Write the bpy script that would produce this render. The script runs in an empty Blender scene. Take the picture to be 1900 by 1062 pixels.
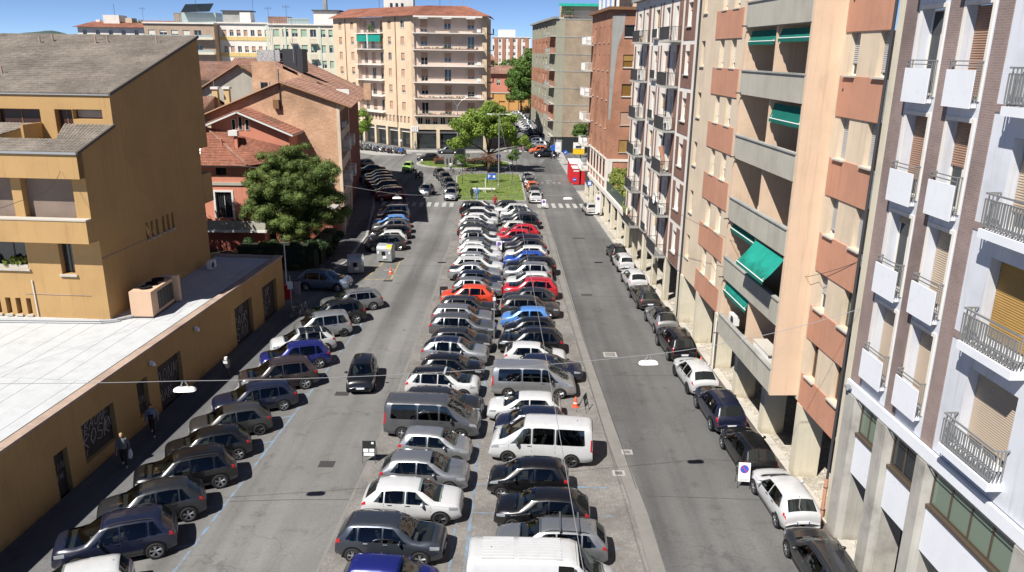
import bpy, math, random
from mathutils import Vector, Matrix
random.seed(7)
R = math.radians
scene = bpy.context.scene
COL = scene.collection

# ------------------------------------------------------------------ camera, sky, sun, exposure
cam_d = bpy.data.cameras.new('camera'); cam = bpy.data.objects.new('camera', cam_d); COL.objects.link(cam)
CAM_H, PITCH, ROLL = 19.5, math.atan((531 - 98) / 1440.0), R(0.75)
_c, _s = math.cos(PITCH), math.sin(PITCH)
_fw = Vector((0, _c, -_s)); _r = Vector((1, 0, 0)); _u = Vector((0, _s, _c))
_r2 = _r * math.cos(ROLL) + _u * math.sin(ROLL); _u2 = _u * math.cos(ROLL) - _r * math.sin(ROLL)
_m = Matrix((( _r2.x, _u2.x, -_fw.x, 0), (_r2.y, _u2.y, -_fw.y, 0), (_r2.z, _u2.z, -_fw.z, CAM_H), (0, 0, 0, 1)))
cam.matrix_world = _m
cam_d.sensor_width = 36; cam_d.lens = 36 * 1440 / 1900.0; cam_d.clip_start = 0.3; cam_d.clip_end = 20000
scene.camera = cam

SUN_DIR = Vector((0.50, 0.60, -1.0)).normalized()          # direction the light travels
SUN_EL = math.asin(-SUN_DIR.z)
world = bpy.data.worlds.new('World'); scene.world = world; world.use_nodes = True
wn = world.node_tree.nodes; wl = world.node_tree.links; wn.clear()
sky = wn.new('ShaderNodeTexSky'); sky.sky_type = 'NISHITA'; sky.sun_disc = False
sky.sun_elevation = SUN_EL; sky.sun_rotation = math.atan2(-SUN_DIR.x, -SUN_DIR.y)
sky.altitude = 60; sky.air_density = 0.28; sky.dust_density = 0.0; sky.ozone_density = 4.0
bg = wn.new('ShaderNodeBackground'); bg.inputs['Strength'].default_value = 0.088
wo = wn.new('ShaderNodeOutputWorld'); wl.new(sky.outputs[0], bg.inputs['Color']); wl.new(bg.outputs[0], wo.inputs['Surface'])
sun_d = bpy.data.lights.new('sun', 'SUN'); sun = bpy.data.objects.new('sun', sun_d); COL.objects.link(sun)
sun_d.energy = 5.0; sun_d.angle = R(0.53); sun_d.color = (1.0, 0.955, 0.89)
sun.rotation_euler = SUN_DIR.to_track_quat('-Z', 'Y').to_euler()
scene.view_settings.view_transform = 'Standard'; scene.view_settings.look = 'None'
scene.view_settings.exposure = 0.6; scene.view_settings.gamma = 1.0; scene.view_settings.use_curve_mapping = False
scene.cycles.max_bounces = 6; scene.cycles.diffuse_bounces = 3; scene.cycles.glossy_bounces = 3
scene.cycles.transparent_max_bounces = 8; scene.cycles.transmission_bounces = 3
scene.cycles.caustics_reflective = False; scene.cycles.caustics_refractive = False

# ------------------------------------------------------------------ materials
MATS = {}
def newmat(name):
    m = bpy.data.materials.new(name); m.use_nodes = True
    nt = m.node_tree; b = nt.nodes['Principled BSDF']
    MATS[name] = m
    return m, nt, b
def srgb(r, g, b):
    f = lambda c: ((c / 255.0 + 0.055) / 1.055) ** 2.4 if c > 10 else c / 255.0 / 12.92
    return (f(r), f(g), f(b))
def plain(name, col, rough=0.6, metal=0.0, spec=0.5, coat=0.0):
    m, nt, b = newmat(name)
    b.inputs['Base Color'].default_value = (*col, 1); b.inputs['Roughness'].default_value = rough
    b.inputs['Metallic'].default_value = metal; b.inputs['Specular IOR Level'].default_value = spec
    if coat:
        b.inputs['Coat Weight'].default_value = coat; b.inputs['Coat Roughness'].default_value = 0.03
    return m
def ramp(nt, fac, stops):
    r = nt.nodes.new('ShaderNodeValToRGB'); e = r.color_ramp.elements
    while len(e) > 1: e.remove(e[-1])
    e[0].position = stops[0][0]; e[0].color = (*stops[0][1], 1)
    for p, c in stops[1:]:
        x = e.new(p); x.color = (*c, 1)
    nt.links.new(fac, r.inputs[0]); return r.outputs[0]
def noise(nt, scale, detail=5, rough=0.55, vec=None, coords='Object', dist=0.0):
    n = nt.nodes.new('ShaderNodeTexNoise'); n.inputs['Scale'].default_value = scale
    n.inputs['Detail'].default_value = detail; n.inputs['Roughness'].default_value = rough; n.inputs['Distortion'].default_value = dist
    if vec is None:
        tc = nt.nodes.new('ShaderNodeTexCoord'); vec = tc.outputs[coords]
    nt.links.new(vec, n.inputs['Vector']); return n.outputs['Fac']
def mapping(nt, scale=(1, 1, 1), rot=(0, 0, 0), coords='Object'):
    tc = nt.nodes.new('ShaderNodeTexCoord'); mp = nt.nodes.new('ShaderNodeMapping')
    mp.inputs['Scale'].default_value = scale; mp.inputs['Rotation'].default_value = rot
    nt.links.new(tc.outputs[coords], mp.inputs['Vector']); return mp.outputs[0]
def mix(nt, a, b, fac, mode='MIX'):
    n = nt.nodes.new('ShaderNodeMix'); n.data_type = 'RGBA'; n.blend_type = mode
    for i, v in ((0, fac),):
        if isinstance(v, (int, float)): n.inputs[0].default_value = v
        else: nt.links.new(v, n.inputs[0])
    for idx, v in ((6, a), (7, b)):
        if isinstance(v, tuple): n.inputs[idx].default_value = (*v, 1)
        else: nt.links.new(v, n.inputs[idx])
    return n.outputs[2]
def bump(nt, b, h, strength=0.3, dist=0.02):
    n = nt.nodes.new('ShaderNodeBump'); n.inputs['Strength'].default_value = strength; n.inputs['Distance'].default_value = dist
    nt.links.new(h, n.inputs['Height']); nt.links.new(n.outputs[0], b.inputs['Normal'])
def plaster(name, col, var=0.12, rough=0.85, scale=0.6, streak=True, dark=None):
    """painted render: broad tone drift, fine grain, rain streaks"""
    m, nt, b = newmat(name)
    d = dark or tuple(c * (1 - 1.6 * var) for c in col); l = tuple(min(1, c * (1 + var * 0.6)) for c in col)
    base = ramp(nt, noise(nt, scale, 6, 0.6), [(0.3, d), (0.5, col), (0.72, l)])
    if streak:
        st = noise(nt, 1.0, 4, 0.6, vec=mapping(nt, (2.2, 2.2, 0.12)))
        base = mix(nt, base, d, ramp(nt, st, [(0.52, (0, 0, 0)), (0.75, (0.5, 0.5, 0.5))]))
    if streak:
        # blotchy repaints, drip marks and splash dirt at the foot of the wall
        vo = nt.nodes.new('ShaderNodeTexVoronoi'); vo.inputs['Scale'].default_value = 0.33; tc = nt.nodes.new('ShaderNodeTexCoord'); nt.links.new(tc.outputs['Object'], vo.inputs['Vector'])
        sp = nt.nodes.new('ShaderNodeSeparateColor'); nt.links.new(vo.outputs['Color'], sp.inputs[0])
        base = mix(nt, base, ramp(nt, sp.outputs[0], [(0.0, (0.955, 0.955, 0.95)), (1.0, (1.03, 1.03, 1.03))]), 1.0, 'MULTIPLY')
        dr = noise(nt, 1.0, 5, 0.7, vec=mapping(nt, (5.0, 5.0, 0.22)))
        base = mix(nt, base, (0.66, 0.62, 0.56), ramp(nt, dr, [(0.53, (0, 0, 0)), (0.76, (0.55, 0.55, 0.55))]), 'MULTIPLY')
        sx = nt.nodes.new('ShaderNodeSeparateXYZ'); nt.links.new(tc.outputs['Object'], sx.inputs[0])
        ad = nt.nodes.new('ShaderNodeMath'); ad.operation = 'MULTIPLY_ADD'; ad.inputs[1].default_value = 1.1; nt.links.new(noise(nt, 1.6, 4, 0.7), ad.inputs[0]); nt.links.new(sx.outputs[2], ad.inputs[2])
        base = mix(nt, base, (0.55, 0.52, 0.48), ramp(nt, ad.outputs[0], [(0.55, (0.8, 0.8, 0.8)), (1.0, (0, 0, 0))]), 'MULTIPLY')
    else:
        fs = noise(nt, 3.5, 6, 0.75); base = mix(nt, base, (0.74, 0.72, 0.69), ramp(nt, fs, [(0.55, (0, 0, 0)), (0.8, (0.55, 0.55, 0.55))]), 'MULTIPLY')
    nt.links.new(base, b.inputs['Base Color']); b.inputs['Roughness'].default_value = rough
    b.inputs['Specular IOR Level'].default_value = 0.25
    bump(nt, b, noise(nt, 40, 3), 0.15, 0.01)
    return m
def brickmat(name, c1, c2, mortar, bw=0.26, bh=0.075, rot=(R(90), 0, 0)):
    """brick courses run with x+y so the pattern works on any upright wall"""
    m, nt, b = newmat(name)
    tc = nt.nodes.new('ShaderNodeTexCoord'); sp = nt.nodes.new('ShaderNodeSeparateXYZ'); nt.links.new(tc.outputs['Object'], sp.inputs[0])
    ad = nt.nodes.new('ShaderNodeMath'); ad.operation = 'ADD'; nt.links.new(sp.outputs[0], ad.inputs[0]); nt.links.new(sp.outputs[1], ad.inputs[1])
    cb = nt.nodes.new('ShaderNodeCombineXYZ'); nt.links.new(ad.outputs[0], cb.inputs[0]); nt.links.new(sp.outputs[2], cb.inputs[1])
    br = nt.nodes.new('ShaderNodeTexBrick'); nt.links.new(cb.outputs[0], br.inputs['Vector'])
    br.inputs['Scale'].default_value = 1.0; br.inputs['Brick Width'].default_value = bw; br.inputs['Row Height'].default_value = bh
    br.inputs['Mortar Size'].default_value = 0.008; br.inputs['Color1'].default_value = (*c1, 1); br.inputs['Color2'].default_value = (*c2, 1); br.inputs['Mortar'].default_value = (*mortar, 1)
    big = ramp(nt, noise(nt, 0.35, 6, 0.65), [(0.3, (0.62, 0.62, 0.62)), (0.7, (1.12, 1.12, 1.12))])
    nt.links.new(mix(nt, br.outputs['Color'], big, 1.0, 'MULTIPLY'), b.inputs['Base Color'])
    b.inputs['Roughness'].default_value = 0.9; b.inputs['Specular IOR Level'].default_value = 0.2
    bump(nt, b, br.outputs['Fac'], -0.4, 0.01)
    return m

# ------------------------------------------------------------------ mesh builder and object helpers
class Frame:
    """o: origin on the ground, u: direction along the wall, n: outward"""
    def __init__(s, ox, oy, ux, uy, nx=None, ny=None):
        l = math.hypot(ux, uy); s.ox, s.oy, s.ux, s.uy = ox, oy, ux / l, uy / l
        if nx is None: nx, ny = -s.uy, s.ux
        s.nx, s.ny = nx, ny
    def __call__(s, u, v, z):
        return (s.ox + s.ux * u + s.nx * v, s.oy + s.uy * u + s.ny * v, z)
    def shift(s, u, v):
        p = s(u, v, 0); return Frame(p[0], p[1], s.ux, s.uy, s.nx, s.ny)
WORLD = Frame(0, 0, 1, 0, 0, 1)
class MB:
    def __init__(s, fr=WORLD): s.v = []; s.f = []; s.mi = []; s.fr = fr; s.cur = 0; s.smooth = False
    def add(s, pts, faces):
        b = len(s.v); s.v += [s.fr(*p) for p in pts]
        s.f += [tuple(b + i for i in f) for f in faces]; s.mi += [s.cur] * len(faces); return s
    def quad(s, a, b, c, d): return s.add([a, b, c, d], [(0, 1, 2, 3)])
    def box(s, x0, x1, y0, y1, z0, z1):
        return s.add([(x0, y0, z0), (x1, y0, z0), (x1, y1, z0), (x0, y1, z0), (x0, y0, z1), (x1, y0, z1), (x1, y1, z1), (x0, y1, z1)],
                     [(0, 3, 2, 1), (4, 5, 6, 7), (0, 1, 5, 4), (1, 2, 6, 5), (2, 3, 7, 6), (3, 0, 4, 7)])
    def tube(s, p0, p1, r0, r1=None, n=8, caps=True):
        r1 = r0 if r1 is None else r1
        a = Vector(p0); b = Vector(p1); d = (b - a)
        if d.length < 1e-6: return s
        d.normalize(); t = Vector((0, 0, 1)) if abs(d.z) < 0.9 else Vector((1, 0, 0))
        e1 = d.cross(t).normalized(); e2 = d.cross(e1)
        pts = []
        for c, r in ((a, r0), (b, r1)):
            for i in range(n):
                w = 2 * math.pi * i / n; q = c + e1 * (r * math.cos(w)) + e2 * (r * math.sin(w)); pts.append(tuple(q))
        fs = [(i, (i + 1) % n, n + (i + 1) % n, n + i) for i in range(n)]
        if caps: fs += [tuple(range(n - 1, -1, -1)), tuple(range(n, 2 * n))]
        return s.add(pts, fs)
    def path(s, pts, r, n=6):
        for a, b in zip(pts[:-1], pts[1:]): s.tube(a, b, r, n=n)
        return s
    def lathe(s, prof, n=16, c=(0, 0, 0), axis='z'):
        pts = []
        for r, h in prof:
            for i in range(n):
                w = 2 * math.pi * i / n; x, y = r * math.cos(w), r * math.sin(w)
                pts.append({'z': (c[0] + x, c[1] + y, c[2] + h), 'y': (c[0] + x, c[1] + h, c[2] + y), 'x': (c[0] + h, c[1] + x, c[2] + y)}[axis])
        fs = []
        for k in range(len(prof) - 1):
            for i in range(n):
                fs.append((k * n + i, k * n + (i + 1) % n, (k + 1) * n + (i + 1) % n, (k + 1) * n + i))
        return s.add(pts, fs)
    def prism(s, poly, h0, h1, axis='z'):
        """extrude a 2-d polygon: axis z: poly=(x,y); axis y: poly=(x,z); axis x: poly=(y,z)"""
        n = len(poly); f = {'z': lambda p, h: (p[0], p[1], h), 'y': lambda p, h: (p[0], h, p[1]), 'x': lambda p, h: (h, p[0], p[1])}[axis]
        pts = [f(p, h0) for p in poly] + [f(p, h1) for p in poly]
        return s.add(pts, [tuple(range(n - 1, -1, -1)), tuple(range(n, 2 * n))] + [(i, (i + 1) % n, n + (i + 1) % n, n + i) for i in range(n)])
    def mesh(s, name, mats, org=(0, 0, 0)):
        me = bpy.data.meshes.new(name)
        me.from_pydata([(a - org[0], b - org[1], c - org[2]) for a, b, c in s.v], [], s.f)
        for m in (mats if isinstance(mats, (list, tuple)) else [mats]): me.materials.append(MATS[m] if isinstance(m, str) else m)
        if any(s.mi): me.polygons.foreach_set('material_index', s.mi)
        if s.smooth: me.polygons.foreach_set('use_smooth', [True] * len(s.f))
        me.update(); return me
    def build(s, name, mats, parent=None, label=None):
        """one mesh object; vertices are given in world space and stored relative to the thing's base"""
        org = world_of(parent)
        if parent is None and s.v:
            xs = [p[0] for p in s.v]; ys = [p[1] for p in s.v]; zs = [p[2] for p in s.v]
            org = ((min(xs) + max(xs)) / 2, (min(ys) + max(ys)) / 2, min(zs))
        ob = bpy.data.objects.new(name, s.mesh(name, mats, org)); COL.objects.link(ob)
        if parent is not None: ob.parent = parent; KIDS.setdefault(parent.name, []).append(ob)
        else: ob.location = org
        if label: ob['label'] = label
        return ob
WPOS = {}
def world_of(p):
    x = y = z = 0.0
    while p is not None:
        x += p.location.x; y += p.location.y; z += p.location.z; p = p.parent
    return (x, y, z)
LABELS = {}
def tag(o, label, cat, group=None):
    o['label'] = label; o['category'] = cat
    if group: o['group'] = group
    return o
def thing(name, label, cat, loc=(0, 0, 0), group=None):
    o = bpy.data.objects.new(name, None); COL.objects.link(o); o.location = loc; o.empty_display_size = 0.3
    return tag(o, label, cat, group)
def struct(o): o['kind'] = 'structure'; return o
def stuff(o): o['kind'] = 'stuff'; return o
def copy_tree(o, parent=None):
    c = o.copy(); COL.objects.link(c); c.parent = parent
    for ch in KIDS.get(o.name, ()): copy_tree(ch, c)
    return c
KIDS = {}
def jit(a): return random.uniform(-a, a)

# general materials
plain('black_rubber', (0.018, 0.018, 0.019), 0.8)
plain('black_plastic', (0.03, 0.03, 0.032), 0.55)
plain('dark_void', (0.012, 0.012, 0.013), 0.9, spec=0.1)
plain('chrome', (0.75, 0.76, 0.78), 0.18, 1.0)
plain('alloy', (0.55, 0.56, 0.58), 0.3, 0.9)
plain('dark_alloy', (0.08, 0.08, 0.085), 0.35, 0.8)
plain('lamp_clear', (0.42, 0.44, 0.46), 0.08, 0.5)
plain('lamp_red', (0.42, 0.015, 0.02), 0.12, spec=0.6)
plain('plate_white', (0.78, 0.79, 0.8), 0.4)
plain('plate_blue', (0.03, 0.09, 0.45), 0.4)
plain('car_glass', (0.016, 0.019, 0.019), 0.03, spec=0.6); plain('windscreen_glass', (0.045, 0.05, 0.045), 0.04, spec=0.9)
plain('white_metal', (0.78, 0.78, 0.76), 0.4)
plain('grey_metal', (0.32, 0.33, 0.33), 0.45, 0.5)
plain('dark_metal', (0.06, 0.06, 0.065), 0.5, 0.3)
plain('galvanised', (0.45, 0.46, 0.47), 0.5, 0.6)
plain('pane_dark', (0.02, 0.025, 0.028), 0.04, spec=0.8)
plain('pane_green', (0.16, 0.21, 0.16), 0.08, spec=0.7)
plain('curtain_white', (0.6, 0.58, 0.54), 0.9)
plain('wood_brown', (0.22, 0.11, 0.05), 0.6)
plain('frame_white', (0.72, 0.71, 0.68), 0.5)
plain('frame_dark', (0.05, 0.045, 0.04), 0.5)
plain('frame_bronze', (0.13, 0.10, 0.075), 0.4, 0.4)
# ------------------------------------------------------------------ building kit
def wall(mb, u0, u1, z0, z1, holes=(), v=0.0, reveal=0.3, back=False):
    """a wall face with real openings and reveals; holes are (u0,u1,z0,z1)"""
    us = sorted({u0, u1, *[h[0] for h in holes], *[h[1] for h in holes]}); zs = sorted({z0, z1, *[h[2] for h in holes], *[h[3] for h in holes]})
    us = [a for a in us if u0 - 1e-6 <= a <= u1 + 1e-6]; zs = [a for a in zs if z0 - 1e-6 <= a <= z1 + 1e-6]
    for a, b in zip(us[:-1], us[1:]):
        run = None
        for c, d in zip(zs[:-1], zs[1:]):
            um, zm = (a + b) / 2, (c + d) / 2
            inside = any(h[0] < um < h[1] and h[2] < zm < h[3] for h in holes)
            if not inside:
                if run and abs(run[1] - c) < 1e-9: run = (run[0], d)
                else:
                    if run: mb.quad((a, v, run[0]), (b, v, run[0]), (b, v, run[1]), (a, v, run[1]))
                    run = (c, d)
            elif run:
                mb.quad((a, v, run[0]), (b, v, run[0]), (b, v, run[1]), (a, v, run[1])); run = None
        if run: mb.quad((a, v, run[0]), (b, v, run[0]), (b, v, run[1]), (a, v, run[1]))
    for a, b, c, d in holes:
        w = v - reveal
        mb.quad((a, v, c), (a, w, c), (a, w, d), (a, v, d)); mb.quad((b, w, c), (b, v, c), (b, v, d), (b, w, d))
        mb.quad((a, w, d), (b, w, d), (b, v, d), (a, v, d)); mb.quad((a, v, c), (b, v, c), (b, w, c), (a, w, c))
        if back: mb.quad((a, w - 0.02, c), (b, w - 0.02, c), (b, w - 0.02, d), (a, w - 0.02, d))
def window(parent, fr, u0, u1, z0, z1, v, q=0.0, shut='shutter_beige', frame='frame_white', pane='pane_dark', sill=None, leaves=2, slats=True, name='window', sillw=0.14):
    """frame with mullion (part), pane and roller shutter lowered by q (sub-parts); v is where the frame's face lies"""
    m = MB(fr); t = 0.06 if u1 - u0 > 0.5 else 0.04; d = 0.05
    m.box(u0, u0 + t, v - d, v, z0, z1); m.box(u1 - t, u1, v - d, v, z0, z1); m.box(u0 + t, u1 - t, v - d, v, z0, z0 + t); m.box(u0 + t, u1 - t, v - d, v, z1 - t, z1)
    for k in range(1, leaves):
        c = u0 + (u1 - u0) * k / leaves; m.box(c - t * 0.6, c + t * 0.6, v - d, v, z0 + t, z1 - t)
    w = m.build(name, frame, parent)
    if q < 0.97:
        p = MB(fr); p.box(u0 + 0.01, u1 - 0.01, v - d + 0.005, v - d + 0.02, z0 + 0.01, z1 - 0.01); p.build('pane', pane, w)
    if q > 0.02:
        s = MB(fr); zb = z1 - (z1 - z0) * q; h = 0.075 if (z1 - z0) < 60 else 0.2
        if slats:
            n = max(3, int((z1 - zb) / h)); pts = []
            for k in range(n + 1):
                zz = z1 - (z1 - zb) * k / n
                for dz, vv in ((0.0, 0.012), (-0.7 * (z1 - zb) / n, 0.03)) if k < n else ((0.0, 0.012),):
                    pts.append((zz + dz, vv))
            V = []
            for zz, vv in pts: V += [(u0 + 0.012, v + vv, zz), (u1 - 0.012, v + vv, zz)]
            s.add(V, [(2 * i, 2 * i + 1, 2 * i + 3, 2 * i + 2) for i in range(len(pts) - 1)])
            s.box(u0 + 0.012, u1 - 0.012, v + 0.008, v + 0.035, zb - 0.03, zb + 0.02)
        else: s.box(u0 + 0.012, u1 - 0.012, v + 0.008, v + 0.03, zb, z1)
        s.build('shutter', shut, w)
    if sill:
        s = MB(fr); s.box(u0 - 0.06, u1 + 0.06, v - 0.04, v + sill, z0 - 0.07, z0 - 0.004); s.build('sill', SILL, w)
    return w
SILL = 'stone_light'
def railing(parent, fr, u0, u1, v, z0, h, mat='dark_metal', step=0.12, ends=(), r=0.012, top=0.022, name='railing'):
    """handrail with bars joined as one part (bars are far too thin to pick apart)"""
    m = MB(fr)
    m.box(u0, u1, v - top, v + top, z0 + h - 0.03, z0 + h); m.box(u0, u1, v - top * .7, v + top * .7, z0 + 0.06, z0 + 0.09)
    n = max(2, int((u1 - u0) / step))
    for k in range(n + 1):
        a = u0 + (u1 - u0) * k / n; m.box(a - r, a + r, v - r, v + r, z0 + 0.06, z0 + h - 0.03)
    for e, ve in ends:                       # return to the wall at u=e from v to ve
        a, b = min(v, ve), max(v, ve); m.box(e - top, e + top, a, b, z0 + h - 0.03, z0 + h)
        k = max(1, int((b - a) / step))
        for i in range(1, k): c = a + (b - a) * i / k; m.box(e - r, e + r, c - r, c + r, z0, z0 + h - 0.03)
    o = m.build(name, mat, parent); o['kind'] = 'stuff'; return o
def tiled_roof(parent, corners, mat, tw=0.24, th=0.36, amp=0.05, name='roof_tiles', maxn=9000):
    """pantile relief on a planar quad: corners = eave_left, eave_right, ridge_right, ridge_left (world)"""
    a, b, c, d = [Vector(p) for p in corners]
    wu = max((b - a).length, (c - d).length); wv = max((d - a).length, (c - b).length)
    nu = max(2, int(wu / tw)); nv = max(2, int(wv / th))
    n = (b - a).cross(d - a).normalized()
    if n.z < 0: n = -n
    V = []; F = []
    prof = [(0.0, 0.0), (0.28, 1.0), (0.62, 0.9), (0.85, 0.0)]
    rnd = random.Random(int(abs(a.x * 31 + a.y * 17)) + 5)
    def P(s, t): return a.lerp(b, s).lerp(d.lerp(c, s), t)
    m = len(prof)
    for j in range(nv):
        lift = [rnd.uniform(-0.008, 0.008) for _ in range(nu)]
        base = len(V)
        for k in range(2):
            t = (j + k * 1.02) / nv; up = 0.035 if k == 0 else 0.0
            for i in range(nu):
                for f, hh in prof: V.append(tuple(P((i + f) / nu, min(t, 1)) + n * (amp * hh + up + lift[i])))
            V.append(tuple(P(1, min(t, 1)) + n * up))
        w = nu * m + 1
        for i in range(w - 1): F.append((base + i, base + i + 1, base + w + i + 1, base + w + i))
        # front lip of the course
        b2 = len(V)
        t = j / nv
        for i in range(nu):
            for f, hh in prof: V.append(tuple(P((i + f) / nu, t) + n * (0.0 if j else -0.05)))
        V.append(tuple(P(1, t) + n * (0.0 if j else -0.05)))
        for i in range(w - 1): F.append((b2 + i, b2 + i + 1, base + i + 1, base + i))
    mb = MB(); mb.add(V, F); o = mb.build(name, mat, parent); o['kind'] = 'stuff'; return o

# facade materials
plain('glass_panel', (0.10, 0.12, 0.12), 0.15, spec=0.6)
plaster('plaster_peach', (0.66, 0.495, 0.36), 0.06); plaster('plaster_cream', (0.64, 0.53, 0.40), 0.07); plaster('panel_terracotta', (0.50, 0.255, 0.17), 0.06, scale=0.9)
plaster('parapet_grey', (0.42, 0.40, 0.34), 0.10); plaster('pier_cream', (0.62, 0.57, 0.45), 0.10)
plaster('plaster_white_blue', (0.62, 0.64, 0.69), 0.07); plaster('panel_white', (0.72, 0.74, 0.78), 0.03, streak=False); plaster('frame_cream_white', (0.74, 0.70, 0.64), 0.05)
plaster('concrete_pier', (0.40, 0.385, 0.35), 0.22, scale=0.9); plaster('concrete_grey', (0.34, 0.34, 0.32), 0.15)
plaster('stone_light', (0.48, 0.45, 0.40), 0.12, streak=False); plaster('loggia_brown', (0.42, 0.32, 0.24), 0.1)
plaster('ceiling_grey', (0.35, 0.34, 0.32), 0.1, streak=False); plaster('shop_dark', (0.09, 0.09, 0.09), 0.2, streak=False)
plaster('shutter_beige', (0.42, 0.34, 0.26), 0.06, streak=False, rough=0.6); plaster('shutter_brown', (0.30, 0.185, 0.13), 0.08, streak=False, rough=0.6)
plaster('shutter_grey', (0.36, 0.36, 0.36), 0.08, streak=False, rough=0.6); plaster('shutter_ochre', (0.36, 0.22, 0.07), 0.15, streak=False, rough=0.6)
plaster('shutter_pink', (0.46, 0.30, 0.22), 0.06, streak=False); plaster('shutter_white', (0.62, 0.60, 0.55), 0.05, streak=False)
plaster('awning_green', (0.014, 0.27, 0.21), 0.14, streak=True, rough=0.85, scale=1.5); plaster('awning_dark_green', (0.008, 0.13, 0.10), 0.08, streak=False, rough=0.8)
brickmat('brick_brown', (0.26, 0.135, 0.10), (0.22, 0.11, 0.085), (0.30, 0.22, 0.18)); brickmat('brick_greyviolet', (0.30, 0.22, 0.20), (0.26, 0.19, 0.175), (0.34, 0.29, 0.27))
brickmat('brick_orange', (0.48, 0.215, 0.125), (0.42, 0.18, 0.105), (0.45, 0.30, 0.22)); brickmat('brick_old', (0.68, 0.41, 0.255), (0.52, 0.285, 0.165), (0.60, 0.46, 0.34))
brickmat('brick_tan', (0.40, 0.31, 0.215), (0.36, 0.275, 0.19), (0.42, 0.35, 0.27))
plaster('pebble_white', (0.44, 0.43, 0.42), 0.4, scale=8, streak=False)
def tilemat(name, c1, c2, c3):
    m, nt, b = newmat(name)
    n1 = noise(nt, 2.6, 5, 0.7); n2 = noise(nt, 0.35, 4, 0.6)
    base = ramp(nt, n1, [(0.3, c1), (0.5, c2), (0.7, c3)])
    g = nt.nodes.new('ShaderNodeObjectInfo')
    nt.links.new(mix(nt, base, ramp(nt, n2, [(0.35, (0.68, 0.68, 0.68)), (0.65, (1.1, 1.1, 1.1))]), 1.0, 'MULTIPLY'), b.inputs['Base Color'])
    b.inputs['Roughness'].default_value = 0.92; b.inputs['Specular IOR Level'].default_value = 0.2
tilemat('tiles_grey', (0.20, 0.175, 0.15), (0.27, 0.235, 0.20), (0.34, 0.30, 0.255)); tilemat('tiles_red', (0.23, 0.095, 0.065), (0.32, 0.14, 0.095), (0.40, 0.195, 0.135)); tilemat('tiles_old', (0.21, 0.115, 0.085), (0.31, 0.175, 0.13), (0.40, 0.26, 0.20))

def lerp(a, b, t): return a + (b - a) * t
# ------------------------------------------------------------------ right side of the square
FR = Frame(13.85, 30.0, -0.045, 1.0)
LV = [3.8, 7.15, 10.5, 13.85, 17.15, 20.5, 23.85]
def at(fr, u, v=0): p = fr(u, v, 0); return (p[0], p[1], 0)

# --- white building (nearest, right edge of the picture)
W = thing('apartment_building', 'white apartment block with violet-grey brick strips and small white balcony panels at right edge', 'building', at(FR, -6, -5))
FLW = [7.75, 11.25, 14.75, 18.25, 21.75]
cols = [(-3.22, -1.85), (-5.66, -4.36)]
wins = []
holes = []
for k, z in enumerate(FLW):
    for c in cols: holes.append((c[0], c[1], z + 0.02, min(z + 2.85, 24.4)))
    holes.append((-9.95, -7.68, z + 0.02, min(z + 2.62, 24.4)))
    holes.append((-15.2, -12.6, z + 0.02, min(z + 2.62, 24.4)))
m = MB(FR); wall(m, -17, -0.30, 6.95, 24.6, holes, 0.0, 0.42); m.quad((-17, -9, 24.6), (-0.3, -9, 24.6), (-0.3, 0, 24.6), (-17, 0, 24.6)); m.build('wall', 'plaster_white_blue', W)
for a, b in ((-1.55, -0.72), (-4.18, -3.46), (-6.62, -5.92), (-12.3, -11.6)):
    MB(FR).box(a, b, -0.01, 0.03, 6.97, 24.6).build('brick_strip', 'brick_greyviolet', W)
for z in FLW[1:]:
    MB(FR).box(-11.6, -6.62, -0.01, 0.027, z - 0.24, z + 0.0).build('brick_band', 'brick_greyviolet', W)
MB(FR).box(-0.72, -0.30, -0.01, 0.05, 0, 24.6).build('edge_pilaster', 'pier_cream', W)
MB(FR).box(-0.30, -0.12, -0.2, -0.05, 0, 24.6).build('joint_strip', 'pier_cream', W)
qs = {(0, 0): (1.0, 'shutter_beige'), (1, 0): (0.12, 'shutter_beige'), (2, 0): (0.78, 'shutter_brown'), (3, 0): (0.0, None), (4, 0): (1, 'shutter_beige'),
      (0, 1): (1.0, 'shutter_beige'), (1, 1): (0.9, 'shutter_beige'), (2, 1): (0.5, 'shutter_brown'), (3, 1): (0.97, 'shutter_brown'), (4, 1): (.5, 'shutter_brown')}
for k, z in enumerate(FLW):
    for j, (a, b) in enumerate(cols):
        q, sh = qs[(k, j)]
        zt = min(z + 2.83, 24.38)
        wdw = window(W, FR, a + 0.01, b - 0.01, z + 0.03, zt, -0.36, q, sh or 'shutter_beige', 'frame_cream_white', leaves=2)
        sm = MB(FR); t = 0.13
        sm.box(a - t, a - 0.001, -0.02, 0.035, z + 0.0, zt + 0.15); sm.box(b + 0.001, b + t, -0.02, 0.035, z + 0.0, zt + 0.15); sm.box(a - 0.001, b + 0.001, -0.02, 0.034, zt + 0.015, zt + 0.15); sm.build('surround', 'frame_cream_white', wdw)
        bal = MB(FR); bal.box(a - 0.06, b + 0.06, 0.038, 0.26, z - 0.20, z - 0.06); bo = bal.build('balcony_slab', 'panel_white', W)
        p = MB(FR); p.box(a - 0.10, b + 0.08, 0.25, 0.29, z - 0.22, z + 0.92); p.build('front_panel', 'panel_white', bo)
        r = MB(FR)
        for zz in (z + 1.03, z + 1.16): r.box(a - 0.08, b + 0.06, 0.25, 0.28, zz, zz + 0.035)
        for ue in (a - 0.07, b + 0.05):
            for zz in (z + 1.16,): r.box(ue - 0.02, ue + 0.02, 0.04, 0.25, zz, zz + 0.035)
            for i in range(3): r.box(ue - 0.01, ue + 0.01, 0.06 + i * 0.07, 0.08 + i * 0.07, z - 0.05, z + 1.16)
        ro = r.build('rail', 'grey_metal', bo); ro['kind'] = 'stuff'
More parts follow.
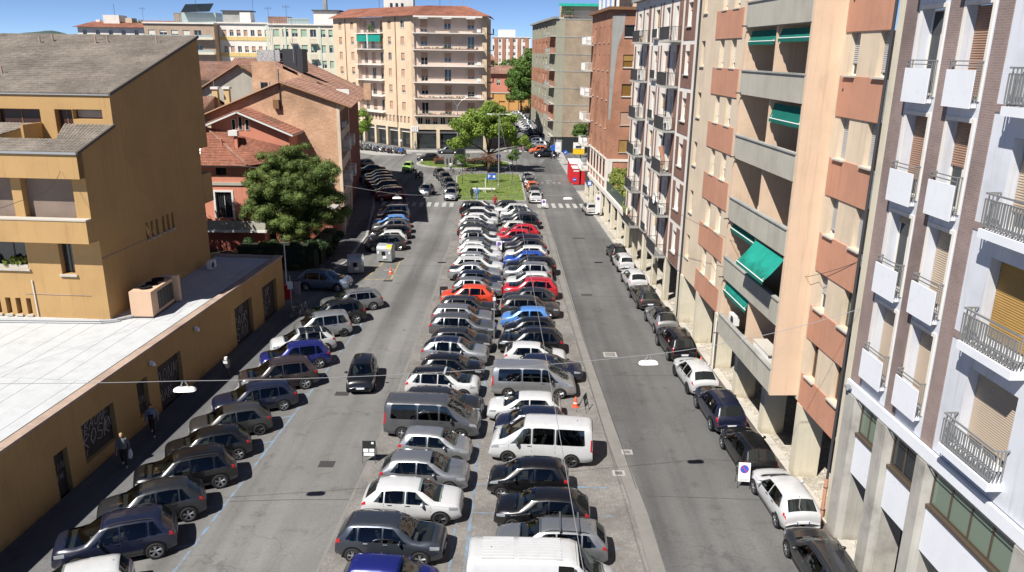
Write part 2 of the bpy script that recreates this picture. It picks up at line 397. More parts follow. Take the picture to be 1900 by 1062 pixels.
for k, z in enumerate(FLW[:4]):
    for (a, b) in ((-9.95, -7.68), (-15.2, -12.6)):
        window(W, FR, a + 0.01, b - 0.01, z + 0.03, z + 2.6, -0.36, [0.86, 0.93, 0.8, 1.0][k], ['shutter_beige', 'shutter_ochre', 'shutter_beige', 'shutter_beige'][k], 'frame_cream_white', leaves=3)
        bal = MB(FR); bal.box(a - 0.15, b + 0.10, 0.0, 0.50, z - 0.28, z - 0.02); bo = bal.build('balcony_slab', 'panel_white', W)
        r = MB(FR); u0, u1 = a - 0.15, b + 0.08
        r.box(u0, u1, 0.43, 0.48, z + 1.0, z + 1.05); r.box(u0, u1, 0.44, 0.47, z + 0.85, z + 0.88); r.box(u0, u1, 0.44, 0.47, z + 0.05, z + 0.08)
        for ue in (u0, u1): r.box(ue - 0.02, ue + 0.02, 0.02, 0.43, z + 1.0, z + 1.05)
        ro = r.build('handrail', 'grey_metal', bo)
        n = 20
        for i in range(n + 1):
            c = u0 + (u1 - u0) * i / n; MB(FR).box(c - 0.02 - (0.02 if i % 2 else 0), c + 0.02 + (0.02 if i % 2 else 0), 0.44, 0.465, z + 0.08, z + 0.85).build('baluster', 'grey_metal', bo)
        for ue in (u0, u1):
            for i in range(3): MB(FR).box(ue - 0.012, ue + 0.012, 0.10 + i * 0.12, 0.135 + i * 0.12, z + 0.02, z + 1.0).build('baluster', 'grey_metal', bo)
# lower part of the white building: fascia, office windows, white bands, piers
MB(FR).box(-17, -0.72, 0.032, 0.16, 6.52, 6.95).build('fascia', 'panel_white', W)
MB(FR).path([(-17, 0.19, 6.49), (-0.8, 0.19, 6.49)], 0.02).build('cable', 'dark_metal', W)
for i, (a, b) in enumerate(((-3.30, -1.86), (-6.05, -4.36), (-11.10, -6.98), (-16.2, -12.0))):
    nl = 2 if i < 2 else 4
    w_ = window(W, FR, a, b, 5.12, 6.50, -0.02, 0, None, 'frame_bronze', 'pane_green' if i != 1 else 'pane_dark', leaves=nl)
    MB(FR).box(a, b, -0.06, 0.12, 5.0, 5.115).build('sill', 'frame_bronze', w_)
    MB(FR).box(a, b, -0.05, 0.06, 3.32, 4.998).build('white_band', 'panel_white', W)
    if i != 0:
        for k in range(nl):
            c0 = a + (b - a) * k / nl + 0.1; c1 = a + (b - a) * (k + 1) / nl - 0.1
            if (i * 3 + k) % 4 != 1: MB(FR).box(c0, c1, -0.20, -0.18, 5.35 if k != 3 else 5.9, 6.45).build('blind', 'shutter_white', w_)
PW = [(-1.86, -0.72), (-4.36, -3.30), (-6.98, -6.05), (-12.0, -11.10)]
for a, b in PW:
    p = MB(FR); p.prism([(a, 0.0), (a + 0.18, 0.24), (b - 0.18, 0.24), (b, 0.0), (b, -0.9), (a, -0.9)], 0, 6.5); p.build('pier', 'concrete_pier', W)
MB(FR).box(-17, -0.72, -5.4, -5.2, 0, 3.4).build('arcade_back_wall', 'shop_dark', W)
MB(FR).box(-17, -0.30, -5.2, -0.051, 3.34, 3.5).build('arcade_ceiling', 'ceiling_grey', W)
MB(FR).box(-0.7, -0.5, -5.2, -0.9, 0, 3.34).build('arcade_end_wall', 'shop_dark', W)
for i, u in enumerate((-2.5, -5.2, -8.2)):
    s_ = MB(FR); s_.box(u, u + 0.001 + 1.6, -5.19, -5.12, 0.3, 2.6); s_.build('shop_window', 'pane_dark', W)
p = MB(FR); p.box(-1.3, -1.1, 0.25, 0.45, 6.75, 6.87); p.build('camera_bracket', 'galvanised', W)

# --- peach building with terracotta panels and grey balconies
P = thing('apartment_building', 'peach apartment block with terracotta panels, long grey balconies and teal awnings', 'building', at(FR, 13, -5))
PZ = [(5.32, 7.08), (8.66, 10.32), (12.05, 13.74), (15.36, 17.10), (18.76, 20.48), (22.16, 23.8)]     # window rows
PAN = [(3.79, 5.31), (7.09, 8.65), (10.33, 12.04), (13.75, 15.35), (17.11, 18.75), (20.49, 22.15)]
holes = []
WR = [(0.02, 0.86), (2.45, 3.28)]; WL = [(17.92, 18.92), (20.28, 21.22)]; WS = [(24.55, 25.45)]
for z0, z1 in PZ:
    for c in WR + WL + WS: holes.append((c[0], c[1], z0 + 0.02, z1 - 0.02 if c[0] < 24 else z1 - 0.06))
m = MB(FR); wall(m, -0.10, 4.10, 3.79, 24.6, [h for h in holes if h[0] < 4], 0.0, 0.30); wall(m, 12.7, 26.2, 3.79, 24.6, [h for h in holes if h[0] > 12], 0.0, 0.30)
m.quad((-0.1, -9, 24.6), (26.2, -9, 24.6), (26.2, 0, 24.6), (-0.1, 0, 24.6)); m.quad((26.2, -9, 0), (26.2, 0, 3.79), (26.2, 0, 24.6), (26.2, -9, 24.6)); m.build('wall', 'plaster_cream', P)
for z0, z1 in PAN:
    for a, b in ((-0.08, 3.74), (17.0, 22.25)): MB(FR).box(a, b, -0.01, 0.055, z0, z1).build('terracotta_panel', 'panel_terracotta', P)
rq = [(0.0, 0.1), (0.55, 0.0), (0.85, 1.0), (1.0, 1.0), (0.7, 0.88), (1, 1)]
for k, (z0, z1) in enumerate(PZ):
    for j, (a, b) in enumerate(WR):
        fr_ = 'wood_brown' if k == 0 else ('frame_bronze' if (k == 1 and j == 0) else 'frame_white')
        window(P, FR, a, b, z0 + 0.02, z1 - 0.02, -0.24, rq[k][1 - j], 'shutter_grey', fr_, 'pane_dark' if not (k == 1 and j == 0) else 'pane_green', sill=0.40, leaves=1 if k else 2)
    for j, (a, b) in enumerate(WL):
        window(P, FR, a, b, z0 + 0.02, z1 - 0.02, -0.24, [0.0, 0.3, 0.6, 0.75, 0.8, 0.8][k], 'shutter_white', 'frame_white', 'curtain_white' if k < 2 else 'pane_dark', sill=0.34, leaves=1)
    for a, b in WS: window(P, FR, a, b, z0 + 0.02, z1 - 0.06, -0.24, 0.85, 'shutter_grey', 'frame_white', sill=0.34, leaves=1)
for u, z in ((3.3, 18.2), (3.3, 21.7)): MB(FR).lathe([(0.0, 0.075), (0.06, 0.072), (0.07, 0.05)], 10, (u, 0, z), 'y').build('vent', 'dark_metal', P)
# projecting balcony bay
BP = [(4.08, 5.32), (7.45, 8.70), (10.80, 12.08), (14.20, 15.45), (17.55, 18.80), (20.90, 22.16)]
m = MB(FR); m.box(4.10, 4.34, -1.5, 1.30, 3.98, 24.6); m.build('bay_end_wall', 'plaster_peach', P)
m = MB(FR); m.box(12.46, 12.70, -1.5, 1.30, 3.98, 24.6); m.build('bay_end_wall', 'plaster_peach', P)
for k, (z0, z1) in enumerate(BP):
    zt = BP[k + 1][0] if k < 5 else 24.4
    f = MB(FR); f.box(4.34, 12.46, -1.5, 1.22, z0 - 0.02, z0 + 0.16); fo = f.build('balcony_floor', 'ceiling_grey', P)
    MB(FR).box(4.26, 12.54, 1.222, 1.34, z0, z1 - 0.07).build('parapet', 'parapet_grey', P)
    MB(FR).box(4.24, 12.56, 1.16, 1.40, z1 - 0.07, z1).build('parapet_cap', 'concrete_grey', P)
    holes_b = [(4.9, 6.3, z0 + 0.17, z0 + 2.5), (6.9, 7.9, z0 + 0.95, z0 + 2.5), (9.1, 10.0, z0 + 0.95, z0 + 2.5), (10.7, 12.0, z0 + 0.17, z0 + 2.5)]
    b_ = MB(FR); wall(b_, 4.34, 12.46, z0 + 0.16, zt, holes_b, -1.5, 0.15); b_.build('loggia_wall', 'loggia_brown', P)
    for j, h in enumerate(holes_b):
        window(P, FR, *h, -1.6, [0.0, 0.6, 0.35, 0.8][(j + k) % 4], 'shutter_brown', 'frame_white' if (j + k) % 3 else 'wood_brown', leaves=2, name='balcony_door' if h[2] < z0 + 0.5 else 'window')
    MB(FR).box(8.40, 8.56, -1.5, 1.16, z0 + 0.16, zt - 0.02).build('loggia_divider', 'plaster_peach', P)
    MB(FR).lathe([(0.0, 0.30), (0.035, 0.28), (0.035, 0.0)], 8, (12.3, 1.34, z0 + 0.06), 'y').build('drain_spout', 'dark_metal', P)
# teal awnings
def awning(u0, u1, za, va, zb, vb, mat, label):
    a = MB(FR); n = 6; w = 8; V = []
    for i in range(n + 1):
        for j in range(w + 1):
            t = i / n; sg = 0.07 * 4 * t * (1 - t) * (0.7 + 0.3 * math.cos(j * 2.4)); V.append((lerp(u0, u1, j / w), lerp(va, vb, t), lerp(za, zb, t) - sg))
    a.add(V, [(i * (w + 1) + j, i * (w + 1) + j + 1, (i + 1) * (w + 1) + j + 1, (i + 1) * (w + 1) + j) for i in range(n) for j in range(w)]); a.smooth = True
    o = a.build('awning', mat); tag(o, label, 'awning', 'teal awnings on the peach building')
    s = MB(FR); k = int((u1 - u0) / 0.22)
    for i in range(k):
        c0 = u0 + (u1 - u0) * i / k; c1 = u0 + (u1 - u0) * (i + 1) / k; cm = (c0 + c1) / 2
        s.add([(c0, vb + 0.012, zb), (c1, vb + 0.012, zb), (c1, vb + 0.012, zb - 0.13), (cm, vb + 0.012, zb - 0.22), (c0, vb + 0.012, zb - 0.13)], [(0, 1, 2, 3, 4)])
    so = s.build('scalloped_edge', mat, o); so['kind'] = 'stuff'
    r = MB(FR); r.tube((u0, vb, zb), (u1, vb, zb), 0.025); r.build('front_bar', 'white_metal', o)
    for u in (u0 + 0.2, u1 - 0.2): MB(FR).tube((u, va, za - 0.25), (u, vb, zb - 0.02), 0.02).build('arm', 'white_metal', o)
    return o
awning(4.45, 8.25, 10.62, 1.20, 9.55, 2.10, 'awning_green', 'wide open teal awning sloping out over a grey balcony of the peach building')
awning(8.65, 12.4, 7.30, 1.10, 6.75, 1.24, 'awning_green', 'teal awning hanging just below the open one, on the far half of the lower balcony')
awning(4.45, 8.25, 17.35, 1.00, 16.65, 1.20, 'awning_dark_green', 'half rolled teal awning in the middle balcony of the peach building')
awning(4.45, 8.25, 20.72, 1.00, 20.3, 1.16, 'awning_dark_green', 'rolled teal awning on the near half of the topmost visible balcony')
awning(8.65, 12.4, 20.72, 1.00, 20.2, 1.18, 'awning_dark_green', 'rolled teal awning on the far half of the topmost visible balcony')
awning(8.65, 12.4, 10.62, 1.00, 10.35, 1.18, 'awning_dark_green', 'rolled teal awning beside the wide open one, far half of that balcony')
# things on the balconies
def ac_unit(fr, u, v, z, label, group='air conditioner units', s=1.0, mat='white_metal', parent=None):
    t = thing('air_conditioner', label, 'air conditioner', fr(u, v, z), group)
    w, d, h = 0.85 * s, 0.34 * s, 0.62 * s
    MB(fr).box(u - w / 2, u + w / 2, v - d / 2, v + d / 2, z + 0.05 * s, z + h).build('casing', mat, t)
    g = MB(fr); g.lathe([(0.0, d / 2 + 0.012), (0.22 * s, d / 2 + 0.012), (0.24 * s, d / 2)], 16, (u - 0.14 * s, v, z + h / 2 + 0.02), 'y'); g.build('fan_grille', 'dark_metal', t)
    for k in (-1, 1): MB(fr).box(u + k * w * 0.35 - 0.03, u + k * w * 0.35 + 0.03, v - d / 2, v + d / 2, z, z + 0.05 * s).build('foot', 'dark_metal', t)
    return t
ac_unit(FR, 11.6, 0.75, 4.9, 'white air conditioner standing on the lowest grey balcony of the peach building')
t = thing('cupboard', 'white cupboard standing in the lowest grey balcony of the peach building', 'cupboard', FR(6.3, 0.75, 4.24))
MB(FR).box(5.3, 7.3, 0.45, 1.12, 4.25, 5.55).build('cabinet', 'white_metal', t); MB(FR).box(5.2, 7.4, 0.40, 1.15, 5.551, 5.62).build('top_board', 'stone_light', t)
for a_, b_ in ((5.32, 6.29), (6.31, 7.28)): MB(FR).box(a_, b_, 1.121, 1.14, 4.3, 5.5).build('door', 'frame_white', t)
# arcade of the peach building
for u in (3.2, 7.6, 12.1, 16.6, 21.1, 25.45):
    MB(FR).box(u, u + 0.55, -1.10, 0.08, 0.0, 3.79 if u < 4 or u > 12.5 else 3.98).build('pier', 'pier_cream', P)
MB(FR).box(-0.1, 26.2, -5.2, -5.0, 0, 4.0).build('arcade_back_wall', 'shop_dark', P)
c = MB(FR); c.box(-0.10, 26.2, -5.0, -0.001, 3.795, 3.97); c.build('arcade_ceiling', 'ceiling_grey', P)
for i, u in enumerate((1.0, 4.6, 9.0, 13.6, 18.0, 22.4)):
    s_ = MB(FR); s_.box(u, u + 2.6, -4.99, -4.93, 0.2, 2.9); so = s_.build('shop_front', 'pane_dark', P)
    MB(FR).box(u - 0.05, u + 2.65, -4.99, -4.9, 2.92, 3.4).build('shop_fascia', 'frame_bronze', so)
pp = MB(FR); pp.tube((-0.16, 0.10, 2.0), (-0.16, 0.10, 24.5), 0.06); pp.build('drainpipe', 'dark_metal', P)
pp = MB(FR); pp.tube((-0.16, 0.11, 0.02), (-0.16, 0.11, 1.995), 0.085); pp.build('drainpipe_foot', 'panel_terracotta', P)
for z in (0.5, 1.6): MB(FR).lathe([(0.1, -0.02), (0.1, 0.02)], 10, (-0.16, 0.11, z)).build('pipe_clamp', 'dark_metal', P)
pp = MB(FR); pp.tube((26.12, 0.09, 0.1), (26.12, 0.09, 24.5), 0.07); pp.build('drainpipe', 'dark_metal', P)
pp = MB(FR); pp.tube((16.4, 0.16, 0.1), (16.4, 0.16, 3.6), 0.05); pp.build('drainpipe', 'frame_white', P)

# --- cream building with brown brick panels and iron balconies
B = thing('apartment_building', 'cream and brown brick apartment block with railed balconies beyond the peach building', 'building', at(FR, 38, -5))
FB = [3.8, 7.15, 10.5, 13.83, 17.17, 20.52]
holes = []; hp = []
DO = [(32.45, 33.35), (43.5, 44.4)]           # balcony doors
WI = [(35.2, 36.6), (38.9, 40.3), (46.6, 47.8)]
for z in FB:
    hp.append((28.3, 29.6, z + 0.95, z + 2.6))
    for a, b in DO: holes.append((a, b, z + 0.06, z + 2.55))
    for a, b in WI: holes.append((a, b, z + 0.35, z + 2.6))
m = MB(FR); wall(m, 26.3, 49.4, 3.8, 24.2, holes + hp, 0.0, 0.28); m.quad((26.3, -9, 24.2), (49.4, -9, 24.2), (49.4, 0, 24.2), (26.3, 0, 24.2)); m.quad((49.4, 0, 0), (49.4, -9, 0), (49.4, -9, 24.2), (49.4, 0, 24.2)); m.build('wall', 'frame_cream_white', B)
for k, z in enumerate(FB):
    zt = min(z + 3.05, 24.0)
    for r_ in ((27.3, 28.29, z, zt), (29.61, 30.42, z, zt), (28.291, 29.609, z, z + 0.9)):
        MB(FR).box(r_[0], r_[1], -0.01, 0.03, r_[2], r_[3]).build('brick_panel', 'brick_brown', B)
    for a, b in ((31.05, 32.2), (34.3, 34.75), (37.3, 37.7), (38.3, 38.65), (40.9, 41.3), (42.25, 43.2), (45.2, 45.6), (48.3, 48.9)):
        MB(FR).box(a, b, -0.01, 0.025, z, zt).build('brick_strip', 'brick_brown', B)
    window(B, FR, 28.3, 29.6, z + 0.95, z + 2.6, -0.22, [0.1, 0.0, 0.55, 0.35, 0.45, 0.3][k], 'shutter_pink', 'frame_white', sill=0.36)
    for j, (a, b) in enumerate(DO): window(B, FR, a, b, z + 0.06, z + 2.55, -0.22, [0.2, 0.0, 0.4, 0.0, 0.6, 0.2][(k + j) % 6], 'shutter_pink', 'frame_white', name='balcony_door')
    for j, (a, b) in enumerate(WI): window(B, FR, a, b, z + 0.35, z + 2.6, -0.22, [0.5, 0.2, 0.7, 0.35, 0.0, 0.6][(k * 2 + j) % 6], 'shutter_pink' if (k + j) % 3 else 'shutter_ochre', 'frame_white')
    for a, b in ((31.05, 34.3), (42.25, 45.45)):
        s_ = MB(FR); s_.box(a, b, 0.03, 1.0, z - 0.12, z + 0.02); so = s_.build('balcony_slab', 'concrete_grey', B)
        MB(FR).box(a + 0.02, b - 0.02, 1.001, 1.03, z - 0.12, z + 0.025).build('slab_edge', 'stone_light', so)
        railing(so, FR, a + 0.05, b - 0.05, 0.96, z + 0.02, 1.0, 'dark_metal', 0.11, ((a + 0.05, 0.03), (b - 0.05, 0.03)))
        MB(FR).box(b - 1.5, b - 0.2, 0.935, 0.945, z + 0.1, z + 0.95).build('screen_panel', 'glass_panel', so)
    s_ = MB(FR); s_.box(38.7, 40.5, 0.03, 0.25, z + 0.2, z + 0.3); so = s_.build('window_box_slab', 'concrete_grey', B); railing(so, FR, 38.7, 40.5, 0.22, z + 0.3, 0.75, 'dark_metal', 0.11)
MB(FR).box(26.3, 49.6, -9, 0.45, 24.2, 24.55).build('roof_slab', 'concrete_grey', B)
MB(FR).box(28, 49, -6, -1.6, 24.55, 26.6).build('penthouse', 'pane_dark', B)
for u in (26.5, 30.9, 35.3, 39.7, 44.1, 48.6): 
    p = MB(FR); p.prism([(u, 0.0), (u + 0.1, 0.06), (u + 0.5, 0.06), (u + 0.6, 0.0), (u + 0.5, -0.42), (u + 0.1, -0.42)], 0, 3.68); p.build('pier', 'pier_cream', B)
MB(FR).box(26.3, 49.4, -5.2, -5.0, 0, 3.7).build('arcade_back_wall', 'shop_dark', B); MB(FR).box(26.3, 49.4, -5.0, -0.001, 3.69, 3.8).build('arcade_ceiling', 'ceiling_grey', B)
for k, z in enumerate(FB):
    if k in (1, 3): ac_unit(FR, 31.7, 0.5, z + 0.03, 'white air conditioner on the near iron balcony, %s of the cream and brown building' % ('second storey' if k == 1 else 'fourth storey'))
    if k in (2, 4): ac_unit(FR, 42.9, 0.5, z + 0.03, 'white air conditioner on the far iron balcony, %s of the cream and brown building' % ('third storey' if k == 2 else 'fifth storey'))
for (u, z, lab) in ((31.9, 8.0, 'white satellite dish on a low near balcony of the cream and brown building'), (42.8, 4.8, 'white satellite dish over the flower balcony of the cream and brown building')):
    t = thing('satellite_dish', lab, 'satellite dish', FR(u, 0.9, z), 'satellite dishes')
    g = MB(FR); g.smooth = True; g.lathe([(0.0, 0.0), (0.2, 0.03), (0.36, 0.11), (0.42, 0.17)], 16, (u, 0.95, z + 0.45), 'y'); g.build('dish', 'white_metal', t)
    MB(FR).tube((u, 0.95, z), (u, 0.95, z + 0.45), 0.02).build('mast', 'grey_metal', t); MB(FR).tube((u, 1.0, z + 0.1), (u, 1.3, z + 0.45), 0.012).build('feed_arm', 'grey_metal', t)
t = thing('parasol', 'folded red parasol on a balcony of the cream and brown building', 'parasol', FR(31.6, 0.6, 10.55))
MB(FR).tube((31.6, 0.6, 10.55), (31.6, 0.6, 12.6), 0.02).build('pole', 'grey_metal', t); MB(FR).tube((31.6, 0.55, 11.2), (31.75, 0.85, 12.6), 0.09, 0.22, 8).build('canopy', 'panel_terracotta', t)

def clutter(fr, u, v, z, label, kind):
    t = thing({'rack': 'laundry_rack', 'chair': 'garden_chair', 'broom': 'storage_box'}[kind], label, {'rack': 'laundry', 'chair': 'chair', 'broom': 'box'}[kind], fr(u, v, z))
    if kind == 'rack':
        for k in (-1, 1): MB(fr).tube((u + k * .5, v - .2, z), (u + k * .5, v + .2, z + .95), .012, n=5).build('leg', 'white_metal', t)
        for k in range(4): MB(fr).box(u - .45 + .23 * k, u - .27 + .23 * k, v + .02 * k, v + .02 * k + .012, z + .35 + .06 * (k % 2), z + .95).build('cloth', ['curtain_white', 'awning_dark_green', 'plate_white', 'shutter_pink'][k], t)
        MB(fr).tube((u - .55, v + .05, z + .95), (u + .55, v + .05, z + .95), .01, n=5).build('rail', 'white_metal', t)
    elif kind == 'chair':
        MB(fr).box(u - .22, u + .22, v - .22, v + .22, z + .42, z + .46).build('seat', 'frame_white', t); MB(fr).box(u - .22, u + .22, v - .24, v - .2, z + .46, z + .9).build('backrest', 'frame_white', t)
        for a in (-.19, .19):
            for b in (-.19, .19): MB(fr).box(u + a - .02, u + a + .02, v + b - .02, v + b + .02, z, z + .42).build('leg', 'frame_white', t)
    else:
        MB(fr).box(u - .45, u + .45, v - .2, v + .2, z, z + .5).build('chest', 'shutter_beige', t); MB(fr).box(u - .47, u + .47, v - .22, v + .22, z + .5, z + .55).build('lid', 'wood_brown', t)
for (u, k, kind, lab) in ((32.9, 5, 'rack', 'laundry on the near top iron balcony of the cream and brown building'), (43.9, 4, 'chair', 'white chair on a far upper iron balcony of the cream and brown building'), (33.2, 3, 'chair', 'white chair on the near fourth-storey iron balcony'), (33.0, 2, 'broom', 'wooden chest on the near third-storey iron balcony'), (44.2, 1, 'rack', 'laundry on the far second-storey iron balcony'), (33.0, 1, 'chair', 'white chair on the near second-storey iron balcony'), (44.0, 5, 'broom', 'wooden chest on the far top iron balcony')): clutter(FR, u, 0.55, FB[k] + 0.03, lab, kind)
for (u, k, kind, lab) in ((10.5, 2, 'chair', 'white chair in the grey balcony above the open awning'), (6.2, 2, 'broom', 'wooden chest in the grey balcony above the open awning'), (5.4, 3, 'chair', 'white chair in the balcony with the half rolled awning'), (10.4, 4, 'rack', 'laundry in the topmost visible grey balcony')): clutter(FR, u, 0.6, BP[k][0] + 0.17, lab, kind)
plain('awning_screen', (0.06, 0.08, 0.07), 0.8); plain('pane_amber', (0.22, 0.12, 0.03), 0.1, spec=0.7); plain('pane_brown', (0.06, 0.03, 0.025), 0.2); plaster('concrete_olive', (0.34, 0.33, 0.25), 0.08); plaster('shutter_wood', (0.24, 0.185, 0.15), 0.12, streak=False, rough=0.6); plaster('chimney_yellow', (0.62, 0.47, 0.25), 0.08)
plaster('yellow_panel', (0.66, 0.50, 0.22), 0.04, streak=False); plaster('cream_pale', (0.70, 0.64, 0.50), 0.04); plain('glass_pale', (0.36, 0.44, 0.42), 0.15, spec=0.6); plaster('green_pale', (0.58, 0.64, 0.54), 0.04); plaster('shutter_green', (0.34, 0.46, 0.36), 0.06, streak=False); plaster('ochre_orange', (0.60, 0.33, 0.12), 0.06)
# --- arcade terrace and orange brick block further along on the right
T_ = thing('arcade', 'low cream arcade with a planted terrace on top before the orange brick block', 'arcade', at(FR, 57, -3))
for u in (53.0, 57.4, 61.8, 66.2, 70.6, 75.0, 79.6):
    MB(FR).prism([(u, 0.0), (u + 0.1, 0.08), (u + 0.5, 0.08), (u + 0.6, 0.0), (u + 0.6, -0.42), (u, -0.42)], 0, 3.3).build('pier', 'pier_cream', T_)
MB(FR).box(49.41, 80.6, -0.95, 0.12, 3.3, 3.82).build('beam', 'frame_cream_white', T_)
MB(FR).box(49.41, 62.8, -8, -0.96, 3.45, 3.8).build('terrace_floor', 'concrete_grey', T_)
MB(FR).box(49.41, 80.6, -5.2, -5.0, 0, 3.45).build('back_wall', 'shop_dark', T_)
MB(FR).box(49.5, 62.6, -0.16, -0.12, 3.82, 5.0).build('terrace_screen', 'awning_screen', T_)
OB = thing('apartment_building', 'orange brick apartment block with slit windows and a flaking grey plaster patch', 'building', at(FR, 71, -5))
SL = [(64.55, 65.15), (68.2, 68.85), (71.6, 72.3), (75.6, 76.6)]
SZ = [(7.75, 9.5), (10.95, 12.75), (14.25, 16.1), (17.6, 19.4), (20.8, 22.65)]
holes = [(a, b, z0, z1) for a, b in SL for z0, z1 in SZ]
m = MB(FR); wall(m, 63, 79.4, 7.4, 24.3, holes, 0.0, 0.2); m.build('wall', 'brick_orange', OB)
for a, b in SL:
    for i, (z0, z1) in enumerate(SZ): window(OB, FR, a, b, z0, z1, -0.15, 0.5 if (i % 2) else 0.1, 'shutter_brown', 'frame_white', sill=0.26, leaves=1)
c63 = FR(63, 0, 0); FS = Frame(c63[0], c63[1], -FR.nx, -FR.ny, -FR.ux, -FR.uy)         # side wall facing the camera; u runs away from the street
sw = [(1.42, 2.62, 8.3, 9.75), (1.42, 2.62, 11.5, 13.0), (1.42, 2.62, 14.75, 16.2), (1.42, 2.62, 18.0, 19.45), (1.42, 2.62, 21.35, 22.7)]
m = MB(FS); wall(m, 0, 9, 7.4, 24.3, sw + [(a + 3.4, b + 3.4, c, d) for a, b, c, d in sw], 0.0, 0.15); m.build('side_wall', 'brick_orange', OB)
for i, h in enumerate(sw): window(OB, FS, *h, -0.1, [1.0, 1.0, 0.0, 0.45, 0.0][i], ['shutter_ochre', 'shutter_pink', 'shutter_ochre', 'shutter_ochre', 'x'][i] if i < 4 else 'shutter_ochre', 'frame_white', 'pane_dark' if i == 4 else 'pane_amber', sill=0.2, leaves=1)
pm = MB(FS); pm.add([(0.0, 0.012, 23.6), (1.5, 0.012, 23.9), (1.3, 0.012, 22.0), (0.75, 0.012, 20.3), (0.45, 0.012, 16.5), (0.25, 0.012, 12.2), (0.0, 0.012, 12.0)], [(0, 1, 2, 3, 4, 5, 6)]); pm.build('bare_plaster_patch', 'concrete_grey', OB)
m = MB(FR); m.box(62.6, 79.8, -9, 0.5, 24.3, 24.62); m.build('roof_slab', 'wood_brown', OB)
MB(FR).box(64, 79, -8, -2.5, 24.62, 27.3).build('penthouse', 'plaster_cream', OB)
MB(FR).box(63.5, 79.4, -2.5, -0.6, 26.9, 27.2).build('penthouse_canopy', 'awning_green', OB)
for u in (65, 68.5, 72, 75.5, 78.8): MB(FR).box(u, u + 0.25, -1.0, -0.7, 24.62, 26.9).build('penthouse_post', 'white_metal', OB)
# white framed lower storeys
m = MB(FR); wall(m, 63, 79.4, 3.83, 7.4, [(63.9 + k * 2.6, 65.9 + k * 2.6, 5.0, 7.0) for k in range(6)], -0.06, 0.2, back=True); m.build('lower_wall', 'brick_orange', OB)
for k in range(7): MB(FR).box(63.0 + k * 2.6, 63.45 + k * 2.6, -0.055, 0.06, 3.83, 7.4).build('frame_post', 'frame_cream_white', OB)
MB(FR).box(62.98, 79.4, -0.055, 0.10, 7.401, 7.62).build('frame_beam', 'frame_cream_white', OB); MB(FR).box(63.0, 79.4, -0.054, 0.08, 4.72, 4.95).build('frame_beam', 'frame_cream_white', OB)
MB(FS).box(0.0, 9, -0.1, 0.08, 7.2, 7.5).build('frame_beam', 'frame_cream_white', OB)
m = MB(FS); wall(m, 0, 9, 3.8, 7.2, [(2.2, 3.4, 4.8, 6.4)], 0.0, 0.15, back=True); m.build('lower_side_wall', 'brick_orange', OB)
MB(FS).box(-0.02, 0.75, -0.1, 0.07, 3.8, 7.2).build('corner_post', 'frame_cream_white', OB)
for k, z in enumerate((4.0, 7.3, 10.6, 13.9, 17.2, 20.5)):
    s_ = MB(FR); s_.box(77.2, 81.4, 0.0, 1.1, z, z + 0.14); so = s_.build('balcony_slab', 'stone_light', OB)
    railing(so, FR, 77.3, 81.3, 1.05, z + 0.14, 1.0, 'white_metal', 0.14, ((77.3, 0), (81.3, 0)))
    if k % 2: MB(FR).box(77.6, 78.5, 0.35, 0.8, z + 0.15, z + 1.1).build('balcony_cabinet', 'white_metal', OB)

# --- tan brick and concrete block at the far corner on the right
TN = thing('apartment_building', 'tan brick and concrete corner block with stacked balconies across the junction', 'building', (12, 170, 0))
FT = Frame(8.3, 160.0, 1.0, 0.0, 0.0, -1.0)          # wall facing the camera
TZ = [3.2, 6.35, 9.6, 12.9, 16.15, 19.4, 22.65, 25.95]
for k in range(7):
    MB(FT).box(1.45, 7.0, -0.3, 0.0, TZ[k], TZ[k + 1] - 0.16).build('brick_panel', 'brick_tan', TN)
    MB(FT).box(-0.35, 7.2, -0.3, 0.05, TZ[k + 1] - 0.16, TZ[k + 1]).build('floor_band', 'concrete_grey', TN)
    MB(FT).box(-0.30, 1.45, -0.3, 0.02, TZ[k], TZ[k + 1] - 0.16).build('concrete_panel', 'concrete_olive', TN)
MB(FT).box(7.0, 14, -6, -1.0, 0, 25.9).build('recess_wall', 'brick_orange', TN)
MB(FT).box(0.2, 7.0, -8, -0.35, 0, 26).build('core', 'concrete_grey', TN)
FTS = Frame(8.0, 160.0, -3.4, 40.0)                   # street wall
for k in range(7):
    wz = TZ[k]
    hs = [(3.5, 4.7, wz + 0.3, wz + 2.6), (14, 16.5, wz + 0.9, wz + 2.5), (19, 21, wz + 0.9, wz + 2.5), (26, 28, wz + 0.9, wz + 2.5), (33, 35, wz + 0.9, wz + 2.5)]
    m = MB(FTS); wall(m, 0, 44, wz, TZ[k + 1], hs, 0.0, 0.3); m.build('street_wall', 'brick_orange' if k % 2 else 'concrete_olive', TN)
    for i, h in enumerate(hs): window(TN, FTS, *h, -0.2, [0.9, 0.4, 1.0, 0.2, 0.7][(i + k) % 5], ['shutter_brown', 'shutter_pink', 'shutter_white'][(i + k) % 3], 'frame_white')
    for a, b in ((0.2, 8.5),):
        s_ = MB(FTS); s_.box(a, b, 0.0, 1.1, wz - 0.02, wz + 0.13); so = s_.build('balcony_slab', 'stone_light', TN); railing(so, FTS, a + 0.1, b - 0.1, 1.05, wz + 0.13, 0.95, 'galvanised', 0.2, ((a + 0.1, 0), (b - 0.1, 0)))
        MB(FTS).box(a + 0.2, b - 0.2, 1.06, 1.08, wz + 0.25, wz + 1.0).build('balustrade_panel', 'parapet_grey', so)
m = MB(FTS); wall(m, 0, 44, 0, 3.2, [(1.5 + 5 * i, 5.0 + 5 * i, 0.1, 2.8) for i in range(8)], -0.3, 0.3, back=True); m.build('shop_wall', 'concrete_grey', TN)
m = MB(FTS); m.box(-0.3, 44, -0.4, 0.6, TZ[7], TZ[7] + 0.4); m.build('roof_slab', 'concrete_grey', TN)
